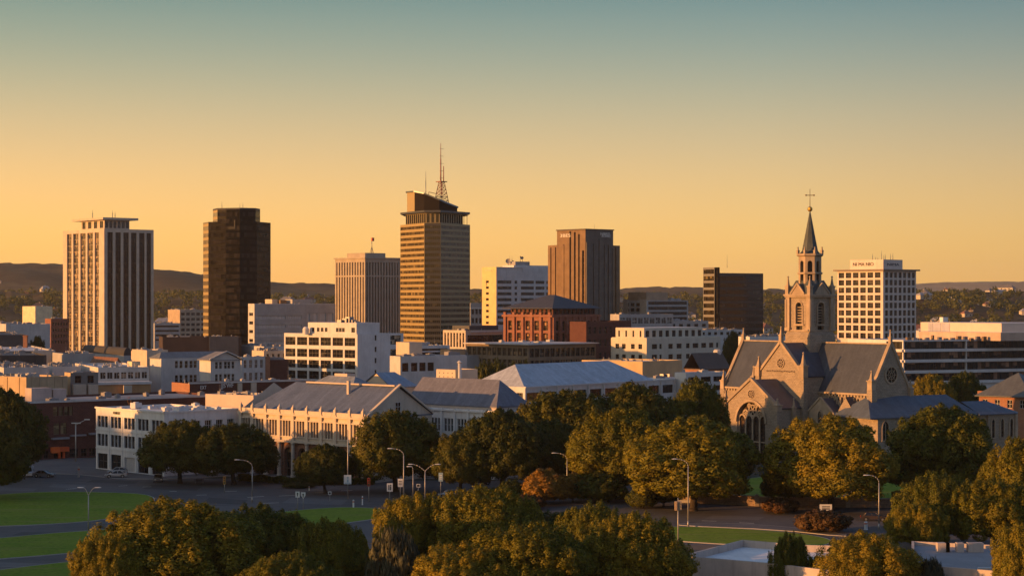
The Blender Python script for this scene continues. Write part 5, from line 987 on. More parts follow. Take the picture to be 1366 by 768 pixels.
def copings(p0, p1, zb, zt, w=.45, t=.30):
    m = MB(); c = ((p0[0] + p1[0]) / 2, (p0[1] + p1[1]) / 2); a = (p0[0], p0[1], zb + .15); b = (c[0], c[1], zt + .15); q = (p1[0], p1[1], zb + .15); bar(m, a, b, w, t); bar(m, b, q, w, t); m.build('coping', [STONEP], B.root)
def frame(p0, d2, u, z): n = (d2[1], -d2[0]); return lambda a, b, k=0: (p0[0] + d2[0] * (u + a) + n[0] * k, p0[1] + d2[1] * (u + a) + n[1] * k, z + b)
def rose(fr, r, nm='rose_window'):
    m = MB(); n = 24; o = [(math.cos(2 * math.pi * i / n), math.sin(2 * math.pi * i / n)) for i in range(n)]
    m.face([fr(a * r, b * r, .05) for a, b in o], 1)
    for i in range(n):
        (a, b), (c, d) = o[i], o[(i + 1) % n]; m.face([fr(a * r, b * r, .22), fr(c * r, d * r, .22), fr(c * r * 1.22, d * r * 1.22, .22), fr(a * r * 1.22, b * r * 1.22, .22)][::-1]); m.face([fr(a * r, b * r, .05), fr(c * r, d * r, .05), fr(c * r, d * r, .22), fr(a * r, b * r, .22)]); m.face([fr(a * r * 1.22, b * r * 1.22, .22), fr(c * r * 1.22, d * r * 1.22, .22), fr(c * r * 1.22, d * r * 1.22, 0), fr(a * r * 1.22, b * r * 1.22, 0)])
    for i in range(8): a = 2 * math.pi * i / 8; bar(m, fr(.25 * r * math.cos(a), .25 * r * math.sin(a), .12), fr(r * math.cos(a), r * math.sin(a), .12), .07, .05)
    for i in range(8):
        a, b = 2 * math.pi * i / 8, 2 * math.pi * (i + 1) / 8; bar(m, fr(.62 * r * math.cos(a), .62 * r * math.sin(a), .12), fr(.62 * r * math.cos(b), .62 * r * math.sin(b), .12), .06, .05); bar(m, fr(.25 * r * math.cos(a), .25 * r * math.sin(a), .12), fr(.25 * r * math.cos(b), .25 * r * math.sin(b), .12), .06, .05)
    m.build(nm, [STONEP, STG], B.root)
def lancet(fr, w, h, nm='lancet_window', mull=0):
    """pointed opening w wide, h tall with a moulded surround standing off the wall"""
    m = MB(); hw = w / 2; sp = h - w * .87; pts = [(-hw, 0), (hw, 0), (hw, sp)]
    arc = [(hw - w + w * math.cos(math.pi / 3 * i / 5), sp + w * math.sin(math.pi / 3 * i / 5)) for i in range(1, 6)]; arc2 = [(-x, z) for x, z in arc[:-1]][::-1]; pts += arc + arc2 + [(-hw, sp)]
    m.face([fr(a, b, .03) for a, b in pts], 1); c = (0, h * .45); n = len(pts)
    for i in range(n):
        a, b = pts[i], pts[(i + 1) % n]
        if i == 0: bar(m, fr(a[0] - .2, 0, .15), fr(b[0] + .2, 0, .15), .12, .15); continue
        bar(m, fr(*a, .12), fr(*b, .12), .14, .13)
    for k in range(mull): x = -hw + w * (k + 1) / (mull + 1); bar(m, fr(x, 0, .08), fr(x, sp + .5 * w * (1 - abs(2 * (k + 1) / (mull + 1) - 1)), .08), .06, .06)
    m.build(nm, [STONEP, STG], B.root)
# nave
m = MB(); m.face([(0, Ln, 0), (0, 0, 0), (0, 0, ze), (0, Ln, ze)]); m.face([(Wn, 0, 0), (Wn, Ln, 0), (Wn, Ln, ze), (Wn, 0, ze)]); gable_wall(m, (0, 0), (Wn, 0), ze, zr - .25); gable_wall(m, (Wn, Ln), (0, Ln), ze, zr - .25); m.build('nave_wall', [STONE], B.root)
def pitched(x0, x1, y0, y1, zb, zt, axis='y', ov=.35, mat=SLR, nm='roof'):
    m = MB(); th = .22
    if axis == 'y':
        c = (x0 + x1) / 2; k = ov * (zt - zb) / (c - x0)
        for s, xe in ((1, x0 - ov), (-1, x1 + ov)):
            q = [(xe, y1, zb - k), (xe, y0, zb - k), (c, y0, zt), (c, y1, zt)]; q = q if s == 1 else q[::-1]; m.face(q); m.face([(a, b, z_ - th) for a, b, z_ in q[::-1]])
            m.face([(xe, y0, zb - k - th), (xe, y0, zb - k), (xe, y1, zb - k), (xe, y1, zb - k - th)] if s == 1 else [(xe, y1, zb - k - th), (xe, y1, zb - k), (xe, y0, zb - k), (xe, y0, zb - k - th)][::1])
    else:
        c = (y0 + y1) / 2; k = ov * (zt - zb) / (c - y0)
        for s, yy in ((1, y0 - ov), (-1, y1 + ov)):
            q = [(x0, yy, zb - k), (x1, yy, zb - k), (x1, c, zt), (x0, c, zt)]; q = q if s == 1 else q[::-1]; m.face(q); m.face([(a, b, z_ - th) for a, b, z_ in q[::-1]])
    return m.build(nm, [mat], B.root)
pitched(0, Wn, .4, Ln - .4, ze, zr); copings((0, .2), (Wn, .2), ze + .1, zr + .15); copings((0, Ln - .2), (Wn, Ln - .2), ze + .1, zr + .15)
m = MB(); m.box(-.45, .5, ze - .75, -.003, Ln - .5, ze - .35); [m.box(-.3, y, ze - 1.25, -.004, y + .35, ze - .76) for y in np.arange(.8, Ln - 1, 1.0)]; m.build('cornice', [STONEP], B.root)
m = MB(); m.box(Wn / 2 - .25, .6, zr - .12, Wn / 2 + .25, Ln - .6, zr + .16); m.build('ridge_cap', [STONEP], B.root)
pinnacle(Wn / 2, .2, zr, zr + 3.3, .35, 'finial'); pinnacle(Wn / 2, Ln - .2, zr, zr + 3.1, .4, 'finial')
def buttress(x0, y0, x1, y1, z): m = MB(); m.box(x0, y0, 0, x1, y1, z * .6); dx = (x1 - x0) * .15; m.box(x0 + (dx if x0 < 0 else 0), y0 + .12, z * .6, x1, y1 - .12, z); m.build('buttress', [STONE], B.root)
buttress(-1.1, -.9, .9, .9, ze + .6); pinnacle(-.2, -.1, ze + .6, ze + 5.0, .7); buttress(-1.0, Ln - .9, .9, Ln + .9, ze - 1); pinnacle(-.2, Ln, ze - 1, ze + 3.6, .6); buttress(Wn - .9, -1.0, Wn + 1.0, .9, ze - 1); pinnacle(Wn, -.1, ze - 1, ze + 2.6, .55)
rose(frame((0, 0), (1, 0), Wn / 2, ze + 3.8), 1.75); lancet(frame((0, 0), (1, 0), Wn / 2, 6.2), 2.6, 6.2, mull=1)
for y in (3.2, 7.2, 11.2, 14.5): lancet(frame((0, 0), (0, -1), -y, ze - 4.9), 1.15, 3.0)
for y in (5.2, 9.2, 13): buttress(-.7, y - .35, -.003, y + .35, ze - 1.4)
m = MB(); 
for y in (4.2, 6.2, 8.2, 10.2, 12.2): fr = frame((0, 0), (0, -1), -y, ze - 1.9); m.face([fr(.32 * math.cos(k * .52), .32 * math.sin(k * .52), .04) for k in range(12)], 0)
m.build('quatrefoil', [STG], B.root)
# side aisle lean-to with small gable
# crossing transept
yt = 24.0; t0, t1 = yt - 7.4, yt + 7.4; p = 5.0; zb = zl(499, -p, yt)
m = MB(); gable_wall(m, (-p, t1), (-p, t0), zb, zr - .2); m.face([(-p, t0, 0), (0, t0, 0), (0, t0, zb), (-p, t0, zb)]); m.face([(0, t1, 0), (-p, t1, 0), (-p, t1, zb), (0, t1, zb)]); m.face([(0, t0, ze - 1), (Wn / 2, t0, ze - 1), (Wn / 2, t0, zb), (0, t0, zb)]); m.build('transept_wall', [STONE], B.root)
pitched(-p + .3, Wn / 2, t0, t1, zb, zr, 'x', .3); copings((-p + .1, t1), (-p + .1, t0), zb + .1, zr + .1); pinnacle(-p + .1, yt, zr + .1, zr + 3.9, .42, 'finial')
rose(frame((-p, 0), (0, -1), -yt, zb + 2.6), 1.0)
m = MB(); [bar(m, (-p - .1, yt - 4.6 + k * .8, zb + .75 + .12 * math.sin(k * 2.2)), (-p - .1, yt - 4.1 + k * .8, zb + .75), .09, .12) for k in range(12)]; m.build('relief', [flat((.12, .09, .07), .8)], B.root)
for y, pxt in ((t0, 469), (t1, 474.5)): buttress(-p - .8, y - .75, -p + .75, y + .75, zb - .6); pinnacle(-p, y, zb - .6, zl(pxt, -p, y), .75)
pinnacle(-p - .2, t1 + 1.6, zb - 3, zb + 1.8, .5)
# front gable with the great window
p2 = 13.0; g0, g1 = ysol(1037, -p2), ysol(968, -p2); gm = (g0 + g1) / 2; gb = zl(541, -p2, gm); gt = zl(506, -p2, gm); wz = zl(536, -p2, gm); aw = 4.7
m = MB(); arch_panel(m, (-p2, g1), (-p2, g0), 0, wz + .15, [(g1 - gm, aw, wz - aw)], .9, 0, 20)
m.face([(-p2, g1, wz + .15), (-p2, g0, wz + .15), (-p2, g0, gb), (-p2, g1, gb)]) if gb > wz + .15 else None
zq = wz + .15; k = min(1, max(0, (zq - gb) / (gt - gb))); ya, yb_ = g1 + (gm - g1) * k, g0 + (gm - g0) * k
m.face([(-p2, ya, zq), (-p2, yb_, zq), (-p2, gm, gt - .2)]); m.build('front_wall', [STONE], B.root)
m = MB(); m.face([(-p2 + .02, g0, 0), (-p + 5, g0, 0), (-p + 5, g0, gb), (-p2 + .02, g0, gb)]); m.face([(-p + 5, g1, 0), (-p2 + .02, g1, 0), (-p2 + .02, g1, gb), (-p + 5, g1, gb)]); m.build('side_wall', [STONE], B.root)
pitched(-p2 + .3, 2, g0, g1, gb, gt, 'x', .35); copings((-p2 + .1, g1), (-p2 + .1, g0), gb + .1, gt + .1)
fr = frame((-p2, 0), (0, -1), -gm, wz - aw)     # tracery plane
n = 20; m = MB(); zb0 = 1.6 - (wz - aw); m.face([fr(aw * math.cos(math.pi * i / n), aw * math.sin(math.pi * i / n), -.85) for i in range(n + 1)] + [fr(-aw, zb0, -.85), fr(aw, zb0, -.85)]); 
m.build('great_window', [glass((.03, .022, .016), (.12, .08, .05), .4, .6, .8)], B.root)
m = MB(); F_ = lambda a, b: fr(a, b, -.55)
for i in range(5): x = -aw + aw * 2 * i / 4; x = max(-aw + .15, min(aw - .15, x)); bar(m, F_(x, zb0), F_(x, .2), .16, .2)
for i in range(4):
    cx, hw = -aw + aw * (2 * i + 1) / 4, aw / 4
    for s in range(8): a, b = math.pi * s / 8, math.pi * (s + 1) / 8; bar(m, F_(cx + hw * math.cos(a), .2 + hw * 1.25 * math.sin(a)), F_(cx + hw * math.cos(b), .2 + hw * 1.25 * math.sin(b)), .13, .18)
for cx, cz, rr in ((0, 2.75, 1.25), (-2.35, 1.95, .85), (2.35, 1.95, .85), (-1.15, 3.85, .45), (1.15, 3.85, .45)):
    for s in range(14): a, b = 2 * math.pi * s / 14, 2 * math.pi * (s + 1) / 14; bar(m, F_(cx + rr * math.cos(a), cz + rr * math.sin(a)), F_(cx + rr * math.cos(b), cz + rr * math.sin(b)), .12, .16)
    for s in range(6): a = 2 * math.pi * s / 6; bar(m, F_(cx, cz), F_(cx + rr * math.cos(a), cz + rr * math.sin(a)), .07, .12)
bar(m, F_(-aw, zb0 + 2.6), F_(aw, zb0 + 2.6), .09, .14); m.build('tracery', [STONEP], B.root)
m = MB()
for i in range(n): a, b = math.pi * i / n, math.pi * (i + 1) / n; bar(m, fr((aw + .35) * math.cos(a), (aw + .35) * math.sin(a), .1), fr((aw + .35) * math.cos(b), (aw + .35) * math.sin(b), .1), .22, .3)
m.build('arch_moulding', [STONEP], B.root); rose(frame((-p2, 0), (0, -1), -gm, gb + (gt - gb) * .52 if gb > wz else wz + 1.9), .85)
for y, top in ((g0, zl(531, -p2, g0)), (g1, zl(520, -p2, g1))): buttress(-p2 - 1.0, y - .8, -p2 + .8, y + .8, gb - .8); pinnacle(-p2, y, gb - .8, top, .75)
buttress(-p2 + 4, g0 - 1.2, -p2 + 5.2, g0 - .003, gb - 2); pinnacle(-p2 + 4.6, g0 - .6, gb - 2, gb + 2.1, .4)
lancet(frame((-p2, g0), (1, 0), 2.2, 4.2), 1.0, 4.0)
# left lean-to aisle beyond the front gable
m = MB(); x0, y0, y1 = -p2 + 3, g1 + .01, g1 + 7; m.face([(x0, y1, 0), (x0, y0, 0), (x0, y0, 9), (x0, y1, 9)]); m.face([(0, y1, 0), (x0, y1, 0), (x0, y1, 9), (0, y1, 13.5)]); m.build('aisle_wall', [STONE], B.root); m = MB(); m.face([(x0 - .4, y1 + .3, 8.9), (x0 - .4, y0, 8.9), (0, y0, 13.7), (0, y1 + .3, 13.7)]); m.build('roof', [SLR], B.root); pinnacle(x0, y1, 8.2, 13, .55); buttress(x0 - .9, y1 - .7, x0 + .7, y1 + .7, 8.2)
# small gabled porch on the shaded side and its roofs
h0, h1 = ysol(1116, -4), ysol(1073, -4); hm = (h0 + h1) / 2; hb, ht = zl(556, -4, hm), zl(531, -4, hm)
m = MB(); gable_wall(m, (-4, h1), (-4, h0), hb, ht - .15); m.face([(-4, h0, 0), (0, h0, 0), (0, h0, hb), (-4, h0, hb)]); m.build('porch_wall', [STONEP], B.root); pitched(-3.8, 3, h0, h1, hb, ht, 'x', .25); copings((-3.95, h1), (-3.95, h0), hb, ht + .05, .25, .2); lancet(frame((-4, 0), (0, -1), -hm, hb - 1.4), 1.5, 3.0, mull=1)
k0, k1 = ysol(1140, -2.5), ysol(1116, -2.5); km = (k0 + k1) / 2; kb, kt = zl(552, -2.5, km), zl(529, -2.5, km); m = MB(); gable_wall(m, (-2.5, k1), (-2.5, k0), kb, kt - .15); m.face([(-2.5, k0, 0), (0, k0, 0), (0, k0, kb), (-2.5, k0, kb)]); m.build('chapel_wall', [STONE], B.root); pitched(-2.3, 2, k0, k1, kb, kt, 'x', .25)
# crossing tower
xt = Wn / 2; yc = ysol(1080.5, xt); Z = lambda py: zl(py, xt, yc); SQ = lambda w: [(xt - w / 2, yc - w / 2), (xt + w / 2, yc - w / 2), (xt + w / 2, yc + w / 2), (xt - w / 2, yc + w / 2)]
m = MB(); m.prism(SQ(8.2), 12, Z(446)); q0, q1 = SQ(8.2), SQ(7.5); [m.face([(q0[i][0], q0[i][1], Z(446) + .01), (q0[(i + 1) % 4][0], q0[(i + 1) % 4][1], Z(446) + .01), (q1[(i + 1) % 4][0], q1[(i + 1) % 4][1], Z(441)), (q1[i][0], q1[i][1], Z(441))]) for i in range(4)]; m.build('tower_base', [STONE], B.root)
zb1, zb2 = Z(441), Z(396.5); q = SQ(7.1); m = MB()
for i in range(4): arch_panel(m, q[i], q[(i + 1) % 4], zb1, zb2, [(3.55, 1.0, Z(409))], .7, 0, 10)
m.build('belfry', [STONE], B.root); m = MB(); m.prism(SQ(5.4), zb1, zb2 - .1); m.build('louvre', [flat((.03, .026, .022), .8)], B.root)
m = MB()
for i in range(4):
    d = Vector((q[(i + 1) % 4][0] - q[i][0], q[(i + 1) % 4][1] - q[i][1])).normalized(); f = frame(q[i], d, 3.55, Z(409)); pr = None
    for s in range(10): a, b = math.pi * s / 10, math.pi * (s + 1) / 10; bar(m, f(1.2 * math.cos(a), 1.2 * math.sin(a), .06), f(1.2 * math.cos(b), 1.2 * math.sin(b), .06), .16, .16)
    for sx in (-1.2, 1.2): bar(m, f(sx, Z(432) - Z(409), .06), f(sx, 0, .06), .16, .16)
    bar(m, f(-1.7, Z(433) - Z(409), .1), f(1.7, Z(433) - Z(409), .1), .2, .2)
    for k in range(6): bar(m, f(-.95, -3.4 + k * .65, -.4), f(.95, -3.4 + k * .65, -.4), .06, .1)
    m.build('arch_moulding', [STONEP], B.root); m = MB()
for sx in (-1, 1):
    for sy in (-1, 1):
        cx, cy = xt + sx * 3.45, yc + sy * 3.45; m = MB(); m.box(cx - .62, cy - .62, zb1, cx + .62, cy + .62, zb2 - .05); m.box(cx - .8, cy - .8, zb1, cx + .8, cy + .8, zb1 + .8); m.lathe([(.42, zb1 + .9), (.42, zb2 - .5)], (cx + sx * .45, cy + sy * .45), 8); m.build('tower_pier', [STONEP], B.root); pinnacle(cx + sx * .2, cy + sy * .2, zb2 + .5, Z(368), .5)
for ws in (((8.5, zb2, zb2 + .35), (8.9, zb2 + .351, zb2 + .75)), ((7.9, zb1 - .05, zb1 + .25),)):
    m = MB(); [m.prism(SQ(w), z0, z1, 0, None, True) for w, z0, z1 in ws]; m.build('cornice', [STONEP], B.root)
zp = zb2 + .76; m = MB(); hp = Z(378.5) - zp
for i in range(4):
    qq = SQ(8.3); a, b = Vector(qq[i]), Vector(qq[(i + 1) % 4]); c = (a + b) / 2; a2, b2 = c + (a - c) * .55, c + (b - c) * .55; d = (b - a).normalized(); inn = Vector((-d.y, d.x)); m.face([(a2.x, a2.y, zp), (b2.x, b2.y, zp), (c.x, c.y, zp + hp)]); r_ = c + inn * 3.4; m.face([(b2.x, b2.y, zp), (r_.x, r_.y, zp + hp), (c.x, c.y, zp + hp)], 1); m.face([(a2.x, a2.y, zp), (c.x, c.y, zp + hp), (r_.x, r_.y, zp + hp)], 1)
    bar(m, (a2.x, a2.y, zp + .1), (c.x, c.y, zp + hp + .1), .18, .2); bar(m, (c.x, c.y, zp + hp + .1), (b2.x, b2.y, zp + .1), .18, .2)
m.build('pediment', [STONEP, COPPER], B.root)
m = MB(); m.lathe([(5.8, zp), (4.2, Z(382)), (3.3, Z(374))], (xt, yc), 4, 0, math.pi / 4); m.build('tower_roof', [COPPER], B.root)
# octagonal lantern
z0, z1 = Z(382), Z(341); OC = [(xt + 2.9 * math.cos(math.pi / 8 + math.pi / 4 * i), yc + 2.9 * math.sin(math.pi / 8 + math.pi / 4 * i)) for i in range(8)]; m = MB()
for i in range(8): e = (Vector(OC[(i + 1) % 8]) - Vector(OC[i])).length; arch_panel(m, OC[i], OC[(i + 1) % 8], z0, z1, [(e / 2, .55, Z(351))], .5, 0, 6)
m.build('lantern', [STONEP], B.root); m = MB(); m.lathe([(2.2, z0), (2.2, z1)], (xt, yc), 8, 0, math.pi / 8); m.build('louvre', [flat((.03, .026, .022), .8)], B.root)
m = MB(); m.lathe([(2.92, Z(366)), (3.2, Z(365.5)), (3.2, Z(363.5)), (2.92, Z(363))], (xt, yc), 8, 0, math.pi / 8); m.build('cornice', [STONEP], B.root); m = MB(); m.lathe([(2.92, z1 - .25), (3.4, z1), (3.4, z1 + .45), (1.8, z1 + .5)], (xt, yc), 8, 0, math.pi / 8); m.build('cornice', [STONEP], B.root)
for i in range(8): a = math.pi / 8 + math.pi / 4 * i; pinnacle(xt + 3.05 * math.cos(a), yc + 3.05 * math.sin(a), z1 + .46, Z(329.5), .26)
m = MB(); m.lathe([(2.6, z1 + .5), (2.05, Z(335)), (1.4, Z(318)), (.62, Z(296)), (.16, Z(283))], (xt, yc), 8, 0, math.pi / 8); m.build('spire', [COPPER], B.root)
m = MB(); zc = Z(279); m.lathe([(.05, zc - .75)] + [(.62 * math.cos(t), zc + .62 * math.sin(t)) for t in np.linspace(-1.3, 1.3, 7)] + [(.03, zc + .7)], (xt, yc), 10, 0, 0, True); m.build('ball', [GILT], B.root)
m = MB(); m.tube((xt, yc, zc + .5), (xt, yc, Z(252)), .09, .06, 6); za = Z(260.5); vv = Vector((math.cos(-B.a), math.sin(-B.a))); bar(m, (xt - vv.x * .95, yc - vv.y * .95, za), (xt + vv.x * .95, yc + vv.y * .95, za), .07, .08); 
for sx in (-1, 1): m.box(xt + sx * vv.x * .95 - .13, yc + sx * vv.y * .95 - .13, za - .16, xt + sx * vv.x * .95 + .13, yc + sx * vv.y * .95 + .13, za + .16)
m.build('cross', [flat((.14, .085, .04), .5, .4)], B.root); B.finish()
# low stone chapel attached behind the shaded gable
B = Bld('stone_chapel', 'low stone chapel range with blue slate roofs and lancet windows beside the church', 'chapel', 1171, 424, 28); wr, wl, h = B.along(1334), 13, B.z(557); m = MB(); m.prism(rect(wr, wl), 0, h); m.build('wall', [STONE], B.root); hip_roof(B, -2, 0, wr * .80, wl, h, B.z(531), slate((.085, .11, .15), .4), .5, 'x', .7, .55)
for i, px in enumerate((1181, 1200, 1222, 1246, 1270, 1294)): lancet(frame((0, 0), (1, 0), B.along(px), h - 5.2), 1.9 if i == 0 else 1.3, 4.6, mull=1)
ap = [(wr - 4 + 0, -.5), (wr + 4, -.8), (wr + 7.2, 2.6), (wr + 7.2, 8), (wr + 4, 11.5), (wr - 4, 11.5)]; m = MB(); m.prism(ap, 0, h + .05); m.build('apse_wall', [STONE], B.root); m = MB(); za = B.z(541); e0, e1 = (wr - 7, 5.4, za), (wr + .5, 5.4, za); k = [(wr - 7, -1), (wr + 4.2, -1.2), (wr + 7.7, 2.4), (wr + 7.7, 8.2), (wr + 4.2, 12), (wr - 7, 12)]; k3d = [(a, b, h) for a, b in k]
m.face([k3d[0], k3d[1], e1, e0]); m.face([k3d[1], k3d[2], e1]); m.face([k3d[2], k3d[3], e1]); m.face([k3d[3], k3d[4], e1]); m.face([k3d[4], k3d[5], e0, e1]); m.face([(a, b, h - .2) for a, b in k][::-1]); [m.face([(k[i][0], k[i][1], h - .2), (k[(i + 1) % 6][0], k[(i + 1) % 6][1], h - .2), k3d[(i + 1) % 6], k3d[i]]) for i in range(6)]; m.build('roof', [slate((.085, .11, .15), .4)], B.root)
for a, b in ((ap[0], ap[1]), (ap[1], ap[2])):
    d = (Vector(b) - Vector(a)); L = d.length; d.normalize(); nn = 3 if L > 6 else 2
    for i in range(nn): lancet(frame(a, d, L * (i + .5) / nn, h - 5.6), 1.1, 4.6)
m = MB(); [m.box(*(lambda v: (v[0] - .35, v[1] - .35, 0, v[0] + .35, v[1] + .35, h - .3))(v)) for v in ap[1:3]]; m.build('buttress', [STONEP], B.root); B.finish()
# ---------------------------------------------------------------- trees
BARK = plaster((.055, .042, .032), .95, .3, .4)
LEAF_D = leaf_mat('leaves', (.024, .038, .005), (.090, .102, .011), (.145, .128, .012)); LEAF_G = leaf_mat('leaves', (.068, .078, .006), (.265, .235, .018), (.34, .255, .015)); LEAF_M = leaf_mat('leaves', (.040, .058, .006), (.150, .160, .014), (.20, .175, .014)); LEAF_O = leaf_mat('leaves', (.15, .095, .014), (.30, .19, .022), (.32, .17, .018)); LEAF_R = leaf_mat('leaves', (.075, .042, .014), (.15, .078, .025)); LEAF_S = leaf_mat('leaves', (.045, .050, .026), (.105, .108, .060))
def crown_mesh(seed, Rr, H, zb, nl, lr, leaf, per, mats, point=1.0, drop=.0, inner=.25, open_=.0, feather=False, sprout=1.1):
    r = np.random.default_rng(seed); zc = zb + (H - zb) * .42; up, dn = H - zc, zc - zb
    ph = r.uniform(0, 6.28, 6); def_ = lambda a, e: 1 + .15 * np.sin(2 * a + ph[0]) + .13 * np.sin(3 * a + ph[1]) + .15 * np.sin(3 * e * 2 + 2 * a + ph[2]) + .06 * np.sin(5 * a + ph[3])
    C = []; 
    k = np.arange(nl) + .5; el = np.arcsin(np.clip(-.62 + 1.62 * k / nl, -1, 1)); az = np.pi * (1 + 5 ** .5) * k + r.uniform(-.25, .25, nl); el = el + r.uniform(-.12, .12, nl)
    rad = def_(az, el) * r.uniform(.80, .98, nl); rad = np.where(r.random(nl) < .22, rad * .78, rad); rad = np.minimum(rad, 1.06)
    lrad = lr * r.uniform(.65, 1.35, nl); x = np.cos(el) * np.cos(az) * (Rr - lrad * .7) * rad; y = np.cos(el) * np.sin(az) * (Rr - lrad * .7) * rad; z = zc + np.where(np.sin(el) > 0, np.sin(el) * (up - lrad * .8 * point), np.sin(el) * dn * .85) * (.9 + .1 * rad)
    ni = int(nl * inner); ci = r.normal(size=(ni, 3)); ci /= np.linalg.norm(ci, axis=1)[:, None]; ci *= (r.random(ni) ** .5 * .62)[:, None]; C = np.concatenate([np.stack([x, y, z], 1), np.stack([ci[:, 0] * Rr, ci[:, 1] * Rr, zc + ci[:, 2] * np.where(ci[:, 2] > 0, up, dn)], 1)]); LR = np.concatenate([lrad, lr * r.uniform(.9, 1.6, ni)])
    od = C - np.array([0, 0, zc - dn * .2]); od /= np.linalg.norm(od, axis=1)[:, None] + 1e-6
    ns = int(nl * sprout); su = r.integers(0, nl, ns); su = su[C[su, 2] > zc - dn * .2]; q = r.normal(size=(len(su), 3)) * .35 + od[su] + np.array([0, 0, .55]); q /= np.linalg.norm(q, axis=1)[:, None]      # young shoots that break the outline
    C = np.concatenate([C, C[su] + q * LR[su][:, None] * np.array([1, 1, point]) * .95]); LR = np.concatenate([LR, LR[su] * r.uniform(.28, .5, len(su))]); od = np.concatenate([od, q])
    cnt = np.maximum(12, (per * (LR / lr) ** 2)).astype(int); idx = np.repeat(np.arange(len(C)), cnt); n = len(idx)
    v = r.normal(size=(n, 3)); v /= np.linalg.norm(v, axis=1)[:, None]; dt = (v * od[idx]).sum(1); flip = dt < -.25; v[flip] -= 2 * dt[flip][:, None] * od[idx][flip] * .8; v /= np.linalg.norm(v, axis=1)[:, None]
    sh = r.uniform(.55, 1.12, n) ** .8; sh = np.where(r.random(n) < .10, sh * r.uniform(1.05, 1.4, n), sh); off = v * (LR[idx] * sh)[:, None]
    if point > 1:   # sprouting tufts: taller than wide, narrowing upward
        zz = off[:, 2] / LR[idx]; off[:, 2] *= np.where(zz > 0, point, .75); nar = np.clip(1 - .38 * np.maximum(0, zz), .25, 1); off[:, 0] *= nar; off[:, 1] *= nar
    P = C[idx] + off
    if drop: P[:, 2] -= drop * (np.hypot(P[:, 0], P[:, 1]) / Rr) ** 2
    nrm = v * 1.0 + r.normal(size=(n, 3)) * .5 + np.array([0, 0, .25]); nrm /= np.linalg.norm(nrm, axis=1)[:, None]
    t = np.cross(nrm, r.normal(size=(n, 3))); t /= np.linalg.norm(t, axis=1)[:, None] + 1e-9; b = np.cross(nrm, t); s = leaf * r.uniform(.55, 1.35, n)
    if feather: b = np.array([0, 0, 1.0]) + r.normal(size=(n, 3)) * .25; b /= np.linalg.norm(b, axis=1)[:, None]; t = np.cross(b, r.normal(size=(n, 3))); t /= np.linalg.norm(t, axis=1)[:, None]; bw, tw = 1.6, .28
    else: bw, tw = 1.0, .72
    bend = nrm * (s * .28)[:, None]; V = np.stack([P - b * (s * bw)[:, None], P + t * (s * tw)[:, None] + bend, P + b * (s * bw)[:, None], P - t * (s * tw)[:, None] + bend], 1).reshape(-1, 3)
    V[:, 2] = np.maximum(V[:, 2], .05)
    Fq = np.arange(n * 4).reshape(-1, 4); g = np.cross(V[2::4] - V[0::4], V[3::4] - V[1::4]); bad = (g * v).sum(1) < 0; Fq[bad] = Fq[bad][:, ::-1]
    sn = v * .75 + od[idx] * .35 + nrm * .35; sn /= np.linalg.norm(sn, axis=1)[:, None]      # leaves of a spray share the light of the spray
    return fast_mesh('crown', V, Fq, mats, None, np.repeat(sn, 4, axis=0))
def trunk_mesh(seed, H, zb, Rr, r0, mat=None):
    r = random.Random(seed); m = MB(); top = zb + (H - zb) * .35; p = Vector((0, 0, -.2)); q = Vector((r.uniform(-.3, .3), r.uniform(-.3, .3), zb * .9 + .4)); m.tube(p, p + Vector((0, 0, .6)), r0 * 1.5, r0 * 1.05, 9); m.tube(p + Vector((0, 0, .6)), q, r0 * 1.05, r0 * .8, 9, caps=False); ends = []
    for i in range(6):
        a = i * 1.05 + r.uniform(-.3, .3); e = q + Vector((math.cos(a) * Rr * .45, math.sin(a) * Rr * .45, (H - zb) * r.uniform(.25, .5))); mid = q.lerp(e, .5) + Vector((0, 0, -.06 * Rr)); m.tube(q, mid, r0 * .55, r0 * .38, 6); m.tube(mid, e, r0 * .38, r0 * .16, 6)
        for k in range(2): a2 = a + r.uniform(-.8, .8); e2 = e + Vector((math.cos(a2) * Rr * .3, math.sin(a2) * Rr * .3, (H - zb) * .18)); m.tube(e, e2, r0 * .16, r0 * .05, 5)
    return m.mesh('trunk', [mat or BARK])
PROTO = {
 'broad': [(crown_mesh(s, 8, 15, 1.4, 170, 1.45, .19, 270, [LEAF_D], 1.35), trunk_mesh(s, 15, 2.6, 8, .45), 8, 15) for s in (1, 2, 3)],
 'gold': [(crown_mesh(s, 8, 15, .7, 230, 1.15, .16, 250, [LEAF_M if s == 6 else LEAF_G], 1.6), trunk_mesh(s, 15, 2.2, 8, .45), 8, 15) for s in (4, 5, 6)],
 'tuft': [(crown_mesh(s, 8, 12, .6, 270, .95, .125, 330, [LEAF_M if s == 8 else LEAF_G], 1.9), trunk_mesh(s, 12, 1.6, 8, .4), 8, 12) for s in (7, 8, 9)],
 'bush': [(crown_mesh(s, 3, 4, .2, 60, .75, .16, 130, [LEAF_D], 1.2), trunk_mesh(s, 4, .5, 3, .14), 3, 4) for s in (10, 11)],
 'orange': [(crown_mesh(12, 3.2, 6, .5, 80, .8, .17, 150, [LEAF_O], 1.3), trunk_mesh(12, 6, 1, 3, .18), 3.2, 6)],
 'rust': [(crown_mesh(13, 3.4, 4, .2, 70, .75, .17, 130, [LEAF_R], 1.2), trunk_mesh(13, 4, .6, 3, .16), 3.4, 4)],
 'feather': [(crown_mesh(14, 3, 5, .1, 60, .9, .20, 170, [LEAF_S], 1.5, feather=True), trunk_mesh(14, 5, .5, 3, .14), 3, 5)],
}
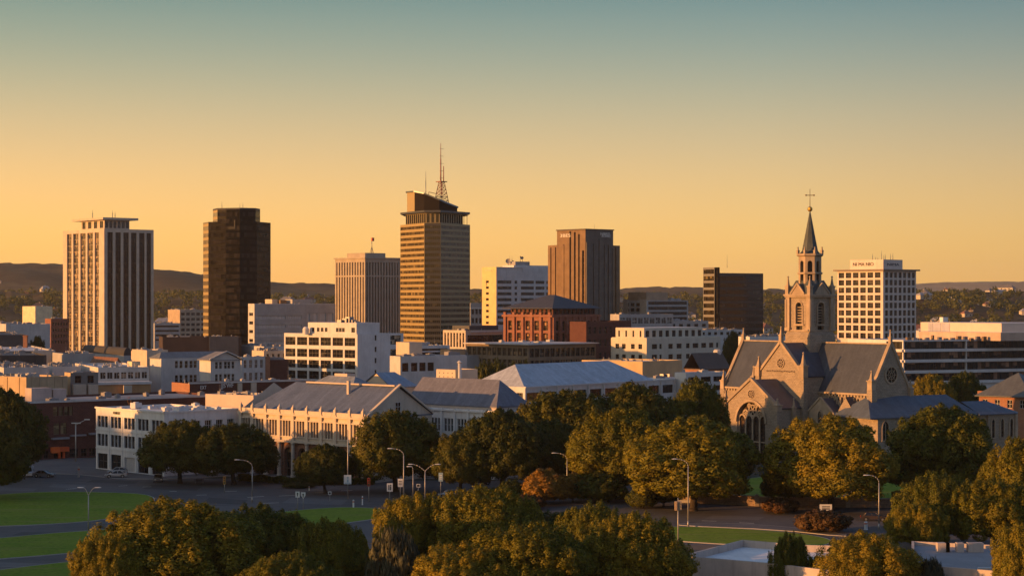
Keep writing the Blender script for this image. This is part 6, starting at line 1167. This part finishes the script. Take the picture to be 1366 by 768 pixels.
def tree(kind, k, px, Y, top, hw, label, name='tree', group=None, deep=1.0, rz=None):
    cm, tm, Rr, H = PROTO[kind][k % len(PROTO[kind])]; p = at(px, HZ, Y); s = hw / F * Y / Rr * (.98 if kind == 'tuft' else 1.06); sz = max(.2, zat(top, Y) / H) * (.93 if kind == 'tuft' else .97)
    e = empty(name, (p.x, p.y, 0), rnd.uniform(0, 6.28) if rz is None else rz, label, 'tree' if name == 'tree' else 'shrub', group); e.scale = (s, s * deep, sz)
    obj('crown', cm, e); obj('trunk', tm, e); return e
T = [
 # kind, proto, px, depth, top row, half width, label
 ('tuft', 0, 232, 236, 663, 128, 'largest golden tufted tree at the bottom of the view, its left side sunlit'),
 ('tuft', 1, 345, 246, 672, 92, 'dark tufted tree merging into the largest golden tree at the bottom of the view'),
 ('tuft', 2, 150, 228, 706, 62, 'low golden tree spreading out under the largest golden tree near the double lamp'),
 ('tuft', 0, 436, 240, 690, 60, 'small tufted tree between the grass island and the frame edge with a golden crest'),
 ('tuft', 1, 385, 226, 734, 70, 'shaded green tree low at the frame edge under the small tufted tree'),
 ('tuft', 2, 560, 262, 654, 68, 'golden-topped tufted tree right in front of the double lamp with two lit heads'),
 ('tuft', 0, 645, 258, 646, 88, 'wide dark tufted tree with a bright golden crest, tallest at the bottom centre'),
 ('tuft', 1, 745, 262, 680, 82, 'green tree in a dip between two golden tufted trees at the bottom centre'),
 ('tuft', 2, 708, 228, 694, 92, 'bright golden tufted tree at the bottom centre, lit all over its left half'),
 ('tuft', 0, 846, 232, 682, 80, 'dark rounded tufted tree beside the pale flat roof'),
 ('tuft', 1, 795, 252, 668, 62, 'small tree with golden tips poking out between the bottom centre trees'),
 ('tuft', 2, 620, 226, 722, 90, 'shaded tree filling the frame edge below the bottom centre crest'),
 ('tuft', 1, 1054, 236, 708, 29, 'slim tufted tree standing right against the pale flat roof'),
 ('tuft', 0, 1157, 234, 708, 80, 'broad tufted tree between the two flat-roofed buildings, half in sun'),
 ('tuft', 2, 1376, 228, 690, 56, 'golden tree cut by the frame edge beside the grey felt roof'),
 ('tuft', 1, 1252, 288, 627, 62, 'tall golden tufted tree with a peaked top behind the grey felt roof'),
 ('tuft', 0, 1326, 284, 634, 70, 'golden tufted tree next to the peaked one behind the grey felt roof'),
 ('tuft', 2, 1225, 280, 668, 44, 'small golden tree at the foot of the peaked golden tree'),
 ('gold', 0, 925, 336, 556, 92, 'great golden round tree in front of the church window'),
 ('gold', 1, 1108, 334, 556, 84, 'great golden round tree in front of the church porch and slate roof'),
 ('gold', 2, 1258, 344, 541, 78, 'great dark-sided round tree in front of the stone chapel roof'),
 ('gold', 0, 1362, 312, 584, 52, 'golden tree behind the edge lamp, cut by the frame'),
 ('gold', 1, 830, 356, 546, 66, 'golden-topped tree between the dark square tree mass and the great round tree'),
 ('gold', 2, 930, 428, 505, 38, 'golden tree tucked against the church roof on its sunset side'),
 ('broad', 0, 755, 388, 520, 66, 'dark tall tree in front of the pale blue metal roof'),
 ('broad', 1, 842, 392, 513, 62, 'dark tall tree with a golden top next to the long white shop building'),
 ('broad', 2, 735, 372, 560, 48, 'dark tree in the deep shade behind the orange autumn tree'),
 ('broad', 1, 668, 366, 547, 60, 'dark green tree in front of the pinkish hipped hall, its tip sunlit'),
 ('broad', 2, 614, 364, 576, 42, 'small dark tree at the shaded corner of the hipped hall'),
 ('broad', 0, 528, 369, 547, 60, 'tall dark tree covering the gable end of the ornate hall'),
 ('broad', 1, 434, 366, 593, 38, 'small round dark tree in front of the ornate hall arches'),
 ('broad', 2, 240, 386, 561, 54, 'wide dark tree in front of the white corner building'),
 ('broad', 0, 312, 384, 564, 54, 'wide dark tree at the far end of the ornate hall'),
 ('broad', 1, 2, 392, 520, 54, 'tall dark tree in front of the maroon brick building'),
 ('broad', 2, -8, 356, 556, 52, 'dark leafy tree by the grass corner, nearest to the parked cars'),
 ('gold', 1, 1242, 560, 500, 30, 'golden bushy tree between the chapel roof and the banded modern office'),
 ('gold', 2, 1286, 566, 496, 28, 'darker bushy tree beside the golden one in front of the banded modern office'),
 ('broad', 0, 50, 820, 448, 13, 'lone round tree among the roofs left of the cream tower'),
 ('broad', 1, 978, 800, 443, 16, 'dark tree behind the church left roof end'),
 ('broad', 2, 1362, 560, 512, 10, 'small dark tree above the red brick house roof'),
 ('broad', 0, 1052, 345, 620, 34, 'small dark tree overhanging the stone wall below the church'),
 ('broad', 1, 885, 343, 643, 24, 'small round tree standing at the end of the stone wall'),
]
for a in T: tree(*a[:6], a[6])
for a in [('orange', 0, 727, 346, 627, 33, 'bright orange autumn tree beside the kerb lamp', 'tree'), ('orange', 0, 764, 350, 632, 20, 'small orange-brown tree half hidden by the kerb lamp pole', 'tree'), ('bush', 0, 802, 350, 630, 38, 'rounded green shrub between the orange tree and the stone wall', 'shrub'), ('bush', 1, 684, 352, 641, 20, 'small dark shrub beneath the street trees left of the orange tree', 'shrub'), ('rust', 0, 1098, 305, 680, 34, 'rusty brown shrub in front of the white notice board', 'shrub'), ('rust', 0, 1040, 332, 664, 24, 'brown shrub hanging over the stone wall top', 'shrub'), ('feather', 0, 528, 232, 712, 38, 'pale feathery grey shrub at the bottom of the view', 'shrub'), ('feather', 0, 1240, 232, 748, 20, 'small grey feathery shrub beside the felt roof', 'shrub'),
 ('bush', 1, 400, 378, 643, 22, 'low clipped shrub under the small round tree by the ornate hall', 'shrub'), ('bush', 0, 858, 340, 652, 20, 'round shrub in front of the stone wall end beneath the great golden tree', 'shrub'), ('bush', 1, 646, 345, 650, 26, 'shaded shrub behind the tallest bottom centre tree crest', 'shrub'), ('rust', 0, 700, 338, 660, 26, 'brownish shrub in front of the orange autumn tree', 'shrub'), ('bush', 1, 1210, 300, 672, 22, 'dark shrub beside the church road lamp', 'shrub'), ('bush', 0, 590, 676, 489, 9, 'tiny shrub', 'shrub')][:-1]: tree(*a[:6], a[6], a[7])
for i, (px, t, hw) in enumerate(((645, 486, 14), (664, 483, 16), (684, 487, 13), (703, 485, 12))): tree('bush', i, px, 655, t, hw, 'shrubs in the planting strip before the low brown glass building', 'shrub', 'shrubs before the low brown glass building')
def hedge(name, label, a, b, h, w, seed):
    a, b = Vector(a), Vector(b); L = (b - a).length; n = int(L * 260); r = np.random.default_rng(seed); u = r.random(n); P = np.zeros((n, 3)); d = (b - a) / L; nn = Vector((-d.y, d.x)); s = r.uniform(-.5, .5, n); zz = r.random(n) ** .6 * h * (.9 + .12 * np.sin(u * L * 1.3))
    P[:, 0] = a.x + d.x * u * L + nn.x * s * w; P[:, 1] = a.y + d.y * u * L + nn.y * s * w; P[:, 2] = zz
    nr = r.normal(size=(n, 3)); nr /= np.linalg.norm(nr, axis=1)[:, None]; t = np.cross(nr, r.normal(size=(n, 3))); t /= np.linalg.norm(t, axis=1)[:, None]; bb = np.cross(nr, t); k = r.uniform(.1, .2, n)[:, None]
    V = np.stack([P - t * k, P + bb * k, P + t * k, P - bb * k], 1).reshape(-1, 3); V[:, 2] = np.maximum(V[:, 2], .02); tag(obj(name, fast_mesh(name, V, np.arange(n * 4).reshape(-1, 4), [LEAF_D])), label, 'hedge')
hedge('hedge', 'clipped dark hedge along the pavement in front of the ornate hall', ground(318, 641), ground(398, 646), 1.5, 1.4, 1)
hedge('hedge', 'low brown-green hedge between the ornate hall hedge and the street sign pole', ground(405, 647), ground(500, 646), 1.3, 1.2, 2)
hedge('hedge', 'dark hedge on the church lawn behind the stone wall', (70, 352), (112, 345), 1.9, 1.6, 3)

# the wooded plain and suburb beyond the city
def wood():
    r = np.random.default_rng(77); pos = []
    for Yc, n, hmin, hmax in ((1500, 260, 6, 11), (1800, 420, 6, 12), (2200, 560, 7, 13), (2700, 600, 7, 14), (3300, 650, 7, 14), (4000, 500, 8, 15), (2500, 500, 7, 13), (3000, 500, 7, 13)):
        Y = Yc * r.uniform(.9, 1.13, n); px = r.uniform(-120, 1500, n); X = (px - 683) / F * Y; pos.append(np.stack([X, Y, r.uniform(hmin, hmax, n), np.where(px > 1210, 1.15, 1.0)], 1))
    P = np.concatenate(pos); Z = np.array([hill_z(a, b) for a, b in P[:, :2]]); P, Z = P[Z < 42], Z[Z < 42]; per = 46; n = len(P) * per; v = r.normal(size=(n, 3)); v /= np.linalg.norm(v, axis=1)[:, None]; h = np.repeat(P[:, 2] * P[:, 3], per); w = np.repeat(P[:, 2] * r.uniform(.35, .75, len(P)), per); rr = r.uniform(.6, 1.05, n)
    C = np.stack([np.repeat(P[:, 0], per) + v[:, 0] * w * rr, np.repeat(P[:, 1], per) + v[:, 1] * w * rr, np.repeat(Z, per) + h * .55 + v[:, 2] * h * .45 * rr], 1); nr = v + r.normal(size=(n, 3)) * .5; nr /= np.linalg.norm(nr, axis=1)[:, None]; t = np.cross(nr, r.normal(size=(n, 3))); t /= np.linalg.norm(t, axis=1)[:, None]; b = np.cross(nr, t); k = (r.uniform(.7, 1.6, n) * h / 10)[:, None]
    V = np.stack([C - t * k, C + b * k, C + t * k, C - b * k], 1).reshape(-1, 3); tag(obj('far_woodland', fast_mesh('far_woodland', V, np.arange(n * 4).reshape(-1, 4), [LEAF_D])), 'dark woodland and garden trees covering the far plain', 'woodland', kind='stuff')
wood()
def suburb():
    pal = [((.46, .40, .33), (.20, .09, .06)), ((.50, .47, .43), (.16, .15, .15)), ((.50, .42, .33), (.26, .12, .07)), ((.52, .45, .35), (.34, .33, .33))]; ms = []
    for k, (w, rf) in enumerate(pal):
        for q in range(2):
            m = MB(); a, b, h = (9, 13, 3.2) if q == 0 else (11, 24, 5.5); m.prism(rect(a, b, -a / 2, -b / 2), 0, h, 0); z1 = h + (2.8 if q == 0 else 3.2)
            A = [(-a / 2 - .5, -b / 2 - .5, h), (a / 2 + .5, -b / 2 - .5, h), (a / 2 + .5, b / 2 + .5, h), (-a / 2 - .5, b / 2 + .5, h)]; i = b / 2 - a * .35; m.face([A[3], A[0], (0, -i, z1), (0, i, z1)], 1); m.face([A[1], A[2], (0, i, z1), (0, -i, z1)], 1); m.face([A[0], A[1], (0, -i, z1)], 1); m.face([A[2], A[3], (0, i, z1)], 1); m.box(a * .18, -1, z1 - 1.6, a * .18 + 1, 0, z1 + .6, 0)
            for s in (-1, 1): [m.box(-a / 2 - .06, s * b * .25 - .9 , zz, -a / 2 - .005, s * b * .25 + .9, zz + 1.3, 2) for zz in np.arange(1, h - 1.2, 2.6)]; [m.box(s * a * .25 - .9, -b / 2 - .06, zz, s * a * .25 + .9, -b / 2 - .005, zz + 1.3, 2) for zz in np.arange(1, h - 1.2, 2.6)]
            ms.append(m.mesh('suburban_house', [plaster(w), slate(rf), GLD]))
    r = random.Random(4)
    for i in range(230):
        Y = r.choice((1450, 1650, 1900, 2200, 2500, 2900, 3300)) * r.uniform(.93, 1.07); px = r.uniform(1200, 1420) if i % 3 == 0 else r.uniform(-60, 480) if i % 3 == 1 else r.uniform(480, 1240); p = at(px, HZ, Y)
        o = obj('suburban_house', ms[r.randrange(len(ms))], None, (p.x, p.y, hill_z(p.x, p.y) - .3), r.uniform(0, 3.1)); s = r.uniform(.7, 1.15); o.scale = (s, s, s * r.uniform(.95, 1.5)); tag(o, 'tiny pitched-roof house far out among the trees of the plain', 'house', 'far houses on the wooded plain')
suburb()
# ---------------------------------------------------------------- street furniture, signs, cars
POLE = flat((.36, .34, .31), .45, .4); LAMP = flat((.62, .60, .56), .4, .1); LENS = flat((.50, .48, .42), .25)
def lamp_head(x, y, z, ax, ay, root):
    m = MB(); L = 1.0; prof = [(.0, .10, .06), (.25, .17, .09), (.7, .22, .11), (1.0, .12, .06)]; n = Vector((-ay, ax)); pr = None
    for t, w, h in prof:
        c = Vector((x + ax * L * t, y + ay * L * t)); ring = [(c.x + n.x * w, c.y + n.y * w, z), (c.x + n.x * w * .6, c.y + n.y * w * .6, z + h), (c.x - n.x * w * .6, c.y - n.y * w * .6, z + h), (c.x - n.x * w, c.y - n.y * w, z), (c.x, c.y, z - h * .6)]
        if pr: [m.face([pr[i], pr[(i + 1) % 5], ring[(i + 1) % 5], ring[i]], 1 if i in (3, 4) else 0) for i in range(5)]
        else: m.face(ring)
        pr = ring
    m.face(pr[::-1]); m.build('lamp_head', [LAMP, LENS], root)
def street_lamp(px, Y, top, arms, label, r=.10):
    """arms: reach in photo pixels, minus is toward the picture's left"""
    p = at(px, HZ, Y); e = empty('street_lamp', (p.x, p.y, 0), 0, label, 'street lamp', 'street lamps'); zt = zat(top, Y); zm = zt - 1.2
    m = MB(); m.tube((0, 0, 0), (0, 0, 1.0), r * 1.6, r * 1.5, 10); m.tube((0, 0, 1.0), (0, 0, zm), r * 1.15, r * .8, 8); m.build('pole', [POLE], e)
    for a in arms:
        x = a / F * Y; s = 1 if x > 0 else -1; m = MB(); Lx = abs(x) - .9
        if len(arms) > 1: pts = [(0, 0, zm)] + [(s * Lx * t, 0, zm + (zt - zm) * math.sin(t * 1.45)) for t in (.15, .3, .5, .75, 1)]
        else: pts = [(0, 0, zm)] + [(s * Lx * (1 - math.cos(t * 1.5708)), 0, zm + (zt - zm) * math.sin(t * 1.5708)) for t in (.2, .4, .6, .8, 1)]
        m.path(pts, r * .55, 7); m.build('arm', [POLE], e); lamp_head(s * Lx, 0, zt, s, 0, e)
street_lamp(118, 297, 650, (-14, 16), 'double-armed street lamp standing on the lawn beside the largest golden tree')
street_lamp(336.5, 350, 613, (-23,), 'single-armed street lamp by the road in front of the ornate hall')
street_lamp(538.5, 342, 598, (-21,), 'tall single-armed lamp between the traffic signs and the golden-topped tree')
street_lamp(567, 340, 619, (-22, 20), 'double-armed street lamp rising behind the golden-topped tufted tree')
street_lamp(756.5, 355, 604, (-20,), 'single-armed kerb lamp beside the orange autumn tree')
street_lamp(918, 312, 612, (-21,), 'tall single-armed lamp in front of the great golden tree before the church window')
street_lamp(1172.5, 308, 633.5, (-20,), 'single-armed lamp on the church road near the grey felt roof')
street_lamp(1358.5, 310, 618, (-19,), 'single-armed lamp by the golden tree that the frame cuts')
street_lamp(551, 346, 622, (-8,), 'short lamp with only its head showing behind the two-armed lamp')
street_lamp(676, 384, 606, (-24,), 'dark unlit lamp standing in the shade of the street trees')
def post(px, Y, top, r=.05): p = at(px, HZ, Y); return p, zat(top, Y)
def pole_thing(name, label, cat, px, Y, top, r=.06, group=None, mat=None):
    p, z = post(px, Y, top); e = empty(name, (p.x, p.y, 0), 0, label, cat, group); m = MB(); m.tube((0, 0, 0), (0, 0, z), r, r * .85, 8); m.build('pole', [mat or POLE], e); return e, z
WHT = plaster((.66, .66, .64), .6, .05, .1); BLU = flat((.25, .36, .42), .5); REDP = flat((.42, .07, .03), .5); BLK = flat((.012, .012, .012), .5)
# tall T-headed mast by the maroon building
e, z = pole_thing('street_mast', 'tall T-headed pole in front of the maroon brick building', 'pole', 101, 437, 564, .15); m = MB(); m.box(-1, -.1, z - .12, 1.1, .1, z + .1); m.build('crossarm', [LAMP], e); m = MB(); m.box(2.0, -.1, z + .7, 3.2, .15, z + .95); m.tube((0, 0, z - .4), (2.3, 0, z + .8), .05, None, 6); m.build('arm', [LAMP], e)
# sign mast in the junction
e, z = pole_thing('sign_mast', 'tall slim mast with a pale square sign in front of the ornate hall', 'sign', 464, 356, 573, .10); s = F / 356; m = MB(); zc = zat(639, 356); m.box(-.72, -.16, zc - .85, .66, -.11, zc + .85); m.build('sign_panel', [WHT], e)
m = MB(); m.box(-.16, -.185, zc - .5, .16, -.161, zc + .05); m.tube((0, -.185, zc + .33), (0, -.161, zc + .33), .2, None, 8); m.box(-.5, -.185, zc - .72, .45, -.161, zc - .58); m.build('symbol', [BLU], e)
def signpost(px, base, top, w, hgt, label, panel, sym=None, legs=1, cat='sign', name='road_sign', shape='rect'):
    Y = gdepth(base); p = at(px, HZ, Y); e = empty(name, (p.x, p.y, 0), 0, label, cat); zt = zat(top, Y); m = MB(); xs = [0] if legs == 1 else [-w * .3, w * .3]
    for x in xs: m.tube((x, 0, 0), (x, 0, zt - .1), .05, None, 7)
    m.build('post', [POLE], e); m = MB(); h = hgt
    if shape == 'rect': m.box(-w / 2, -.1, zt - h, w / 2, -.055, zt)
    elif shape == 'shield': pts = [(-w / 2, zt), (w / 2, zt), (w / 2, zt - h * .5), (0, zt - h), (-w / 2, zt - h * .5)]; m.face([(x, -.10, z_) for x, z_ in pts][::-1]); m.face([(x, -.055, z_) for x, z_ in pts]); [m.face([(a[0], -.1, a[1]), (b[0], -.1, b[1]), (b[0], -.055, b[1]), (a[0], -.055, a[1])]) for a, b in zip(pts, pts[1:] + pts[:1])]
    else: m.tube((0, -.1, zt - h / 2), (0, -.055, zt - h / 2), w / 2, None, 20)
    m.build('sign_panel', [panel], e)
    if sym is not None:
        m = MB(); c = zt - h / 2
        if sym == 'arrow': m.box(-.07, -.125, c - h * .3, .07, -.101, c + h * .1); m.face([(-.2, -.12, c + h * .08), (.2, -.12, c + h * .08), (0, -.12, c + h * .35)])
        elif sym == 'bars': [m.box(-w * .32, -.125, c + k * h * .2 - .06, w * .32, -.101, c + k * h * .2 + .06) for k in (-1, 0, 1)]
        elif sym == 'figure': m.box(-.25, -.125, c - h * .33, -.08, -.101, c + h * .3); m.box(.06, -.125, c - h * .33, .26, -.101, c + h * .15); m.tube((.16, -.125, c + h * .27), (.16, -.101, c + h * .27), .12, None, 8)
        m.build('symbol', [BLK if panel is WHT else WHT], e)
    return e
signpost(397, 681, 655, .75, 1.05, 'small white square road sign beside the grass island', WHT, 'arrow')
signpost(404.5, 679, 656, .8, 1.15, 'white shield-shaped road sign behind the small square one by the grass island', WHT, 'arrow', shape='shield')
signpost(520, 672, 644, 1.05, 1.5, 'blue-white figure sign under the trees by the tall lamp', WHT, 'figure')
signpost(534, 671, 638, .9, 1.5, 'pale board with a red header next to the figure sign', WHT, 'bars')
signpost(440, 668, 655, .6, .6, 'tiny low white sign under the small round dark tree', WHT, 'bars')
signpost(558, 672, 645, .7, .6, 'small white plate sign in the shade by the two-armed lamp', WHT, 'bars')
signpost(588, 668, 630, .8, 1.6, 'pale blue totem sign at the hipped hall corner', BLU, 'bars')
e = signpost(1101.5, 689, 672, 2.1, 1.25, 'white notice board on two legs in front of the stone wall', WHT, 'bars', 2, 'notice board', 'notice_board')
def signal(px, base, top, label, col):
    Y = gdepth(base); p = at(px, HZ, Y); e = empty('traffic_signal', (p.x, p.y, 0), 0, label, 'traffic signal'); zt = zat(top, Y); m = MB(); m.tube((0, 0, 0), (0, 0, zt - .6), .08, .07, 8); m.build('pole', [POLE], e); m = MB(); m.box(-.26, -.2, zt - 1.5, .26, .12, zt); m.build('signal_box', [col], e)
    for k in range(3):
        m = MB(); zz = zt - .28 - k * .46; m.tube((0, -.2, zz), (0, -.235, zz), .15, None, 12); m.build('lens', [flat(((.20, .02, .01), (.20, .09, .01), (.01, .10, .04))[k], .3)], e)
        m = MB(); 
        for q in range(8): a, b = math.pi * q / 8, math.pi * (q + 1) / 8; m.face([(.18 * math.cos(a), -.2, zz + .18 * math.sin(a)), (.18 * math.cos(b), -.2, zz + .18 * math.sin(b)), (.18 * math.cos(b), -.42, zz + .18 * math.sin(b)), (.18 * math.cos(a), -.42, zz + .18 * math.sin(a))])
        m.build('visor', [BLK], e)
signal(299.5, 657, 635, 'amber-cased traffic signal at the crossing below the ornate hall', flat((.40, .20, .05), .5)); signal(492, 668, 637, 'red-cased traffic signal between the sign mast and the tall lamp', REDP)
# signal cluster by the pale roof, bollards
e, z = pole_thing('traffic_signal', 'double-sided traffic signal seen edge-on above the dark tufted tree', 'traffic signal', 904.5, 285, 668, .09)
for dx, dy in ((-.32, -.1), (.34, .1)): m = MB(); m.box(dx - .2, dy - .22, z - 1.35, dx + .2, dy + .22, z); [m.tube((dx, dy - .22, z - .25 - k * .42), (dx, dy - .34, z - .25 - k * .42), .15, .17, 8) for k in range(3)]; m.build('signal_box', [flat((.45, .32, .18), .4)], e)
m = MB(); m.tube((0, 0, z - 1.5), (0, 0, z + .5), .06, None, 6); m.build('bracket', [POLE], e)
def bollard(px, base, top, label, mat=WHT, r=.16):
    Y = gdepth(base); p = at(px, HZ, Y); h = zat(top, Y); e = empty('bollard', (p.x, p.y, 0), 0, label, 'bollard', 'bollards at the junction'); m = MB(); m.lathe([(r * 1.2, 0), (r * 1.2, .1), (r, .12), (r * .95, h - .12), (r * .6, h), (.01, h + .02)], (0, 0), 12); m.build('post', [mat], e); m = MB(); m.lathe([(r * 1.04, h * .68), (r * 1.04, h * .82)], (0, 0), 12); m.build('band', [flat((.5, .10, .04), .4)], e)
bollard(471.5, 677, 666, 'thick white bollard on the grass island tip'); bollard(483.5, 673, 661, 'slim tall bollard just past the grass island tip', WHT, .12); bollard(412.5, 654, 648, 'short bollard by the kerb in front of the low hedge', WHT, .12); bollard(1155, 706, 695, 'stout white bollard by the church road lamp', WHT, .30); bollard(105, 636, 622, 'tall striped bollard on the road edge behind the silver-roofed car', plaster((.42, .36, .32)), .22)
# church wall
def stone_wall():
    pts = [(26, 369), (31, 350), (44, 343.5), (60, 341.5), (80, 339), (104, 334), (128, 328), (152, 323)]; m = MB(); h = [1.5, 1.7, 1.6, 1.55, 1.5, 1.5, 1.5, 1.5]
    for i in range(len(pts) - 1):
        a, b = Vector(pts[i]), Vector(pts[i + 1]); d = (b - a).normalized(); n = Vector((-d.y, d.x)) * .25; m.prism(ccw([tuple(a - n), tuple(b - n), tuple(b + n), tuple(a + n)]), 0, h[i], 0); n2 = n * 1.3; m.prism(ccw([tuple(a - n2), tuple(b - n2), tuple(b + n2), tuple(a + n2)]), h[i] + .004, h[i] + .16, 1, None, True)
    m.v = m.v; t = empty('stone_wall', (0, 0, 0), 0, 'low weathered stone wall along the road below the church', 'wall'); m.build('wall', [brick((.24, .17, .12), (.32, .23, .16), (.16, .12, .09), .8, .35), STONEP], t)
    for i in range(len(pts)): p = pts[i]; m = MB(); m.box(p[0] - .4, p[1] - .4, 0, p[0] + .4, p[1] + .4, 1.9); m.lathe([(.62, 1.9), (.05, 2.25)], p, 4, 0, math.pi / 4); m.build('pier', [STONEP], t)
stone_wall()
# cars
def car_mesh(kind):
    """side profile swept across the width, narrowing to the cabin; returns body, glass, wheel, lights"""
    L, Wd = (4.5, 1.78) if kind != 'van' else (4.9, 1.9); hw = Wd / 2
    if kind == 'van': low = [(-2.45, .35), (-2.4, .95), (-1.75, 1.15), (2.35, 1.15), (2.45, .9), (2.45, .35)]; cab = [(-1.72, 1.15), (-1.05, 1.95), (2.2, 2.0), (2.36, 1.15)]
    elif kind == 'hatch': low = [(-2.1, .32), (-2.08, .68), (-1.2, .90), (1.8, .95), (2.0, .85), (2.02, .32)]; cab = [(-1.15, .90), (-.35, 1.44), (1.2, 1.46), (1.85, .95)]
    else: low = [(-2.25, .32), (-2.22, .66), (-1.1, .88), (1.5, .92), (2.2, .86), (2.25, .32)]; cab = [(-1.05, .88), (-.25, 1.40), (.95, 1.42), (1.75, .92)]
    b = MB(); n = len(low); tw = hw * .78
    for s in (-1, 1): pts = [(x, s * hw * (.96 if z < .5 or z > .85 else 1), z) for x, z in low]; b.face(pts if s < 0 else pts[::-1], 0)
    for i in range(n): (x0, z0), (x1, z1) = low[i], low[(i + 1) % n]; w0, w1 = hw * (.96 if z0 < .5 or z0 > .85 else 1), hw * (.96 if z1 < .5 or z1 > .85 else 1); b.face([(x0, -w0, z0), (x0, w0, z0), (x1, w1, z1), (x1, -w1, z1)], 0)
    A, Bq, C, D = cab; b.face([(Bq[0], -tw, Bq[1]), (Bq[0], tw, Bq[1]), (C[0], tw, C[1]), (C[0], -tw, C[1])][::-1], 0)
    for s in (-1, 1):
        for (p, wp), (q, wq) in (((A, hw * .93), (Bq, tw)), ((C, tw), (D, hw * .93))): b.tube((p[0], s * wp, p[1]), (q[0], s * wq, q[1]), .06, None, 5, 0)
        mx = (Bq[0] + C[0]) / 2; b.tube((mx, s * hw * .93, A[1]), (mx, s * tw, Bq[1]), .05, None, 5, 0)
        for cx in (-L * .31, L * .30): b.tube((cx, s * (hw - .02), .33), (cx, s * (hw + .015), .33), .40, None, 14, 1)
    g = MB(); k = .97; g.face([(A[0], -hw * .92, A[1]), (A[0], hw * .92, A[1]), (Bq[0], tw * k, Bq[1] - .02), (Bq[0], -tw * k, Bq[1] - .02)][::-1]); g.face([(D[0], -hw * .92, D[1]), (D[0], hw * .92, D[1]), (C[0], tw * k, C[1] - .02), (C[0], -tw * k, C[1] - .02)])
    for s in (-1, 1): q = [(A[0], s * hw * .92, A[1]), (D[0], s * hw * .92, D[1]), (C[0], s * tw * k, C[1] - .02), (Bq[0], s * tw * k, Bq[1] - .02)]; g.face(q if s < 0 else q[::-1])
    w = MB(); w.tube((0, -.11, 0), (0, .11, 0), .32, None, 16, 0); w.tube((0, -.12, 0), (0, .12, 0), .19, None, 12, 1)
    hl = MB(); hl.box(-.06, -.2, -.07, .03, .2, .07)
    return b, g, w, hl, L, hw, low
CARS = {}
def paint(c): return flat(c, .25, .3, .6, .05)
RIM = flat((.35, .35, .36), .35, .8); TYRE = flat((.012, .012, .012), .9); HLAMP = flat((.55, .55, .52), .2); TLAMP = flat((.30, .012, .01), .3)
def car(kind, px, base, ang, col, label, Y=None):
    if kind not in CARS: b, g, w, hl, L, hw, low = car_mesh(kind); CARS[kind] = (b, g.mesh('car_window', [GLD]), w.mesh('wheel', [TYRE, RIM]), hl.mesh('headlight', [HLAMP]), hl.mesh('tail_light', [TLAMP]), L, hw, low)
    b, g, w, hl, tl, L, hw, low = CARS[kind]; x, y = ground(px, base); e = empty('parked_car' if kind != 'van' else 'parked_van', (x, y, .01), R(ang), label, 'car' if kind != 'van' else 'van', 'vehicles along the street')
    obj('body', b.mesh('body', [paint(col), BLK]), e); obj('car_window', g, e)
    for cx in (-L * .31, L * .30):
        for s in (-1, 1): obj('wheel', w, e, (cx, s * (hw - .06), .32))
    for s in (-1, 1): obj('headlight', hl, e, (low[0][0] - .0, s * hw * .66, .62 if kind != 'van' else .8)); obj('tail_light', tl, e, (low[-1][0] + .01, s * hw * .68, .72 if kind != 'van' else .95))
car('sedan', 59, 636, 168, (.16, .17, .19), 'dark sedan parked on the road beside the left-hand trees')
car('van', 38, 635, 100, (.60, .60, .62), 'white van half hidden by the left-hand trees behind the dark sedan')
car('sedan', 155, 636.5, 8, (.50, .47, .45), 'silver-roofed car stopped in front of the white corner building')
car('hatch', 157, 632, 4, (.52, .52, .54), 'white hatchback behind the silver-roofed car by the white corner building')
car('hatch', 211, 642, 100, (.13, .11, .11), 'dark hatchback pulling away under the wide dark tree')
car('hatch', 32, 628, 40, (.45, .45, .46), 'pale hatchback mostly behind the leaves of the left-hand trees')
car('sedan', 704, 634, 6, (.30, .31, .33), 'grey saloon parked under the dark trees left of the orange tree')
car('van', 672, 640, 95, (.16, .20, .22), 'blue-grey van parked beneath the street trees')
car('hatch', 722, 630, 10, (.55, .55, .56), 'white hatchback beyond the grey saloon under the dark trees')
car('sedan', 738, 629, 10, (.10, .10, .10), 'black saloon beyond the white hatchback under the dark trees')
car('hatch', 640, 646, 20, (.07, .07, .08), 'black hatchback in deep shade left of the blue-grey van')
car('sedan', 1166, 694, 170, (.06, .045, .045), 'dark car on the church road beside the lamp and stone wall')
car('hatch', 600, 663, 5, (.42, .42, .43), 'pale hatchback in the shade beyond the two-armed lamp')
car('sedan', 632, 660, 8, (.12, .12, .14), 'dark saloon ahead of the pale hatchback beyond the two-armed lamp')
car('van', 1142, 668, 10, (.55, .55, .55), 'white van on the church drive under the great round tree')
# low wall / benches by the hall
def bench(px, base, label):
    x, y = ground(px, base); e = empty('bench', (x, y, .12), R(20), label, 'bench'); m = MB(); [m.box(-.9, -.25 + k * .17, .44, .9, -.12 + k * .17, .48) for k in range(3)]; m.build('seat', [BARK], e); m = MB(); [m.box(-.9, .27, .55 + k * .16, .9, .31, .67 + k * .16) for k in range(2)]; m.build('backrest', [BARK], e)
    for s in (-.75, .75): m = MB(); m.box(s - .04, -.22, 0, s + .04, .22, .435); m.box(s - .04, .23, 0, s + .04, .265, .9); m.build('leg', [METAL], e)
bench(266, 645, 'dark bench under the wide dark tree by the white corner building')
